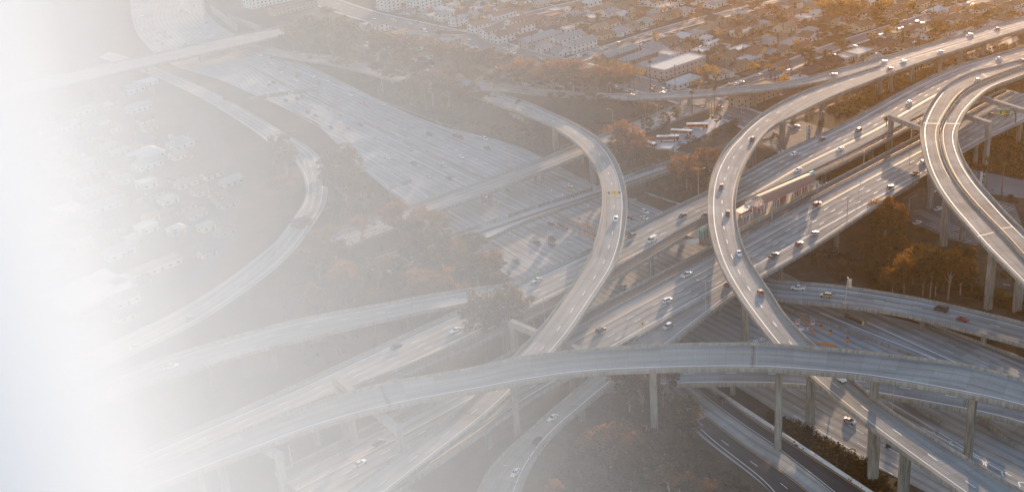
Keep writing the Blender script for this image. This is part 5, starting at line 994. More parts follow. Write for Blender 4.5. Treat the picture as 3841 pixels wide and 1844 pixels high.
for k, (p, q) in enumerate(((zf(1185, 985), zf(1330, 915)), (zf(1460, 842), zf(1745, 700)), (zf(1870, 628), zf(2135, 500)))):
    a, b = WZ(p, 16), WZ(q, 16); d = b - a; L = float(np.hypot(d[0], d[1])); n_ = max(3, int(L / 1.9)); m = MB()
    for i in range(n_ + 1): x = L * i / n_; m.box(x - .07, x + .07, -.07, .07, 0, 2.9); 
    m.box(-.07, L + .07, -.07, .07, 2.8, 2.95); m.box(-.07, L + .07, 1.5, 1.64, 2.8, 2.95); m.box(-.07, .07, 0, 1.6, 2.8, 2.95); m.box(L - .07, L + .07, 0, 1.6, 2.8, 2.95)
    tag(obj('windscreen_frame', m.me('windscreen_frame', M_FRAME), None, (a[0], a[1], 16.0), math.atan2(d[1], d[0])), ('shortest white post frame on the platform, nearest the ramp', 'middle white post frame along the platform edge', 'farthest white post frame along the platform edge')[k], 'frame', 'white post frames on the platform')
a, b = WZ(zf(1090, 900), 16), WZ(zf(1310, 790), 16); d = b - a; L = float(np.hypot(d[0], d[1])); sh = empty('shelter', (a[0], a[1], 16.0), math.atan2(d[1], d[0])); tag(sh, 'small shelter with slatted grey roof beside the canopy', 'shelter')
m = MB()
for i in range(6): m.box(L * i / 6, L * (i + .93) / 6, -2.6, 2.2, 2.9, 3.0, tr=None)
obj('roof', m.me('roof', plain('shelter_panels', (.24, .26, .26), .4, .15, 1.5, .3)), sh)
for x in (.2, L - .2):
    for y in (-2.2, 1.9): q = MB(); q.tube([(0, 0, 0), (0, 0, 2.95)], .1, 6); obj('post', q.me('post', M_FRAME), sh, (x, y, 0))
q = MB(); q.box(.5, L - .5, -.8, -.5, 0, 1.8); obj('wall', q.me('wall', red), sh)
def kiosk(px, name, label, L=3.4, W_=2.6, H=3.4):
    a = WZ(px, 16); k = empty(name, (a[0], a[1], 16.0), crz); tag(k, label, 'tower')
    obj('roof', vault(L, W_ / 2, W_ / 2, H, -L / 2, 10).me('roof', M_GREEN), k); g = MB(); g.box(-L / 2 + .05, -L / 2 + .12, -W_ / 2 + .1, W_ / 2 - .1, H, H + .1)
    vs = [(-L / 2 + .1, -(W_ / 2 - .05) * math.cos(math.pi * i / 10), H + (W_ / 2 - .05) * math.sin(math.pi * i / 10)) for i in range(11)]; g.add(vs, [tuple(range(11))]); obj('gable', g.me('gable', M_GREEN), k)
    f_ = MB()
    for x in (-L / 2, 0, L / 2):
        for y in (-W_ / 2, W_ / 2): f_.box(x - .1, x + .1, y - .1, y + .1, 0, H)
    for y in (0,): f_.box(-L / 2 - .05, -L / 2 + .1, -.06, .06, 0, H)
    for z in (1.2, 2.4): f_.box(-L / 2 - .06, L / 2 + .06, -W_ / 2 - .06, -W_ / 2 + .06, z, z + .12); f_.box(-L / 2 - .06, -L / 2 + .06, -W_ / 2, W_ / 2, z, z + .12)
    obj('frame', f_.me('frame', M_GREEN), k); gl = MB(); gl.box(-L / 2 + .05, L / 2 - .05, -W_ / 2 + .05, W_ / 2 - .05, 0, H - .1); obj('pane', gl.me('pane', plain('tinted_pane', (.10, .15, .14), .2, .1, 1)), k)
kiosk(zf(575, 1190), 'lift_tower', 'pale green lift tower with arched roof left of the ramp'); kiosk(zf(2235, 330), 'lift_tower', 'pale green lift tower at the far end of the canopy', 3, 2.2, 3.8)
def stair(p, q, zt, label):
    a, b = WZ(p, zt), WZ(q, zt); d = b - a; L = float(np.hypot(d[0], d[1])); s = empty('stairway', (a[0], a[1], zt), math.atan2(d[1], d[0])); tag(s, label, 'stairway'); m = MB()
    for y in (-1.5, 1.5): m.add([(0, y - .12, -1.2), (L, y - .12, -1.2 - L * .35), (L, y - .12, 1.2 - L * .35), (0, y - .12, 1.2), (0, y + .12, -1.2), (L, y + .12, -1.2 - L * .35), (L, y + .12, 1.2 - L * .35), (0, y + .12, 1.2)], [(0, 1, 2, 3), (4, 7, 6, 5), (3, 2, 6, 7), (0, 4, 5, 1), (1, 5, 6, 2), (0, 3, 7, 4)])
    obj('side_wall', m.me('side_wall', M_FRAME), s); t = MB(); n_ = int(L / .6)
    for i in range(n_): t.box(i * L / n_, (i + 1) * L / n_, -1.4, 1.4, -i * L / n_ * .35 - .3, -i * L / n_ * .35)
    obj('steps', t.me('steps', M_LOTC), s)
stair(zf(540, 1235), zf(250, 1130), 15.6, 'white walled stairway at the left end of the platform'); stair(zf(2250, 350), zf(2400, 420), 15.8, 'white walled stairway at the far end of the platform')

# ------------------------------------------------------------------ straddle bents
def bent(p, q, zt, label, cols=(1, 1), w_=2.4, h=2.3, cz=None):
    a, b = WZ(PX(p), zt), WZ(PX(q), zt); d = b - a; L = float(np.hypot(d[0], d[1])); rz = math.atan2(d[1], d[0]); r_ = empty('bridge_bent', (a[0], a[1], zt), rz); tag(r_, label, 'bent', 'straddle bents carrying the ramps')
    m = MB(); m.box(0, L, -w_ / 2, w_ / 2, -h, 0, taper=.12); obj('beam', m.me('beam', M_BEAM), r_)
    for k, on_ in enumerate(cols):
        if not on_: continue
        x = 1.5 if k == 0 else L - 1.5; c = a + d / L * x; z0 = terrain(c[0], c[1]) - .5 - zt; m = MB(); m.box(-1.15, 1.15, -1.0, 1.0, z0, -h + .02, taper=0)
        for o in (-.4, .4): m.box(o - .1, o + .1, -1.06, -1.0, z0, -h - .3)
        obj('column', m.me('column', M_BEAM), r_, (x, 0, 0))
bent((3,0,1225,1150), (3,1,1700,95), 23.3, 'straddle bent left of the double curve, beside the palm', (1, 1)); bent((3,0,1780,1075), (3,0,2250,1228), 23.6, 'straddle bent with column on the right of the double curve', (0, 1)); bent((3,0,2060,935), (3,0,2760,1150), 22.6, 'long straddle bent reaching the right frame edge', (0, 1))
bent((2,2,-20,742), (2,2,740,1050), 19.2, 'straddle bent crossing the decks under the left curving ramp'); bent((1,3,790,60), (1,3,1450,600), 27.2, 'straddle bent under the topmost ramp at lower left', (1, 1)); bent((0,3,2400,640), (1,3,250,850), 25.2, 'straddle bent in the fog under the topmost ramp, far left', (0, 1))

# ------------------------------------------------------------------ lamps, poles, signs
def lamp(base, top_y, armdir, label, z=None, arm=2.6, name='street_lamp', head=True):
    b = WT(PX(base)) if z is None else WZ(PX(base), z); x, y = PX(base); best = 10
    for h in np.arange(4, 24, .25):
        if proj((b[0], b[1], b[2] + h))[1] <= PX((base[0], base[1], base[2], top_y))[1]: best = h; break
    h = best; r_ = empty(name, tuple(b)); m = MB(); m.tube([(0, 0, -.3), (0, 0, h)], [.17, .09], 6); obj('pole', m.me('pole', M_STEEL), r_)
    if head:
        pts = [(0, 0, h - .05)] + [(armdir * arm * t, 0, h + .9 * math.sin(t * math.pi / 2)) for t in (.2, .45, .7, 1.)]; m = MB(); m.tube(pts, .07, 5); obj('arm', m.me('arm', M_STEEL), r_)
        m = MB(); m.box(-.15, .65, -.18, .18, -.12, .08, taper=.03); obj('lamp_head', m.me('lamp_head', M_STEEL), r_, (armdir * arm - (.5 if armdir < 0 else 0), 0, h + .9))
    return reg(r_, 'curved arm street lamp', label, 'street lamp', 'street lamps')
for b, ty, ad, lb, z in [((2,1,1877,715),480,1,'beside the far deck left of the crossing ramp',15),((2,1,1193,1045),790,1,'by the ground lanes right of the curved ramp',0),((2,2,1952,640),360,-1,'rising from the near deck at centre',15),((3,3,1256,400),55,-1,'over the low overpass at lower right',7.5),((3,0,500,1400),1145,1,'in the lot behind the far deck',6),
    ((2,0,1465,1237),1090,1,'beside the bridge street at centre',6),((2,1,1015,-5),-130,-1,'at the near kerb of the bus lot',6),((2,1,95,700),290,-1,'on the ground freeway by the street bridge',0),((3,1,1415,975),760,1,'in the lot below the near deck',0),((3,0,1135,655),550,-1,'on the wide ramp at upper right',20),((3,1,2090,600),480,-1,'beside the east street at right',0),
    ((1,0,1280,930),780,-1,'on the foggy slope above the freeway, nearer',2),((1,0,1715,1110),940,-1,'on the foggy slope beside the trees',2),((1,0,548,660),590,-1,'on the foggy slope at left',2),((1,1,1975,600),470,-1,'in the median of the foggy freeway',0),((2,2,460,165),-10,-1,'on the ground lanes in front of the far deck',0),((1,3,450,1195),1110,1,'on the near deck in the fog at bottom left',15),((2,3,45,1230),990,-1,'beside the exit ramp at bottom',5),
    ((2,0,2310,1190),1095,-1,'at the crossroads right of centre',6),((2,0,1830,1180),1090,1,'at the crossroads beside the palm',6)]: lamp(b, ty, ad, lb, z)
def catenary(base, ty, z, lb):
    b = WZ(PX(base), z); h = 8
    for hh in np.arange(4, 16, .25):
        if proj((b[0], b[1], z + hh))[1] <= PX((base[0], base[1], base[2], ty))[1]: h = hh; break
    r_ = empty('catenary_pole', tuple(b)); m = MB(); m.box(-.14, .14, -.14, .14, -.2, h); obj('pole', m.me('pole', M_STEEL), r_); m = MB(); m.tube([(0, 0, h - 1.2), (1.9, -1.9, h - .9)], .06, 4); m.tube([(0, 0, h - 2.1), (1.9, -1.9, h - .9)], .05, 4); obj('bracket', m.me('bracket', M_STEEL), r_); reg(r_, 'steel overhead wire pole', lb, 'pole', 'overhead wire poles of the railway')
for b, ty, z, lb in [((2,2,1400,325),150,15,'on the near track wall at centre'),((3,1,965,420),285,15,'on the near track wall at right'),((3,1,42,970),820,15,'on the near track by the platform'),((3,1,505,720),590,15,'at the far end of the platform'),((3,1,797,990),745,15,'on the near edge of the near deck'),((2,2,330,745),515,15,'beside the eucalyptus at left'),((3,1,1442,170),70,15,'between the decks left of the double curve'),((1,3,370,1000),775,15,'in the fog at lower left'),((3,1,748,400),310,15,'on the far track at right'),((1,3,1425,130),0,15,'in the fog beside the topmost ramp'),((2,2,183,640),545,15,'on the far track in the fog')]: catenary(b, ty, z, lb)
M_WOODP = plain('wood_pole', (.10, .065, .045), .9, .2, 1)
def power_pole(base, ty, lb):
    b = WT(PX(base)); h = 11
    for hh in np.arange(5, 26, .25):
        if proj((b[0], b[1], b[2] + hh))[1] <= PX((base[0], base[1], base[2], ty))[1]: h = hh; break
    r_ = empty('power_pole', tuple(b)); m = MB(); m.tube([(0, 0, -.3), (0, 0, h)], [.2, .12], 6); obj('pole', m.me('pole', M_WOODP), r_); m = MB(); m.box(-1.2, 1.2, -.07, .07, -.08, .08); obj('crossarm', m.me('crossarm', M_WOODP), r_, (0, 0, h - .6), .6); reg(r_, 'wooden power pole', lb, 'power pole', 'wooden power poles')
for b, ty in [((2,0,650,665),410),((2,0,1643,920),650),((2,0,2010,1175),1025),((2,0,1290,485),380),((2,0,1715,255),30),((2,0,1765,235),15),((2,0,1048,150),40),((2,0,638,230),60),((2,0,500,330),180),((2,0,2260,420),270),((2,0,2515,840),690)]: power_pole(b, ty, 'at top centre')
for b, ty in [((3,0,1105,405),270),((3,0,1400,275),100),((3,0,1660,195),10),((3,0,55,320),150),((3,0,155,370),200),((3,0,1525,475),380),((3,0,1045,605),470),((3,0,2430,205),110),((3,0,265,210),60)]: power_pole(b, ty, 'at top right')
for b, ty in [((1,0,1645,370),210),((1,0,1850,410),250),((1,0,2175,510),330),((1,0,1190,160),60),((1,0,1435,310),200),((1,0,2550,590),330),((1,0,2250,430),250)]: power_pole(b, ty, 'along the avenue at upper left')
M_SGN = plain('sign_green', (.02, .16, .07), .5, .1, 2); M_SYE = plain('sign_yellow', (.78, .50, .05), .5, .08, 2); M_SBK = plain('sign_back', (.16, .165, .16), .6, .15, 1)
def gantry(p, q, zt, H, panels, label, post=(1, 0)):
    a, b = WZ(p, zt), WZ(q, zt); d = b - a; L = float(np.hypot(d[0], d[1])); g = empty('sign_gantry', (a[0], a[1], 0), math.atan2(d[1], d[0])); tag(g, label, 'sign gantry'); m = MB()
    for z in (zt - H, zt): 
        for y in (0, .8): m.box(0, L, y - .07, y + .07, z - .07, z + .07)
    n_ = int(L / 1.6)
    for i in range(n_): m.tube([(L * i / n_, 0, zt - H if i % 2 else zt), (L * (i + 1) / n_, 0, zt if i % 2 else zt - H)], .05, 4)
    obj('truss', m.me('truss', M_DARKSTEEL), g)
    for k, on_ in enumerate(post):
        if on_: q_ = MB(); q_.tube([(0, .4, -.3), (0, .4, zt)], .22, 8); obj('post', q_.me('post', M_STEEL), g, (0 if k == 0 else L, 0, 0))
    for x0, x1, mt in panels: q_ = MB(); q_.box(x0 * L, x1 * L, -.22, -.1, zt - H - .25, zt + .35); obj('sign_panel', q_.me('sign_panel', mt), g)
gantry(c1(700, 1120), c1(1040, 1000), 8.3, 1.5, [(.56, 1.0, M_SBK)], 'sign gantry with one dark panel reaching over the exit lane in fog')
gantry(T((1,0,-100,985)), T((1,0,655,875)), 8.6, 2.0, [(.0, .27, M_SBK), (.3, .55, M_SBK), (.58, .63, M_STEEL), (.66, .8, M_SBK)], 'long sign gantry spanning half the foggy freeway', (0, 1))
gantry(T((1,1,190,100)), T((1,1,400,60)), 7.5, 1.3, [], 'short bare gantry over the loop road in the fog', (1, 0))
def diamond(name, base, z, hgt, label, size=1.5, armed=None, text=None):
    b = WZ(PX(base), z); r_ = empty(name, tuple(b)); m = MB(); m.tube([(0, 0, -.2), (0, 0, hgt)], .07, 5); obj('post', m.me('post', M_STEEL), r_); q = MB(); s = size / 1.414; q.add([(-s, -.1, hgt), (0, -.1, hgt - s), (s, -.1, hgt), (0, -.1, hgt + s), (-s, -.05, hgt), (0, -.05, hgt - s), (s, -.05, hgt), (0, -.05, hgt + s)], [(0, 1, 2, 3), (7, 6, 5, 4), (0, 4, 5, 1), (1, 5, 6, 2), (2, 6, 7, 3), (3, 7, 4, 0)]); obj('sign_plate', q.me('sign_plate', M_SYE), r_)
    a = MB(); a.box(-.1, .1, -.14, -.105, hgt - .45, hgt + .2); a.add([(-.35, -.14, hgt + .15), (.35, -.14, hgt + .15), (0, -.14, hgt + .55)], [(0, 1, 2)]); obj('arrow_mark', a.me('arrow_mark', M_INK[0]), r_); tag(r_, label, 'road sign'); return r_
diamond('warning_sign', (1,0,1232,640), 5, 3.0, 'yellow diamond sign below the curved retaining wall'); diamond('warning_sign', (1,0,2365,900), 11, 3.2, 'yellow diamond sign at the ramp split, upper left')
r_ = diamond('exit_sign', (2,2,1317,862), 15.4, 3.4, 'yellow sign with arrow at the exit ramp gore, centre', 1.3)
# flashing yellow sign on a curved mast arm over the ramp
b = WZ(T((2,1,1172,830)), 21.5); t_2 = WZ(T((2,1,1027,697)), 28.0); r_ = empty('mast_arm_sign', tuple(b)); tag(r_, 'yellow diamond warning sign hung on a curved mast over the left ramp', 'road sign')
top = t_2 - b; m = MB(); m.tube([(0, 0, -1), (0, 0, top[2] * .55), (top[0] * .02, top[1] * .02, top[2] * .8), (top[0] * .12, top[1] * .12, top[2] * .95), (top[0] * .35, top[1] * .35, top[2]), (top[0] * 1.4, top[1] * 1.4, top[2])], [.2, .17, .15, .13, .12, .09], 7); obj('mast', m.me('mast', M_RAIL), r_)
q = MB(); s = 1.45; q.add([(-s, -.1, 0), (0, -.1, -s), (s, -.1, 0), (0, -.1, s), (-s, 0, 0), (0, 0, -s), (s, 0, 0), (0, 0, s)], [(0, 1, 2, 3), (7, 6, 5, 4), (0, 4, 5, 1), (1, 5, 6, 2), (2, 6, 7, 3), (3, 7, 4, 0)]); obj('sign_plate', q.me('sign_plate', M_SYE), r_, tuple(top + np.array([0, -.3, 0]))); q = MB(); q.box(-.12, .12, -.16, -.11, -.6, .5); obj('symbol', q.me('symbol', M_INK[0]), r_, tuple(top + np.array([0, -.3, 0])))
for k in (.62, 1.38): q = MB(); q.box(-.45, .45, -.35, .35, -.5, .5); obj('beacon', q.me('beacon', M_DARKSTEEL), r_, (top[0] * k, top[1] * k - .3, top[2]))
# green exit sign on its arm at the right edge
g = WZ(T((3,0,2370,1120)), 22.0); gs = empty('guide_sign', tuple(g)); tag(gs, 'green exit guide sign with yellow strip over the deck at right', 'road sign')
sc_rz = -.12; q = MB(); q.box(-3.3, 3.3, -.1, 0, -1.5, 1.5); pl = obj('sign_panel', q.me('sign_panel', M_SGN), gs, rz=sc_rz); q = MB(); q.box(-3.2, -1.7, -.13, -.1, -1.35, -.15); q.box(-.6, 1.1, -.13, -.1, -1.35, -.15); obj('yellow_strip', q.me('yellow_strip', M_SYE), pl)
RX = Matrix.Rotation(math.pi / 2, 4, 'X'); text_mesh('Vermont Ave', 1.15, M_WHITE, 'lettering', .01, .01, pl, Matrix.Translation((0, -.13, .75)) @ RX); text_mesh('EXIT', .6, M_INK[0], 'lettering', .01, 0, pl, Matrix.Translation((-2.45, -.15, -.75)) @ RX); text_mesh('ONLY', .6, M_INK[0], 'lettering', .01, 0, pl, Matrix.Translation((.25, -.15, -.75)) @ RX)
m = MB(); m.tube([(2.5, .3, .2), (4.6, .5, .6), (6.2, .7, -.6), (7.0, .8, -3.0), (7.2, .8, -7.2)], [.16, .2, .24, .27, .3], 7); obj('mast', m.me('mast', M_RAIL), gs)
def pylon(base, z, h, label, w_=1.5):
    b = WT(PX(base)) if z is None else WZ(PX(base), z); r_ = empty('station_pylon', tuple(b)); tag(r_, label, 'sign pylon', 'white letter pylons'); q = MB(); q.box(-w_ / 2, w_ * .1, -.5, .5, 0, h); obj('panel', q.me('panel', M_TRIM), r_); q = MB(); q.box(w_ * .1, w_ / 2 + .4, -.5, .5, 0, h); p2 = obj('letter_panel', q.me('letter_panel', M_INK[0]), r_)
    for i, ch in enumerate('METRO'): text_mesh(ch, h * .19, M_TRIM, 'lettering', .02, .01, p2, Matrix.Translation((w_ * .3 + .2, -.53, h * (.88 - i * .17))) @ RX)
pylon((3,1,400,195), 6, 9, 'white letter pylon in the lot behind the far deck'); pylon((3,1,2140,690), None, 10, 'white letter pylon at the east street right of the double curve')
wall_line('sound_wall', T((0,0,2135,130)), T((0,0,2400,330)), 7, .4, M_PARA, 'tall pale sound wall beside the curving freeway, far upper left', 'wall')
wall_line('sound_wall', T((0,0,2300,200)), T((1,0,60,330)), 5, .4, M_PARA, 'long pale sound wall on the bank above the curving freeway', 'wall')
# crash cushion site
zi = lambda a, b: (2950 + a / 8.247, 1150 + b / 8.247)
M_DRUM = plain('orange_plastic', (.72, .24, .03), .5, .1, 3)
def drum(p, lb):
    b = WZ(p, .08); r_ = empty('traffic_drum', tuple(b)); m = MB(); m.tube([(0, 0, 0), (0, 0, .35), (0, 0, .4), (0, 0, 1.5)], [.62, .6, .52, .42], 12); obj('drum', m.me('drum', M_DRUM), r_); m = MB(); m.tube([(0, 0, 1.5), (0, 0, 1.85)], [.46, .44], 12); obj('lid', m.me('lid', M_DARKSTEEL), r_); reg(r_, 'orange drum with dark lid', lb, 'drum', 'orange drums')
for p in (zi(1065, 700), zi(1365, 855), zi(1885, 1070)): drum(p, 'on the gore right of the crossing ramp')
for p in (s3(1615, 740), s3(1700, 765), s3(1735, 780), s3(1810, 805), s3(1840, 840)): drum(p, 'by the foggy guard rails')
for k, p in enumerate((zi(335, 600), zi(810, 610), s3(1610, 590))):
    b = WZ(p, .05); r_ = empty('do_not_enter_sign', tuple(b)); m = MB(); m.tube([(0, 0, 0), (0, 0, 2.4)], .06, 5); obj('post', m.me('post', M_STEEL), r_); q = MB(); q.box(-.75, .75, -.08, -.03, .9, 3.1); obj('sign_plate', q.me('sign_plate', M_TRIM), r_)
    q = MB(); q.tube([(0, -.14, 2.3), (0, -.08, 2.3)], .68, 20); obj('disc', q.me('disc', plain('sign_red', (.45, .02, .04), .5, .05, 2)), r_); q = MB(); q.box(-.45, .45, -.17, -.141, 2.18, 2.42); obj('bar', q.me('bar', M_TRIM), r_)
    tag(r_, ('red and white do not enter sign beside the crossing ramp parapet', 'red and white do not enter sign in the middle of the gore', 'red and white do not enter sign by the bridge column in fog')[k], 'road sign', 'do not enter signs')
for k, (P, Q, c_) in enumerate(((zi(430, 340), zi(720, 620), 0), (zi(720, 620), zi(870, 900), 0), (zi(950, 1130), zi(1550, 1237), 0), (s3(1560, 640), s3(1860, 710), 0), (s3(1650, 590), s3(1860, 690), 0))):
    wall_line('guard_rail', P, Q, .75, .16, M_DRUM, ('orange guard rail curving beside the crossing ramp, upper piece', 'orange guard rail curving beside the crossing ramp, lower piece', 'orange guard rail just above the topmost ramp', 'nearer orange guard rail left of the curved ramp', 'farther orange guard rail left of the curved ramp')[k], 'guard rail', 0.05, group='orange guard rails')
b = WZ(s3(1340, 640), .05); e = WZ(s3(1270, 600), .05); q_ = WZ(s3(1410, 690), .05); cc = empty('crash_cushion', tuple(b)); tag(cc, 'dark crash cushion of upright cylinders on the ground freeway', 'crash cushion')
for i in range(9): p = e + (q_ - e) * i / 8 - b; m = MB(); m.tube([(0, 0, 0), (0, 0, 1.3)], .55, 10); obj('cylinder', m.me('cylinder', M_DARKSTEEL), cc, (p[0], p[1], 0))
b = WZ(T((3,2,880,775)), .05); e = WZ(T((3,2,800,715)), .05); q_ = WZ(T((3,2,960,790)), .05); cc = empty('crash_cushion', tuple(b)); tag(cc, 'dark crash cushion with yellow nose beside the sign column, right', 'crash cushion')
for i in range(9): p = e + (q_ - e) * i / 8 - b; m = MB(); m.tube([(0, 0, 0), (0, 0, 1.2)], .9 - .06 * i, 10); obj('cylinder', m.me('cylinder', M_SYE if i == 8 else M_DARKSTEEL), cc, (p[0], p[1], 0))
P_ = WZ(zi(590, 680), .07); o = text_mesh('BUS', 3.2, M_WHITE, 'road_lettering', .004, .03, None, Matrix.Translation((P_[0], P_[1], .09)) @ Matrix.Rotation(D2R(8), 4, 'Z')); tag(o, kind='structure')
P_ = WZ(T((2,2,2490,945)), .07); o = text_mesh('BUS', 3.0, M_WHITE, 'road_lettering', .004, .03, None, Matrix.Translation((P_[0], P_[1], .09)) @ Matrix.Rotation(D2R(25), 4, 'Z')); tag(o, kind='structure')
# sign column rising through the low overpass
b = WZ(T((3,2,775,590)), 7.4); r_ = empty('overhead_sign_post', tuple(b)); tag(r_, 'tall sign post with side-on ladder panel on the low overpass', 'sign post'); m = MB(); m.tube([(0, 0, -.4), (.3, 0, 5), (.9, .2, 11.5)], [.28, .22, .16], 8); obj('post', m.me('post', M_STEEL), r_); m = MB()
for i in range(5): m.box(1.0, 2.3, -.05, .05, 7.6 + i * .75, 7.7 + i * .75)
for x in (1.0, 1.6, 2.3): m.box(x - .05, x + .05, -.05, .05, 7.6, 10.7)
obj('panel_frame', m.me('panel_frame', M_STEEL), r_); m = MB(); m.box(-1, 1, -1, 1, -.3, .9, taper=.2); obj('plinth', m.me('plinth', M_PARA), r_)
# parking stalls
pm = MB()
def stalls(P, Q, ln, n_, z, sgn=1):
    a, b = WZ(PX(P), z), WZ(PX(Q), z); d = b - a; L = np.hypot(d[0], d[1]); d = d / L; nn = np.array([d[1], -d[0], 0]) * sgn
    for i in range(n_ + 1): p = a + d * L * i / n_; q = p + nn * ln; t = d * .09; pm.add([(p[0] - t[0], p[1] - t[1], z), (p[0] + t[0], p[1] + t[1], z), (q[0] + t[0], q[1] + t[1], z), (q[0] - t[0], q[1] - t[1], z)], [(0, 1, 2, 3)])
stalls((2,1,1300,130), (2,1,1830,-70), 5, 18, 6.13); stalls((3,1,0,215), (3,1,200,60), 5, 8, 6.12); stalls((3,1,1560,870), (3,1,1950,1060), 5, 14, .22); stalls((3,1,1680,1000), (3,1,2050,1180), 5, 12, .22); stalls((3,1,2200,770), (3,1,2480,860), 5, 8, .25); stalls((3,1,2160,900), (3,1,2450,1080), 5, 10, .25)
tag(obj('stall_markings', pm.me('stall_markings', M_WHITE)), kind='structure')
# people on the east street pavement
def person(px, label, col, lean=0.1):
    b = WT(PX(px)); H = 1.75; bmh = bmesh.new(); J = dict(pel=(0, 0, .95), ch=(0, .02, 1.3), nk=(0, .02, 1.48), hd=(0, .04, 1.62), ht=(0, .04, 1.74), sl=(-.19, 0, 1.42), el=(-.26, -.03, 1.14), hl=(-.25, .1, .9), sr=(.19, 0, 1.42), er=(.26, .02, 1.14), hr=(.25, -.1, .9), kl=(-.1, .14, .52), fl=(-.1, .2, .06), tl=(-.1, .32, .03), kr=(.1, -.04, .52), fr=(.1, -.2, .08), tr=(.1, -.1, .03))
    V = {k: bmh.verts.new(v) for k, v in J.items()}
    for a, c in ('pel ch', 'ch nk', 'nk hd', 'hd ht', 'ch sl', 'sl el', 'el hl', 'ch sr', 'sr er', 'er hr', 'pel kl', 'kl fl', 'fl tl', 'pel kr', 'kr fr', 'fr tr') and [s.split() for s in ('pel ch', 'ch nk', 'nk hd', 'hd ht', 'ch sl', 'sl el', 'el hl', 'ch sr', 'sr er', 'er hr', 'pel kl', 'kl fl', 'fl tl', 'pel kr', 'kr fr', 'fr tr')]: bmh.edges.new((V[a], V[c]))
    me = bpy.data.meshes.new('person'); bmh.to_mesh(me); bmh.free(); me.materials.append(col); ob = bpy.data.objects.new('person', me); COL.objects.link(ob); md = ob.modifiers.new('s', 'SKIN')
    R = dict(pel=.15, ch=.16, nk=.06, hd=.1, ht=.06, sl=.07, el=.045, hl=.035, sr=.07, er=.045, hr=.035, kl=.07, fl=.045, tl=.035, kr=.07, fr=.045, tr=.035)
    for i, k in enumerate(J): me.skin_vertices[0].data[i].radius = (R[k], R[k]); me.skin_vertices[0].data[i].use_root = (k == 'pel')
    ob.modifiers.new('u', 'SUBSURF').levels = 1; ob.modifiers['u'].render_levels = 1; dg = bpy.context.evaluated_depsgraph_get(); m2 = bpy.data.meshes.new_from_object(ob.evaluated_get(dg)); bpy.data.objects.remove(ob); o = obj('person', m2, None, (b[0], b[1], b[2] + .15), 1.2); tag(o, label, 'person'); q = MB(); q.tube([(0, .03, 1.6), (0, .03, 1.72), (0, .03, 1.76)], [.12, .11, .04], 10); obj('hair', q.me('hair', M_INK[0]), o)
person((3,1,2258,700), 'walking pedestrian in dark clothes left of the pavement palm', plain('dark_cloth', (.03, .03, .04), .9, .1, 3)); person((3,1,2365,730), 'walking pedestrian in dark clothes right of the pavement palm', plain('dark_cloth2', (.05, .035, .03), .9, .1, 3))

# ------------------------------------------------------------------ trees
def leaf_mat(name, col, trans=.5):
    m = bpy.data.materials.new(name); m.use_nodes = True; n = m.node_tree; n.nodes.clear(); out = n.nodes.new('ShaderNodeOutputMaterial'); d = n.nodes.new('ShaderNodeBsdfDiffuse'); t = n.nodes.new('ShaderNodeBsdfTranslucent'); mx = n.nodes.new('ShaderNodeMixShader'); mx.inputs[0].default_value = trans
    oi = n.nodes.new('ShaderNodeObjectInfo'); p = obj_pos(n); a = ramp(n, noise(n, .35, 3, p), [(.3, .55), (.7, 1.35)]); b = ramp(n, noise(n, 2.5, 3, p), [(.3, .7), (.7, 1.3)]); c = mixc(n, oi.outputs['Random'], tuple(x * .75 for x in col), tuple(x * 1.2 for x in col)); c = mixc(n, 1.0, c, a, 'MULTIPLY'); c = mixc(n, 1.0, c, b, 'MULTIPLY')
    n.links.new(c, d.inputs[0]); w2 = mixc(n, 1.0, c, (2.3, 1.7, .9), 'MULTIPLY'); n.links.new(w2, t.inputs[0]); n.links.new(d.outputs[0], mx.inputs[1]); n.links.new(t.outputs[0], mx.inputs[2]); n.links.new(mx.outputs[0], out.inputs[0]); return m
LM = dict(e=leaf_mat('eucalyptus_leaves', (.050, .046, .024)), o=leaf_mat('sun_tinted_leaves', (.105, .066, .026), .6), r=leaf_mat('dark_leaves', (.028, .034, .015), .35), y=leaf_mat('yellow_leaves', (.13, .105, .028), .6), c=leaf_mat('conifer_leaves', (.026, .030, .015), .25), p=leaf_mat('palm_leaves', (.10, .078, .028), .4), b=leaf_mat('bush_leaves', (.036, .036, .019), .4))  # orange crowns: glow of the low sun put into the leaf colour
M_BARK = plain('pale_bark', (.27, .21, .17), .9, .2, 1.2); M_BARKD = plain('dark_bark', (.10, .075, .055), .95, .2, 1.2); M_PTR = plain('palm_trunk', (.13, .10, .075), .95, .2, 2)
def leaves(clumps, per, size, seed):
    g = np.random.default_rng(seed); V = []; F = []
    for (cx, cy_, cz, rad) in clumps:
        k = max(6, int(per * (rad ** 2))); d = g.normal(size=(k, 3)); d /= np.linalg.norm(d, axis=1)[:, None]; rr_ = rad * (g.random(k) ** .45); P = np.array([cx, cy_, cz]) + d * rr_[:, None] * np.array([1, 1, .75])
        for p in P:
            a = g.normal(size=3); a /= np.linalg.norm(a); b = np.cross(a, g.normal(size=3)); b /= np.linalg.norm(b); s = size * g.uniform(.6, 1.3); n0 = len(V); V += [p - a * s, p - b * s * .6, p + a * s, p + b * s * .6]; F.append((n0, n0 + 1, n0 + 2, n0 + 3))
    return V, F
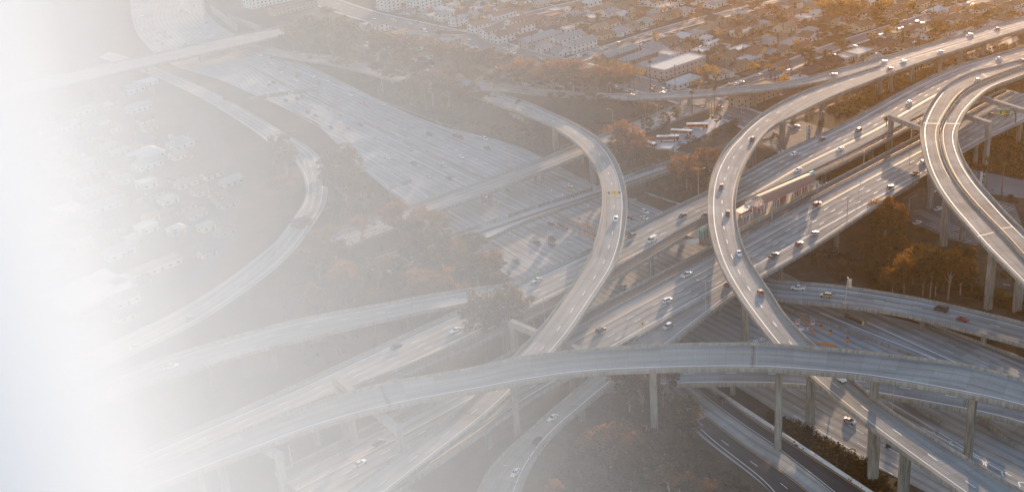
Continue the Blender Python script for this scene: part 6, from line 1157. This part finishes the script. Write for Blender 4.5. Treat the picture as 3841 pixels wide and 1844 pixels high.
def tree_proto(kind, mat, seed, bark):
    """unit tree: height 10"""
    g = random.Random(seed); t = MB(); cl = []
    if kind == 'euc':
        nb = g.randint(4, 6); t.tube([(0, 0, -.3), (g.uniform(-.2, .2), g.uniform(-.2, .2), 2.4), (g.uniform(-.4, .4), g.uniform(-.4, .4), 4.6)], [.16, .12, .09], 6)
        for k in range(nb):
            a = 2 * math.pi * (k + g.random() * .5) / nb; r_ = g.uniform(.9, 2.3); z = g.uniform(6.2, 9.0); t.tube([(0, 0, g.uniform(2.2, 4.3)), (math.cos(a) * r_ * .5, math.sin(a) * r_ * .5, z * .72), (math.cos(a) * r_, math.sin(a) * r_, z)], [.08, .05, .02], 5)
            for j in range(g.randint(6, 8)): cl.append((math.cos(a) * r_ + g.uniform(-.9, .9), math.sin(a) * r_ + g.uniform(-.9, .9), z + g.uniform(-2.2, .8), g.uniform(.55, 1.0)))
        cl.append((0, 0, 8.9, .9)); cl.append((.3, .2, 7.6, .8))
        for k in range(9): a = g.random() * 6.28; cl.append((math.cos(a) * 1.3, math.sin(a) * 1.3, g.uniform(4.0, 6.6), g.uniform(.45, .8)))
        return t, leaves(cl, 80, .2, seed), M_BARK
    if kind == 'broad':
        t.tube([(0, 0, -.3), (0, 0, 3.2)], [.38, .28], 6)
        for k in range(5): a = 6.28 * k / 5 + g.random(); t.tube([(0, 0, 2.6), (math.cos(a) * 1.6, math.sin(a) * 1.6, 5.5)], [.18, .07], 5)
        for k in range(26): a = g.random() * 6.28; r_ = 3.3 * math.sqrt(g.random()); z = 6.2 + (1 - (r_ / 3.5) ** 2) * g.uniform(-2.2, 2.6); cl.append((math.cos(a) * r_, math.sin(a) * r_, z, g.uniform(.7, 1.25)))
        return t, leaves(cl, 40, .26, seed), bark
    if kind == 'round':
        t.tube([(0, 0, -.3), (0, 0, 3)], [.4, .3], 6)
        for k in range(30): a = g.random() * 6.28; u = g.uniform(-1, 1); r_ = 3.6 * math.sqrt(1 - u * u); cl.append((math.cos(a) * r_ * .85, math.sin(a) * r_ * .85, 5.6 + u * 3.4, g.uniform(.9, 1.4)))
        cl.append((0, 0, 5.8, 2.4)); return t, leaves(cl, 32, .28, seed), bark
    if kind == 'cypress':
        t.tube([(0, 0, -.3), (0, 0, 2)], [.3, .25], 6)
        for k in range(22): z = .8 + 9.0 * k / 22; w_ = 1.15 * math.sin(math.pi * min(1, (z / 10) ** .7)) + .15; a = g.random() * 6.28; cl.append((math.cos(a) * w_ * .4, math.sin(a) * w_ * .4, z, max(.35, w_ * .75)))
        return t, leaves(cl, 60, .2, seed), bark
    if kind == 'bush':
        for k in range(14): a = g.random() * 6.28; r_ = 4 * math.sqrt(g.random()); cl.append((math.cos(a) * r_, math.sin(a) * r_, g.uniform(1.5, 7.0) * (1 - (r_ / 5) ** 2), g.uniform(1.4, 2.3)))
        return t, leaves(cl, 13, .42, seed), bark
def palm_proto(seed):
    g = random.Random(seed); t = MB(); lean = g.uniform(-.25, .25); t.tube([(0, 0, -.3), (lean * .3, 0, 4), (lean, 0, 9.2)], [.17, .12, .11], 7); V = []; F = []
    for k in range(46):
        a = g.random() * 6.28; el_ = g.uniform(-1.35, 1.2); L = g.uniform(.75, 1.1) * (.8 if el_ < -.6 else 1); c = np.array([lean, 0, 9.25]); pr = c; w_ = .05
        for j in range(1, 5):
            e2 = el_ - j * .22; q = pr + np.array([math.cos(a) * math.cos(e2), math.sin(a) * math.cos(e2), math.sin(e2)]) * L / 4; sd_ = np.array([-math.sin(a), math.cos(a), 0]); w2 = (.06, .17, .22, .16, .02)[j]; n0 = len(V); V += [pr - sd_ * w_, pr + sd_ * w_, q + sd_ * w2 + np.array([0, 0, -.04]), q - sd_ * w2 + np.array([0, 0, -.04])]; F.append((n0, n0 + 1, n0 + 2, n0 + 3)); pr = q; w_ = w2
    return t, (V, F), M_PTR
TP = {}
def tree(p, h, kind, lm, place, spread=1.0, name=None):
    sd_ = random.randint(0, 3); k = (kind, lm, sd_)
    if k not in TP:
        if kind == 'palm': t, (V, F), bk = palm_proto(sd_ + 50)
        else: t, (V, F), bk = tree_proto(kind, lm, sd_ * 7 + hash(kind) % 1 + len(kind), M_BARKD)
        root = empty('proto_tree')
        if t.v: obj('trunk', t.me('trunk', bk), root)
        obj('crown', mesh('crown', V, F, LM[lm]), root); hide_proto(root); TP[k] = root
    nm = name or dict(euc='eucalyptus_tree', broad='broadleaf_tree', round='round_tree', cypress='cypress_tree', palm='palm_tree', bush='bush')[kind]
    s = h / 10.0; o = clone(TP[k], nm, (p[0], p[1], p[2]), random.random() * 6.28, (s * spread, s * spread, s))
    dd = dict(e='olive brown', o='sun tinted orange', r='dark green', y='yellow green', c='dark', p='shaggy', b='brown green')[lm]; size = ('small ' if h < 7 else ('' if h < 15 else 'tall ')) if kind != 'bush' else ''
    reg(o, size + dd + ' ' + nm.replace('_', ' '), place, 'bush' if kind == 'bush' else 'tree', 'bushes' if kind == 'bush' else ('palm trees' if kind == 'palm' else 'trees')); return o
SPR = dict(euc=4.4, broad=8.0, round=8.2, cypress=2.4, palm=2.1, bush=10.0)
TREES = []
def trees(kind, lm, place, L, hmin=3, hmax=26):
    for (t, ty, cw) in L:
        b = WT(PX(t)); h = hmin
        for hh in np.arange(hmin, hmax, .5):
            h = hh
            if proj((b[0], b[1], b[2] + hh))[1] <= PX((t[0], t[1], t[2], ty))[1]: break
        dist = math.sqrt(b[0] ** 2 + b[1] ** 2 + CAMH ** 2); wm = (cw / 2.683) / (FPX / dist) if cw else SPR[kind] * h / 10; spread = min(2.6, max(.45, wm / (SPR[kind] * h / 10))) if cw else 1.0
        if kind == 'bush': h = max(1.2, h * .9)
        if kind in ('euc', 'broad'): h *= 1.12
        tree(b, h, kind, lm, place, spread); TREES.append((b[0], b[1], wm / 2))
def tt(c, r, L): return [((c, r, a, b), ty, w_) for a, b, ty, w_ in L]
trees('euc', 'e', 'by the tall bottom centre column', tt(2,3,[(1185,425,-20,330),(1310,465,10,300),(1530,400,-50,280),(1350,640,470,280),(1700,700,360,330)]))
trees('euc', 'o', 'at bottom centre below topmost ramp', tt(2,3,[(1000,990,580,420),(1500,1010,730,520),(1650,880,690,220),(1585,1230,1010,300),(1060,850,735,170),(450,1400,1180,190),(1930,1300,1145,190)]))
trees('euc', 'e', 'at bottom centre below topmost ramp', tt(2,3,[(1200,1230,1080,220),(1350,1010,830,260),(1690,1230,1090,200),(1130,1150,950,200)]))
trees('broad', 'r', 'at bottom centre below topmost ramp', tt(2,3,[(1150,780,560,300),(1450,900,620,300),(1750,800,520,280),(1250,1180,1000,320),(1800,560,380,240),(950,1060,840,260),(1560,1100,900,300),(1420,560,330,220),(700,1237,1080,200),(1830,1150,980,200)]))
trees('broad', 'r', 'beyond the low right overpass', tt(3,2,[(1150,330,160,260),(1350,420,200,260),(1560,420,180,260),(1760,450,190,260),(1920,420,180,240),(2050,480,250,220),(1000,260,100,220),(1250,160,-40,220),(1550,200,-20,240),(1850,330,60,240),(2250,600,430,220),(2450,420,250,200)]))
trees('broad', 'r', 'below the near deck at right', tt(3,1,[(1100,1190,960,220),(1330,1237,1030,220),(1180,1400,1200,240),(1000,1400,1230,200),(800,1450,1300,200)]))
trees('broad', 'r', 'on the bank left of the bus lot', tt(2,1,[(1180,470,260,240),(1400,470,320,220),(1050,480,300,200),(1560,420,300,160),(1300,250,130,140)]))
trees('broad', 'r', 'between rail bridge and crossing ramp', tt(2,1,[(1800,700,500,220),(1950,620,430,220),(1700,640,480,160),(1870,540,360,200)]))
trees('broad', 'r', 'in the foggy left grove', tt(1,2,[(1300,760,540,260),(1500,560,330,260),(1700,560,330,260),(1900,520,280,260),(2100,540,310,260),(1150,640,430,240),(800,480,260,240),(1000,300,100,240),(1300,330,120,240),(1750,280,60,260),(2000,240,20,260),(2200,300,90,240),(1900,780,580,220),(2150,760,560,220)]) + tt(1,1,[(1000,700,500,240),(850,1000,800,240),(1050,1020,830,200),(1600,1180,980,220),(1450,1150,940,220),(600,1237,1100,220)]))
trees('broad', 'r', 'on the foggy freeway bank', tt(1,0,[(1500,760,560,260),(1700,780,580,260),(2000,850,640,260),(2200,880,680,240),(2400,900,700,220),(1900,960,760,240),(2100,1120,920,240),(2350,1150,960,220)]) + tt(2,0,[(900,1080,960,200),(1050,1100,990,180),(650,1060,960,180),(450,1040,930,180),(100,800,640,200),(1180,880,740,150)]))
trees('euc', 'e', 'left of the curved ramp', tt(1,2,[(2330,1150,560,330),(2500,1060,400,300)]) + tt(2,2,[(100,900,490,260),(230,830,610,130),(40,760,420,200)]))
trees('euc', 'o', 'in the foggy left grove', tt(1,2,[(1540,830,520,300),(1740,720,270,380),(1950,640,320,300),(1430,640,380,350),(920,600,190,260),(1900,300,10,400),(2350,330,70,230)]) + tt(1,1,[(300,780,540,260),(1400,1130,830,250),(1700,1140,880,330),(700,1237,1080,260),(1080,1190,960,130)]))
trees('euc', 'e', 'in the foggy left grove', tt(1,2,[(1200,900,470,240),(1250,520,140,250),(680,900,430,200),(1100,480,200,250),(650,360,40,260),(820,240,-40,280),(2100,380,80,350),(1620,260,-10,260),(1400,270,140,260),(2250,420,200,300),(2400,300,140,200),(1750,470,200,250),(1550,480,230,250),(600,1000,720,250),(1000,700,420,200)]) + tt(1,1,[(920,900,450,330),(850,760,200,330),(1100,900,620,220),(300,480,140,200),(330,620,260,220),(480,1150,970,170),(1800,1400,1090,300),(2100,1400,1150,350),(1870,1200,930,160)]))
trees('round', 'r', 'in the foggy left grove', tt(1,2,[(2520,370,265,130),(780,840,720,150)]) + tt(1,1,[(930,420,190,220),(1060,440,340,90)]))
trees('euc', 'e', 'on the foggy freeway bank', tt(1,0,[(1350,640,350,400),(1450,660,370,300),(1900,700,450,250),(2230,740,500,260),(2400,760,560,250),(2530,760,560,220),(930,700,560,180),(1230,760,640,180),(1370,840,690,260),(1570,1000,800,190),(1780,1060,740,330),(1950,1090,800,220),(2180,1160,860,160),(2080,1010,880,190),(1700,900,780,200),(2060,690,520,220)]))
trees('broad', 'r', 'in the dark upper left grove', tt(1,0,[(420,430,190,300),(560,480,140,300),(700,500,130,300),(850,520,160,300),(960,560,200,260),(500,560,330,260),(640,590,360,260),(780,600,380,260),(900,640,420,220),(720,200,70,200),(880,260,150,160),(380,520,260,200)]))
trees('cypress', 'c', 'behind the bank at upper left', tt(1,0,[(2060,660,430,160)]))
trees('euc', 'o', 'between avenue and narrow connector', tt(2,0,[(230,870,700,260),(420,930,650,350),(620,960,640,320),(800,940,710,260),(950,930,690,320),(1080,900,720,220),(150,860,620,200),(30,880,640,200)]))
trees('euc', 'e', 'between avenue and narrow connector', tt(2,0,[(330,900,700,240),(520,930,680,240),(700,960,720,220),(870,930,760,200),(1000,930,740,200),(120,900,700,220),(790,1010,910,120),(1120,890,780,160)]))
trees('broad', 'y', 'in front of the brown apartments', tt(2,0,[(840,690,560,140),(1000,735,610,210),(1110,775,620,170),(1180,790,630,110),(1290,835,680,120),(900,700,600,120),(1230,780,700,110)]))
trees('round', 'r', 'among the houses at top centre', tt(2,0,[(1050,240,160,140),(720,335,245,150),(1280,175,100,130),(1370,165,70,120),(1220,95,30,100),(1870,185,85,170),(2460,130,10,170),(1800,500,410,130),(2460,420,270,180),(2230,300,200,150),(2310,295,200,130),(1480,285,230,80),(1720,490,430,110),(680,200,150,60),(2440,300,190,100)]))
trees('broad', 'y', 'among the houses at top centre', tt(2,0,[(1930,830,650,230),(2050,855,660,210),(1860,905,810,120),(2440,745,630,150),(2060,640,570,120),(1215,455,405,70),(180,655,600,90),(320,680,610,110),(1400,150,90,110),(1300,190,120,100)]))
trees('round', 'r', 'along the bus lot kerb', tt(2,0,[(1660,1205,1070,150),(1530,1290,1130,150),(2060,1240,1140,110),(2230,1290,1180,140)]) + tt(2,1,[(1360,100,-60,150),(1700,245,190,80),(1800,215,130,140),(1870,205,150,90),(1945,168,130,50),(2010,160,110,80),(2070,145,40,110),(2200,100,-10,150)]))
trees('euc', 'o', 'on the bank left of the bus lot', tt(2,1,[(1150,400,30,280),(1240,410,100,250),(1300,330,170,180)])); trees('euc', 'e', 'on the bank left of the bus lot', tt(2,1,[(1080,420,200,200),(1200,430,240,200),(1350,400,280,160),(1480,400,290,150)]))
trees('euc', 'o', 'between rail bridge and crossing ramp', tt(2,1,[(1760,650,360,240),(1990,490,290,260),(1900,440,320,160)]))
trees('broad', 'r', 'among the houses at top right', tt(3,0,[(380,620,490,200),(580,645,500,160),(740,570,380,180),(480,720,580,140),(600,680,590,120),(1030,600,540,120),(1270,300,215,120),(2190,245,150,150),(1640,190,110,90),(1800,110,20,150),(550,460,350,120),(460,610,520,140)]))
trees('round', 'r', 'among the houses at top right', tt(3,0,[(750,385,260,220),(1690,400,195,160),(1255,530,450,80),(640,225,20,220),(740,225,10,220),(860,235,40,170),(400,290,190,140),(520,290,195,90),(1060,450,400,60)]))
trees('broad', 'y', 'among the houses at top right', tt(3,0,[(570,110,0,180),(700,110,-10,200),(840,120,0,180),(1200,380,270,70),(2090,200,140,110),(1260,240,210,90),(60,640,570,80),(950,110,20,140),(1180,100,0,160),(10,720,640,90)]))
trees('cypress', 'c', 'towering over the houses at top right', tt(3,0,[(1100,270,-20,210),(1060,230,20,150),(1200,380,265,70)]))
trees('cypress', 'c', 'in a row by the apartment block', tt(2,0,[(2225,1055,945,22),(2255,1060,940,22),(2290,1062,945,22),(2200,1045,960,20)]) + tt(3,0,[(30,835,730,24),(75,835,735,24),(108,830,750,20)]))
trees('bush', 'b', 'on the upper right bank', tt(3,0,[(1250,860,750,180),(1150,960,870,200),(1000,1095,930,230),(850,1150,1000,180),(1560,745,690,90),(1640,710,645,90),(1400,860,770,180),(2300,570,500,200),(2420,530,460,180),(1500,800,740,150),(1330,900,840,160),(1080,1000,930,160),(1750,720,670,150),(1900,660,610,150),(2050,620,570,150),(2180,590,530,150)]))
trees('euc', 'o', 'below the near deck at right', tt(3,1,[(1180,1130,780,210),(1290,1160,860,190),(1230,1330,1160,200),(1370,1330,1180,170),(920,1290,1200,100)]))
trees('euc', 'o', 'beyond the low overpass at right', tt(3,2,[(1460,390,100,180),(1510,300,0,230),(1370,470,150,170),(1250,480,240,160),(1810,540,70,260),(1720,300,60,150)]))
trees('euc', 'e', 'beyond the low overpass at right', tt(3,2,[(1220,215,20,160),(1630,520,60,200),(1690,500,250,140),(1940,490,150,200),(2000,310,20,170),(1900,250,40,170),(1560,500,200,150),(1320,330,100,150)]))
trees('bush', 'b', 'beyond the low right overpass', tt(3,2,[(800,250,120,260),(950,300,180,240),(650,230,130,200),(1050,380,270,200),(500,180,60,180),(720,340,260,160),(1150,440,350,160),(1400,560,470,160),(2200,520,420,200),(2350,560,450,200)]))
trees('bush', 'r', 'on the bottom right planted strip', tt(3,3,[(385,620,545,120),(560,720,670,100),(700,820,770,110),(850,900,850,100),(1000,1000,940,110),(1180,1110,1050,110),(1215,800,750,90),(300,560,500,90),(1320,1180,1120,110)]))
trees('bush', 'r', 'in the lots under the decks', tt(3,1,[(80,150,70,130),(5,360,320,80),(2520,130,20,160),(2480,250,150,180),(2560,60,-60,160),(2480,800,740,110),(2440,760,700,90),(1400,1050,990,140),(1550,1090,1040,140),(1650,1130,1080,140)]))
trees('palm', 'p', 'at top centre', tt(2,0,[(1232,935,600,0),(1395,898,605,0),(915,645,530,0),(1070,645,535,0),(470,665,430,0),(210,565,335,0),(95,505,295,0),(1735,335,245,0),(1445,425,320,0),(1495,260,170,0),(1230,365,240,0),(2025,215,70,0),(1990,215,90,0),(2215,185,60,0),(2060,210,80,0)]))
trees('palm', 'p', 'at the crossroads', tt(2,0,[(1815,1232,900,0),(1955,1080,870,0),(2040,1145,870,0),(2055,905,785,0),(2315,1205,1035,0),(2440,1075,960,0),(1985,1180,1000,0)]))
trees('palm', 'p', 'along the avenue at upper left', tt(1,0,[(1725,135,75,0),(1830,265,140,0),(1915,305,150,0),(2035,355,150,0),(2145,305,160,0),(1645,560,370,0),(2410,640,520,0),(2560,385,270,0),(1400,110,30,0)]))
trees('palm', 'p', 'at right between the ramps', tt(3,0,[(455,1240,1070,0)]) + tt(3,1,[(1185,310,-70,0),(2190,705,330,0),(2350,745,385,0)]))
# the streets' own garden trees, hedges and garden walls
def free(x, y, rad): return all(math.hypot(x - a, y - b) > c + rad for a, b, c in HOUSES)
cnt = 0
for _ in range(5200):
    if cnt >= 330: break
    hx, hy, hr = random.choice(HOUSES); x, y = hx + random.uniform(-20, 20), hy + random.uniform(-20, 20); px, py = proj((x, y, PLAT))
    if not (1450 < px < 3860 and -15 < py < 430) or terrain(x, y) < PLAT - .05 or not free(x, y, .6) or not clear(x, y, 1.5) or any(math.hypot(x - a, y - b) < c * .7 + 1.5 for a, b, c in TREES): continue
    k = random.random(); kind, lm = ('round', 'r') if k < .38 else (('broad', 'r') if k < .62 else (('broad', 'y') if k < .8 else (('bush', 'b') if k < .92 else ('cypress', 'c')))); h = dict(round=(3.5, 8), broad=(4.5, 10), bush=(1.2, 2.4), cypress=(4, 9))[kind]
    tree((x, y, PLAT - .06), random.uniform(*h), kind, lm, 'in a garden at top centre' if px < 2880 else 'in a garden at top right', random.uniform(.8, 1.1)); TREES.append((x, y, 2)); cnt += 1
gl_ = random.Random(11); lh = [h for h in HOUSES if h[0] < -40 and h[1] < 900 and terrain(h[0], h[1]) < 1]
for _ in range(90):
    hx, hy, hr = gl_.choice(lh); x, y = hx + gl_.uniform(-17, 17), hy + gl_.uniform(-17, 17)
    if free(x, y, 1.5) and clear(x, y, 3, ('r10', 'r13', 'g110'), 1): tree((x, y, -.06), gl_.uniform(4, 9), gl_.choice(('round', 'broad')), gl_.choice('rry'), 'among the foggy left houses', 1.0)
M_LAWN = plain('dry_lawn', (.075, .070, .030), 1, .35, .5, spec=.1); M_DRIVE = plain('driveway', (.30, .28, .26), .9, .2, .5); M_DIRT = plain('bare_yard', (.15, .11, .08), 1, .3, .4, spec=.1)
ym = MB()
for k, (hx, hy, hr) in enumerate(HOUSES):
    if terrain(hx, hy) < PLAT - .05: continue
    ca_, sa_ = math.cos(HU), math.sin(HU); g = random.Random(k)
    for dx, dy, lx, ly, mi in ((g.uniform(-2, 2), -hr - 3.2, 13, 6, g.choice((0, 0, 2))), (g.uniform(-2, 2), hr + 2.5, 14, 6.5, g.choice((0, 2, 1))), (hr + .8, g.uniform(-2, 2), 3.0, 17, 1)):
        x, y = hx + dx * ca_ - dy * sa_, hy + dx * sa_ + dy * ca_
        if not clear(x, y, 3.5, ('s1', 's2', 's3', 's4'), 0) or terrain(x, y) < PLAT - .05: continue
        z = PLAT + .0 + .004 * (k % 9) + .04 * (mi + 0) * .3; ym.add([(x + (sx * lx / 2) * ca_ - (sy * ly / 2) * sa_, y + (sx * lx / 2) * sa_ + (sy * ly / 2) * ca_, z) for sx, sy in ((-1, -1), (1, -1), (1, 1), (-1, 1))], [(0, 1, 2, 3)], mi)
tag(obj('yards', ym.me('yards', [M_LAWN, M_DRIVE, M_DIRT])), kind='structure')
gwn = 0
for k, (hx, hy, hr) in enumerate(list(HOUSES)):
    if k % 3 or terrain(hx, hy) < PLAT - .05 or gwn > 80: continue
    ca_, sa_ = math.cos(HU), math.sin(HU); dy = hr + 5.2; x, y = hx - dy * sa_, hy + dy * ca_
    if not free(x, y, 1) or not clear(x, y, 6) : continue
    px, py = proj((x, y, PLAT)); 
    if not (1450 < px < 3860): continue
    m = MB(); L = random.uniform(9, 15); m.box(-L / 2, L / 2, -.12, .12, -.3, 1.7); m.box(-L / 2 - .05, L / 2 + .05, -.17, .17, 1.7, 1.8); wc = random.choice('wwctgb'); reg(obj('garden_wall', m.me('garden_wall', WALL[wc][1]), None, (x, y, PLAT), HU), '%s garden wall' % WALL[wc][0], 'at top centre' if px < 2880 else 'at top right', 'wall', 'garden walls'); gwn += 1
# ground cover: dry scrub on the banks and slopes
def scrub(polys, n_, size, mat, seed, name='undergrowth', hh=.5):
    g = np.random.default_rng(seed); V = []; F = []
    for pg in polys:
        Q = [PX(p) for p in pg]; xs_ = [q[0] for q in Q]; ys_ = [q[1] for q in Q]; c = 0; tries = 0
        while c < n_ and tries < n_ * 8:
            tries += 1; x, y = g.uniform(min(xs_), max(xs_)), g.uniform(min(ys_), max(ys_)); ins = False; j = len(Q) - 1
            for i in range(len(Q)):
                if (Q[i][1] > y) != (Q[j][1] > y) and x < (Q[j][0] - Q[i][0]) * (y - Q[i][1]) / (Q[j][1] - Q[i][1]) + Q[i][0]: ins = not ins
                j = i
            if not ins: continue
            w_ = WT((x, y)); r0 = g.uniform(.5, 1.6)
            for _ in range(int(9 * r0)):
                p = w_ + np.array([g.normal() * r0 * .6, g.normal() * r0 * .6, abs(g.normal()) * hh * r0]); a = g.normal(size=3); a /= np.linalg.norm(a); b = np.cross(a, g.normal(size=3)); b /= np.linalg.norm(b); s = size * g.uniform(.6, 1.4); n0 = len(V); V += [p - a * s, p - b * s * .7, p + a * s, p + b * s * .7]; F.append((n0, n0 + 1, n0 + 2, n0 + 3))
            c += 1
    tag(obj(name, mesh(name, V, F, mat)), kind='stuff')
scrub([[(1,0,900,700),(1,0,1500,860),(1,0,2200,1000),(1,0,2576,1120),(2,0,100,1237),(2,1,300,60),(2,1,450,380),(1,1,2576,180),(1,1,1800,-20),(1,0,1200,950)], [(2,0,700,1000),(2,0,1300,1000),(2,0,1550,1090),(2,0,1150,1237),(2,1,850,120),(2,0,400,1100)], [(2,1,1200,500),(2,1,2000,260),(2,1,1970,640),(2,1,1700,760),(2,1,1350,640)]], 750, .45, LM['b'], 3)
scrub([[(3,2,150,120),(3,2,900,130),(3,2,1500,300),(3,2,2050,520),(3,2,2576,700),(3,2,2576,560),(3,2,2100,400),(3,2,1400,250),(3,2,600,60)], [(3,1,1950,330),(3,1,2200,150),(3,1,2560,60),(3,1,2576,560),(3,1,2000,440)], [(3,0,700,1180),(3,0,1500,830),(3,0,1900,660),(3,0,2400,500),(3,0,2400,440),(3,0,1400,700),(3,0,600,1080)]], 750, .45, LM['b'], 4)
scrub([[(2,3,700,560),(2,3,1100,220),(2,3,1500,480),(2,3,1780,640),(2,3,2400,1237),(2,3,300,1237)], [(3,3,0,430),(3,3,400,600),(3,3,1000,950),(3,3,1280,1237),(3,3,1050,1237),(3,3,0,560)], [(2,2,2400,1000),(2,3,1750,150),(2,3,1400,150)]], 620, .4, LM['b'], 5)
scrub([[(1,1,700,450),(1,1,1000,420),(1,1,1700,1100),(1,2,2300,500),(1,2,1900,800),(1,2,500,1237),(1,2,100,800),(1,1,700,1100)]], 350, .5, LM['b'], 6)

finish_labels(); drop_protos()
# ------------------------------------------------------------------ air: an even haze round everything, and an added fog wedge imitating a white fade at left
def volume(name, dens, col, g):
    m = bpy.data.materials.new(name); m.use_nodes = True; n = m.node_tree; n.nodes.clear(); out = n.nodes.new('ShaderNodeOutputMaterial')
    v = n.nodes.new('ShaderNodeVolumePrincipled'); v.inputs['Density'].default_value = dens; v.inputs['Color'].default_value = (*col, 1); v.inputs['Anisotropy'].default_value = g
    n.links.new(v.outputs[0], out.inputs[1]); m.cycles.homogeneous_volume = True; return m
hb = MB(); hb.box(-9500, 9500, -3500, 9900, -1.5, 232)
tag(obj('haze', hb.me('haze', volume('haze', HAZE_D, (1.0, .70, .45), .78))), 'thin warm haze filling the air over the whole interchange and housing', 'haze', kind='stuff')
# added fog wedge, shaped to imitate a flat white fade, between the viewpoint and the west side: thick at the left, thinning to nothing at the right
tau = [(-.62, 9.0), (-.50, 7.0), (-.44, 5.2), (-.41, 3.4), (-.36, 1.75), (-.30, 1.08), (-.24, .82), (-.18, .66), (-.11, .53), (-.05, .44), (0.0, .36), (.04, .28), (.09, .19), (.15, .11), (.21, .055), (.27, .02), (.33, .0)]
FY = 150.0
front = [(u * FY, FY) for u, t in tau]; back = []
for u, t in tau:
    th = t / FOG_D / math.sqrt(1 + u * u) / 1.04; back.append((u * (FY + th), FY + th))
poly = front + back[::-1][1:]
fb = MB(); fb.prism(poly, -1.2, 229)
tag(obj('fade_fog_wedge', fb.me('fade_fog_wedge', volume('fog', FOG_D, (.848, .914, .997), -.28))), 'added white fog wedge imitating a white fade over the left', 'fog', kind='stuff')
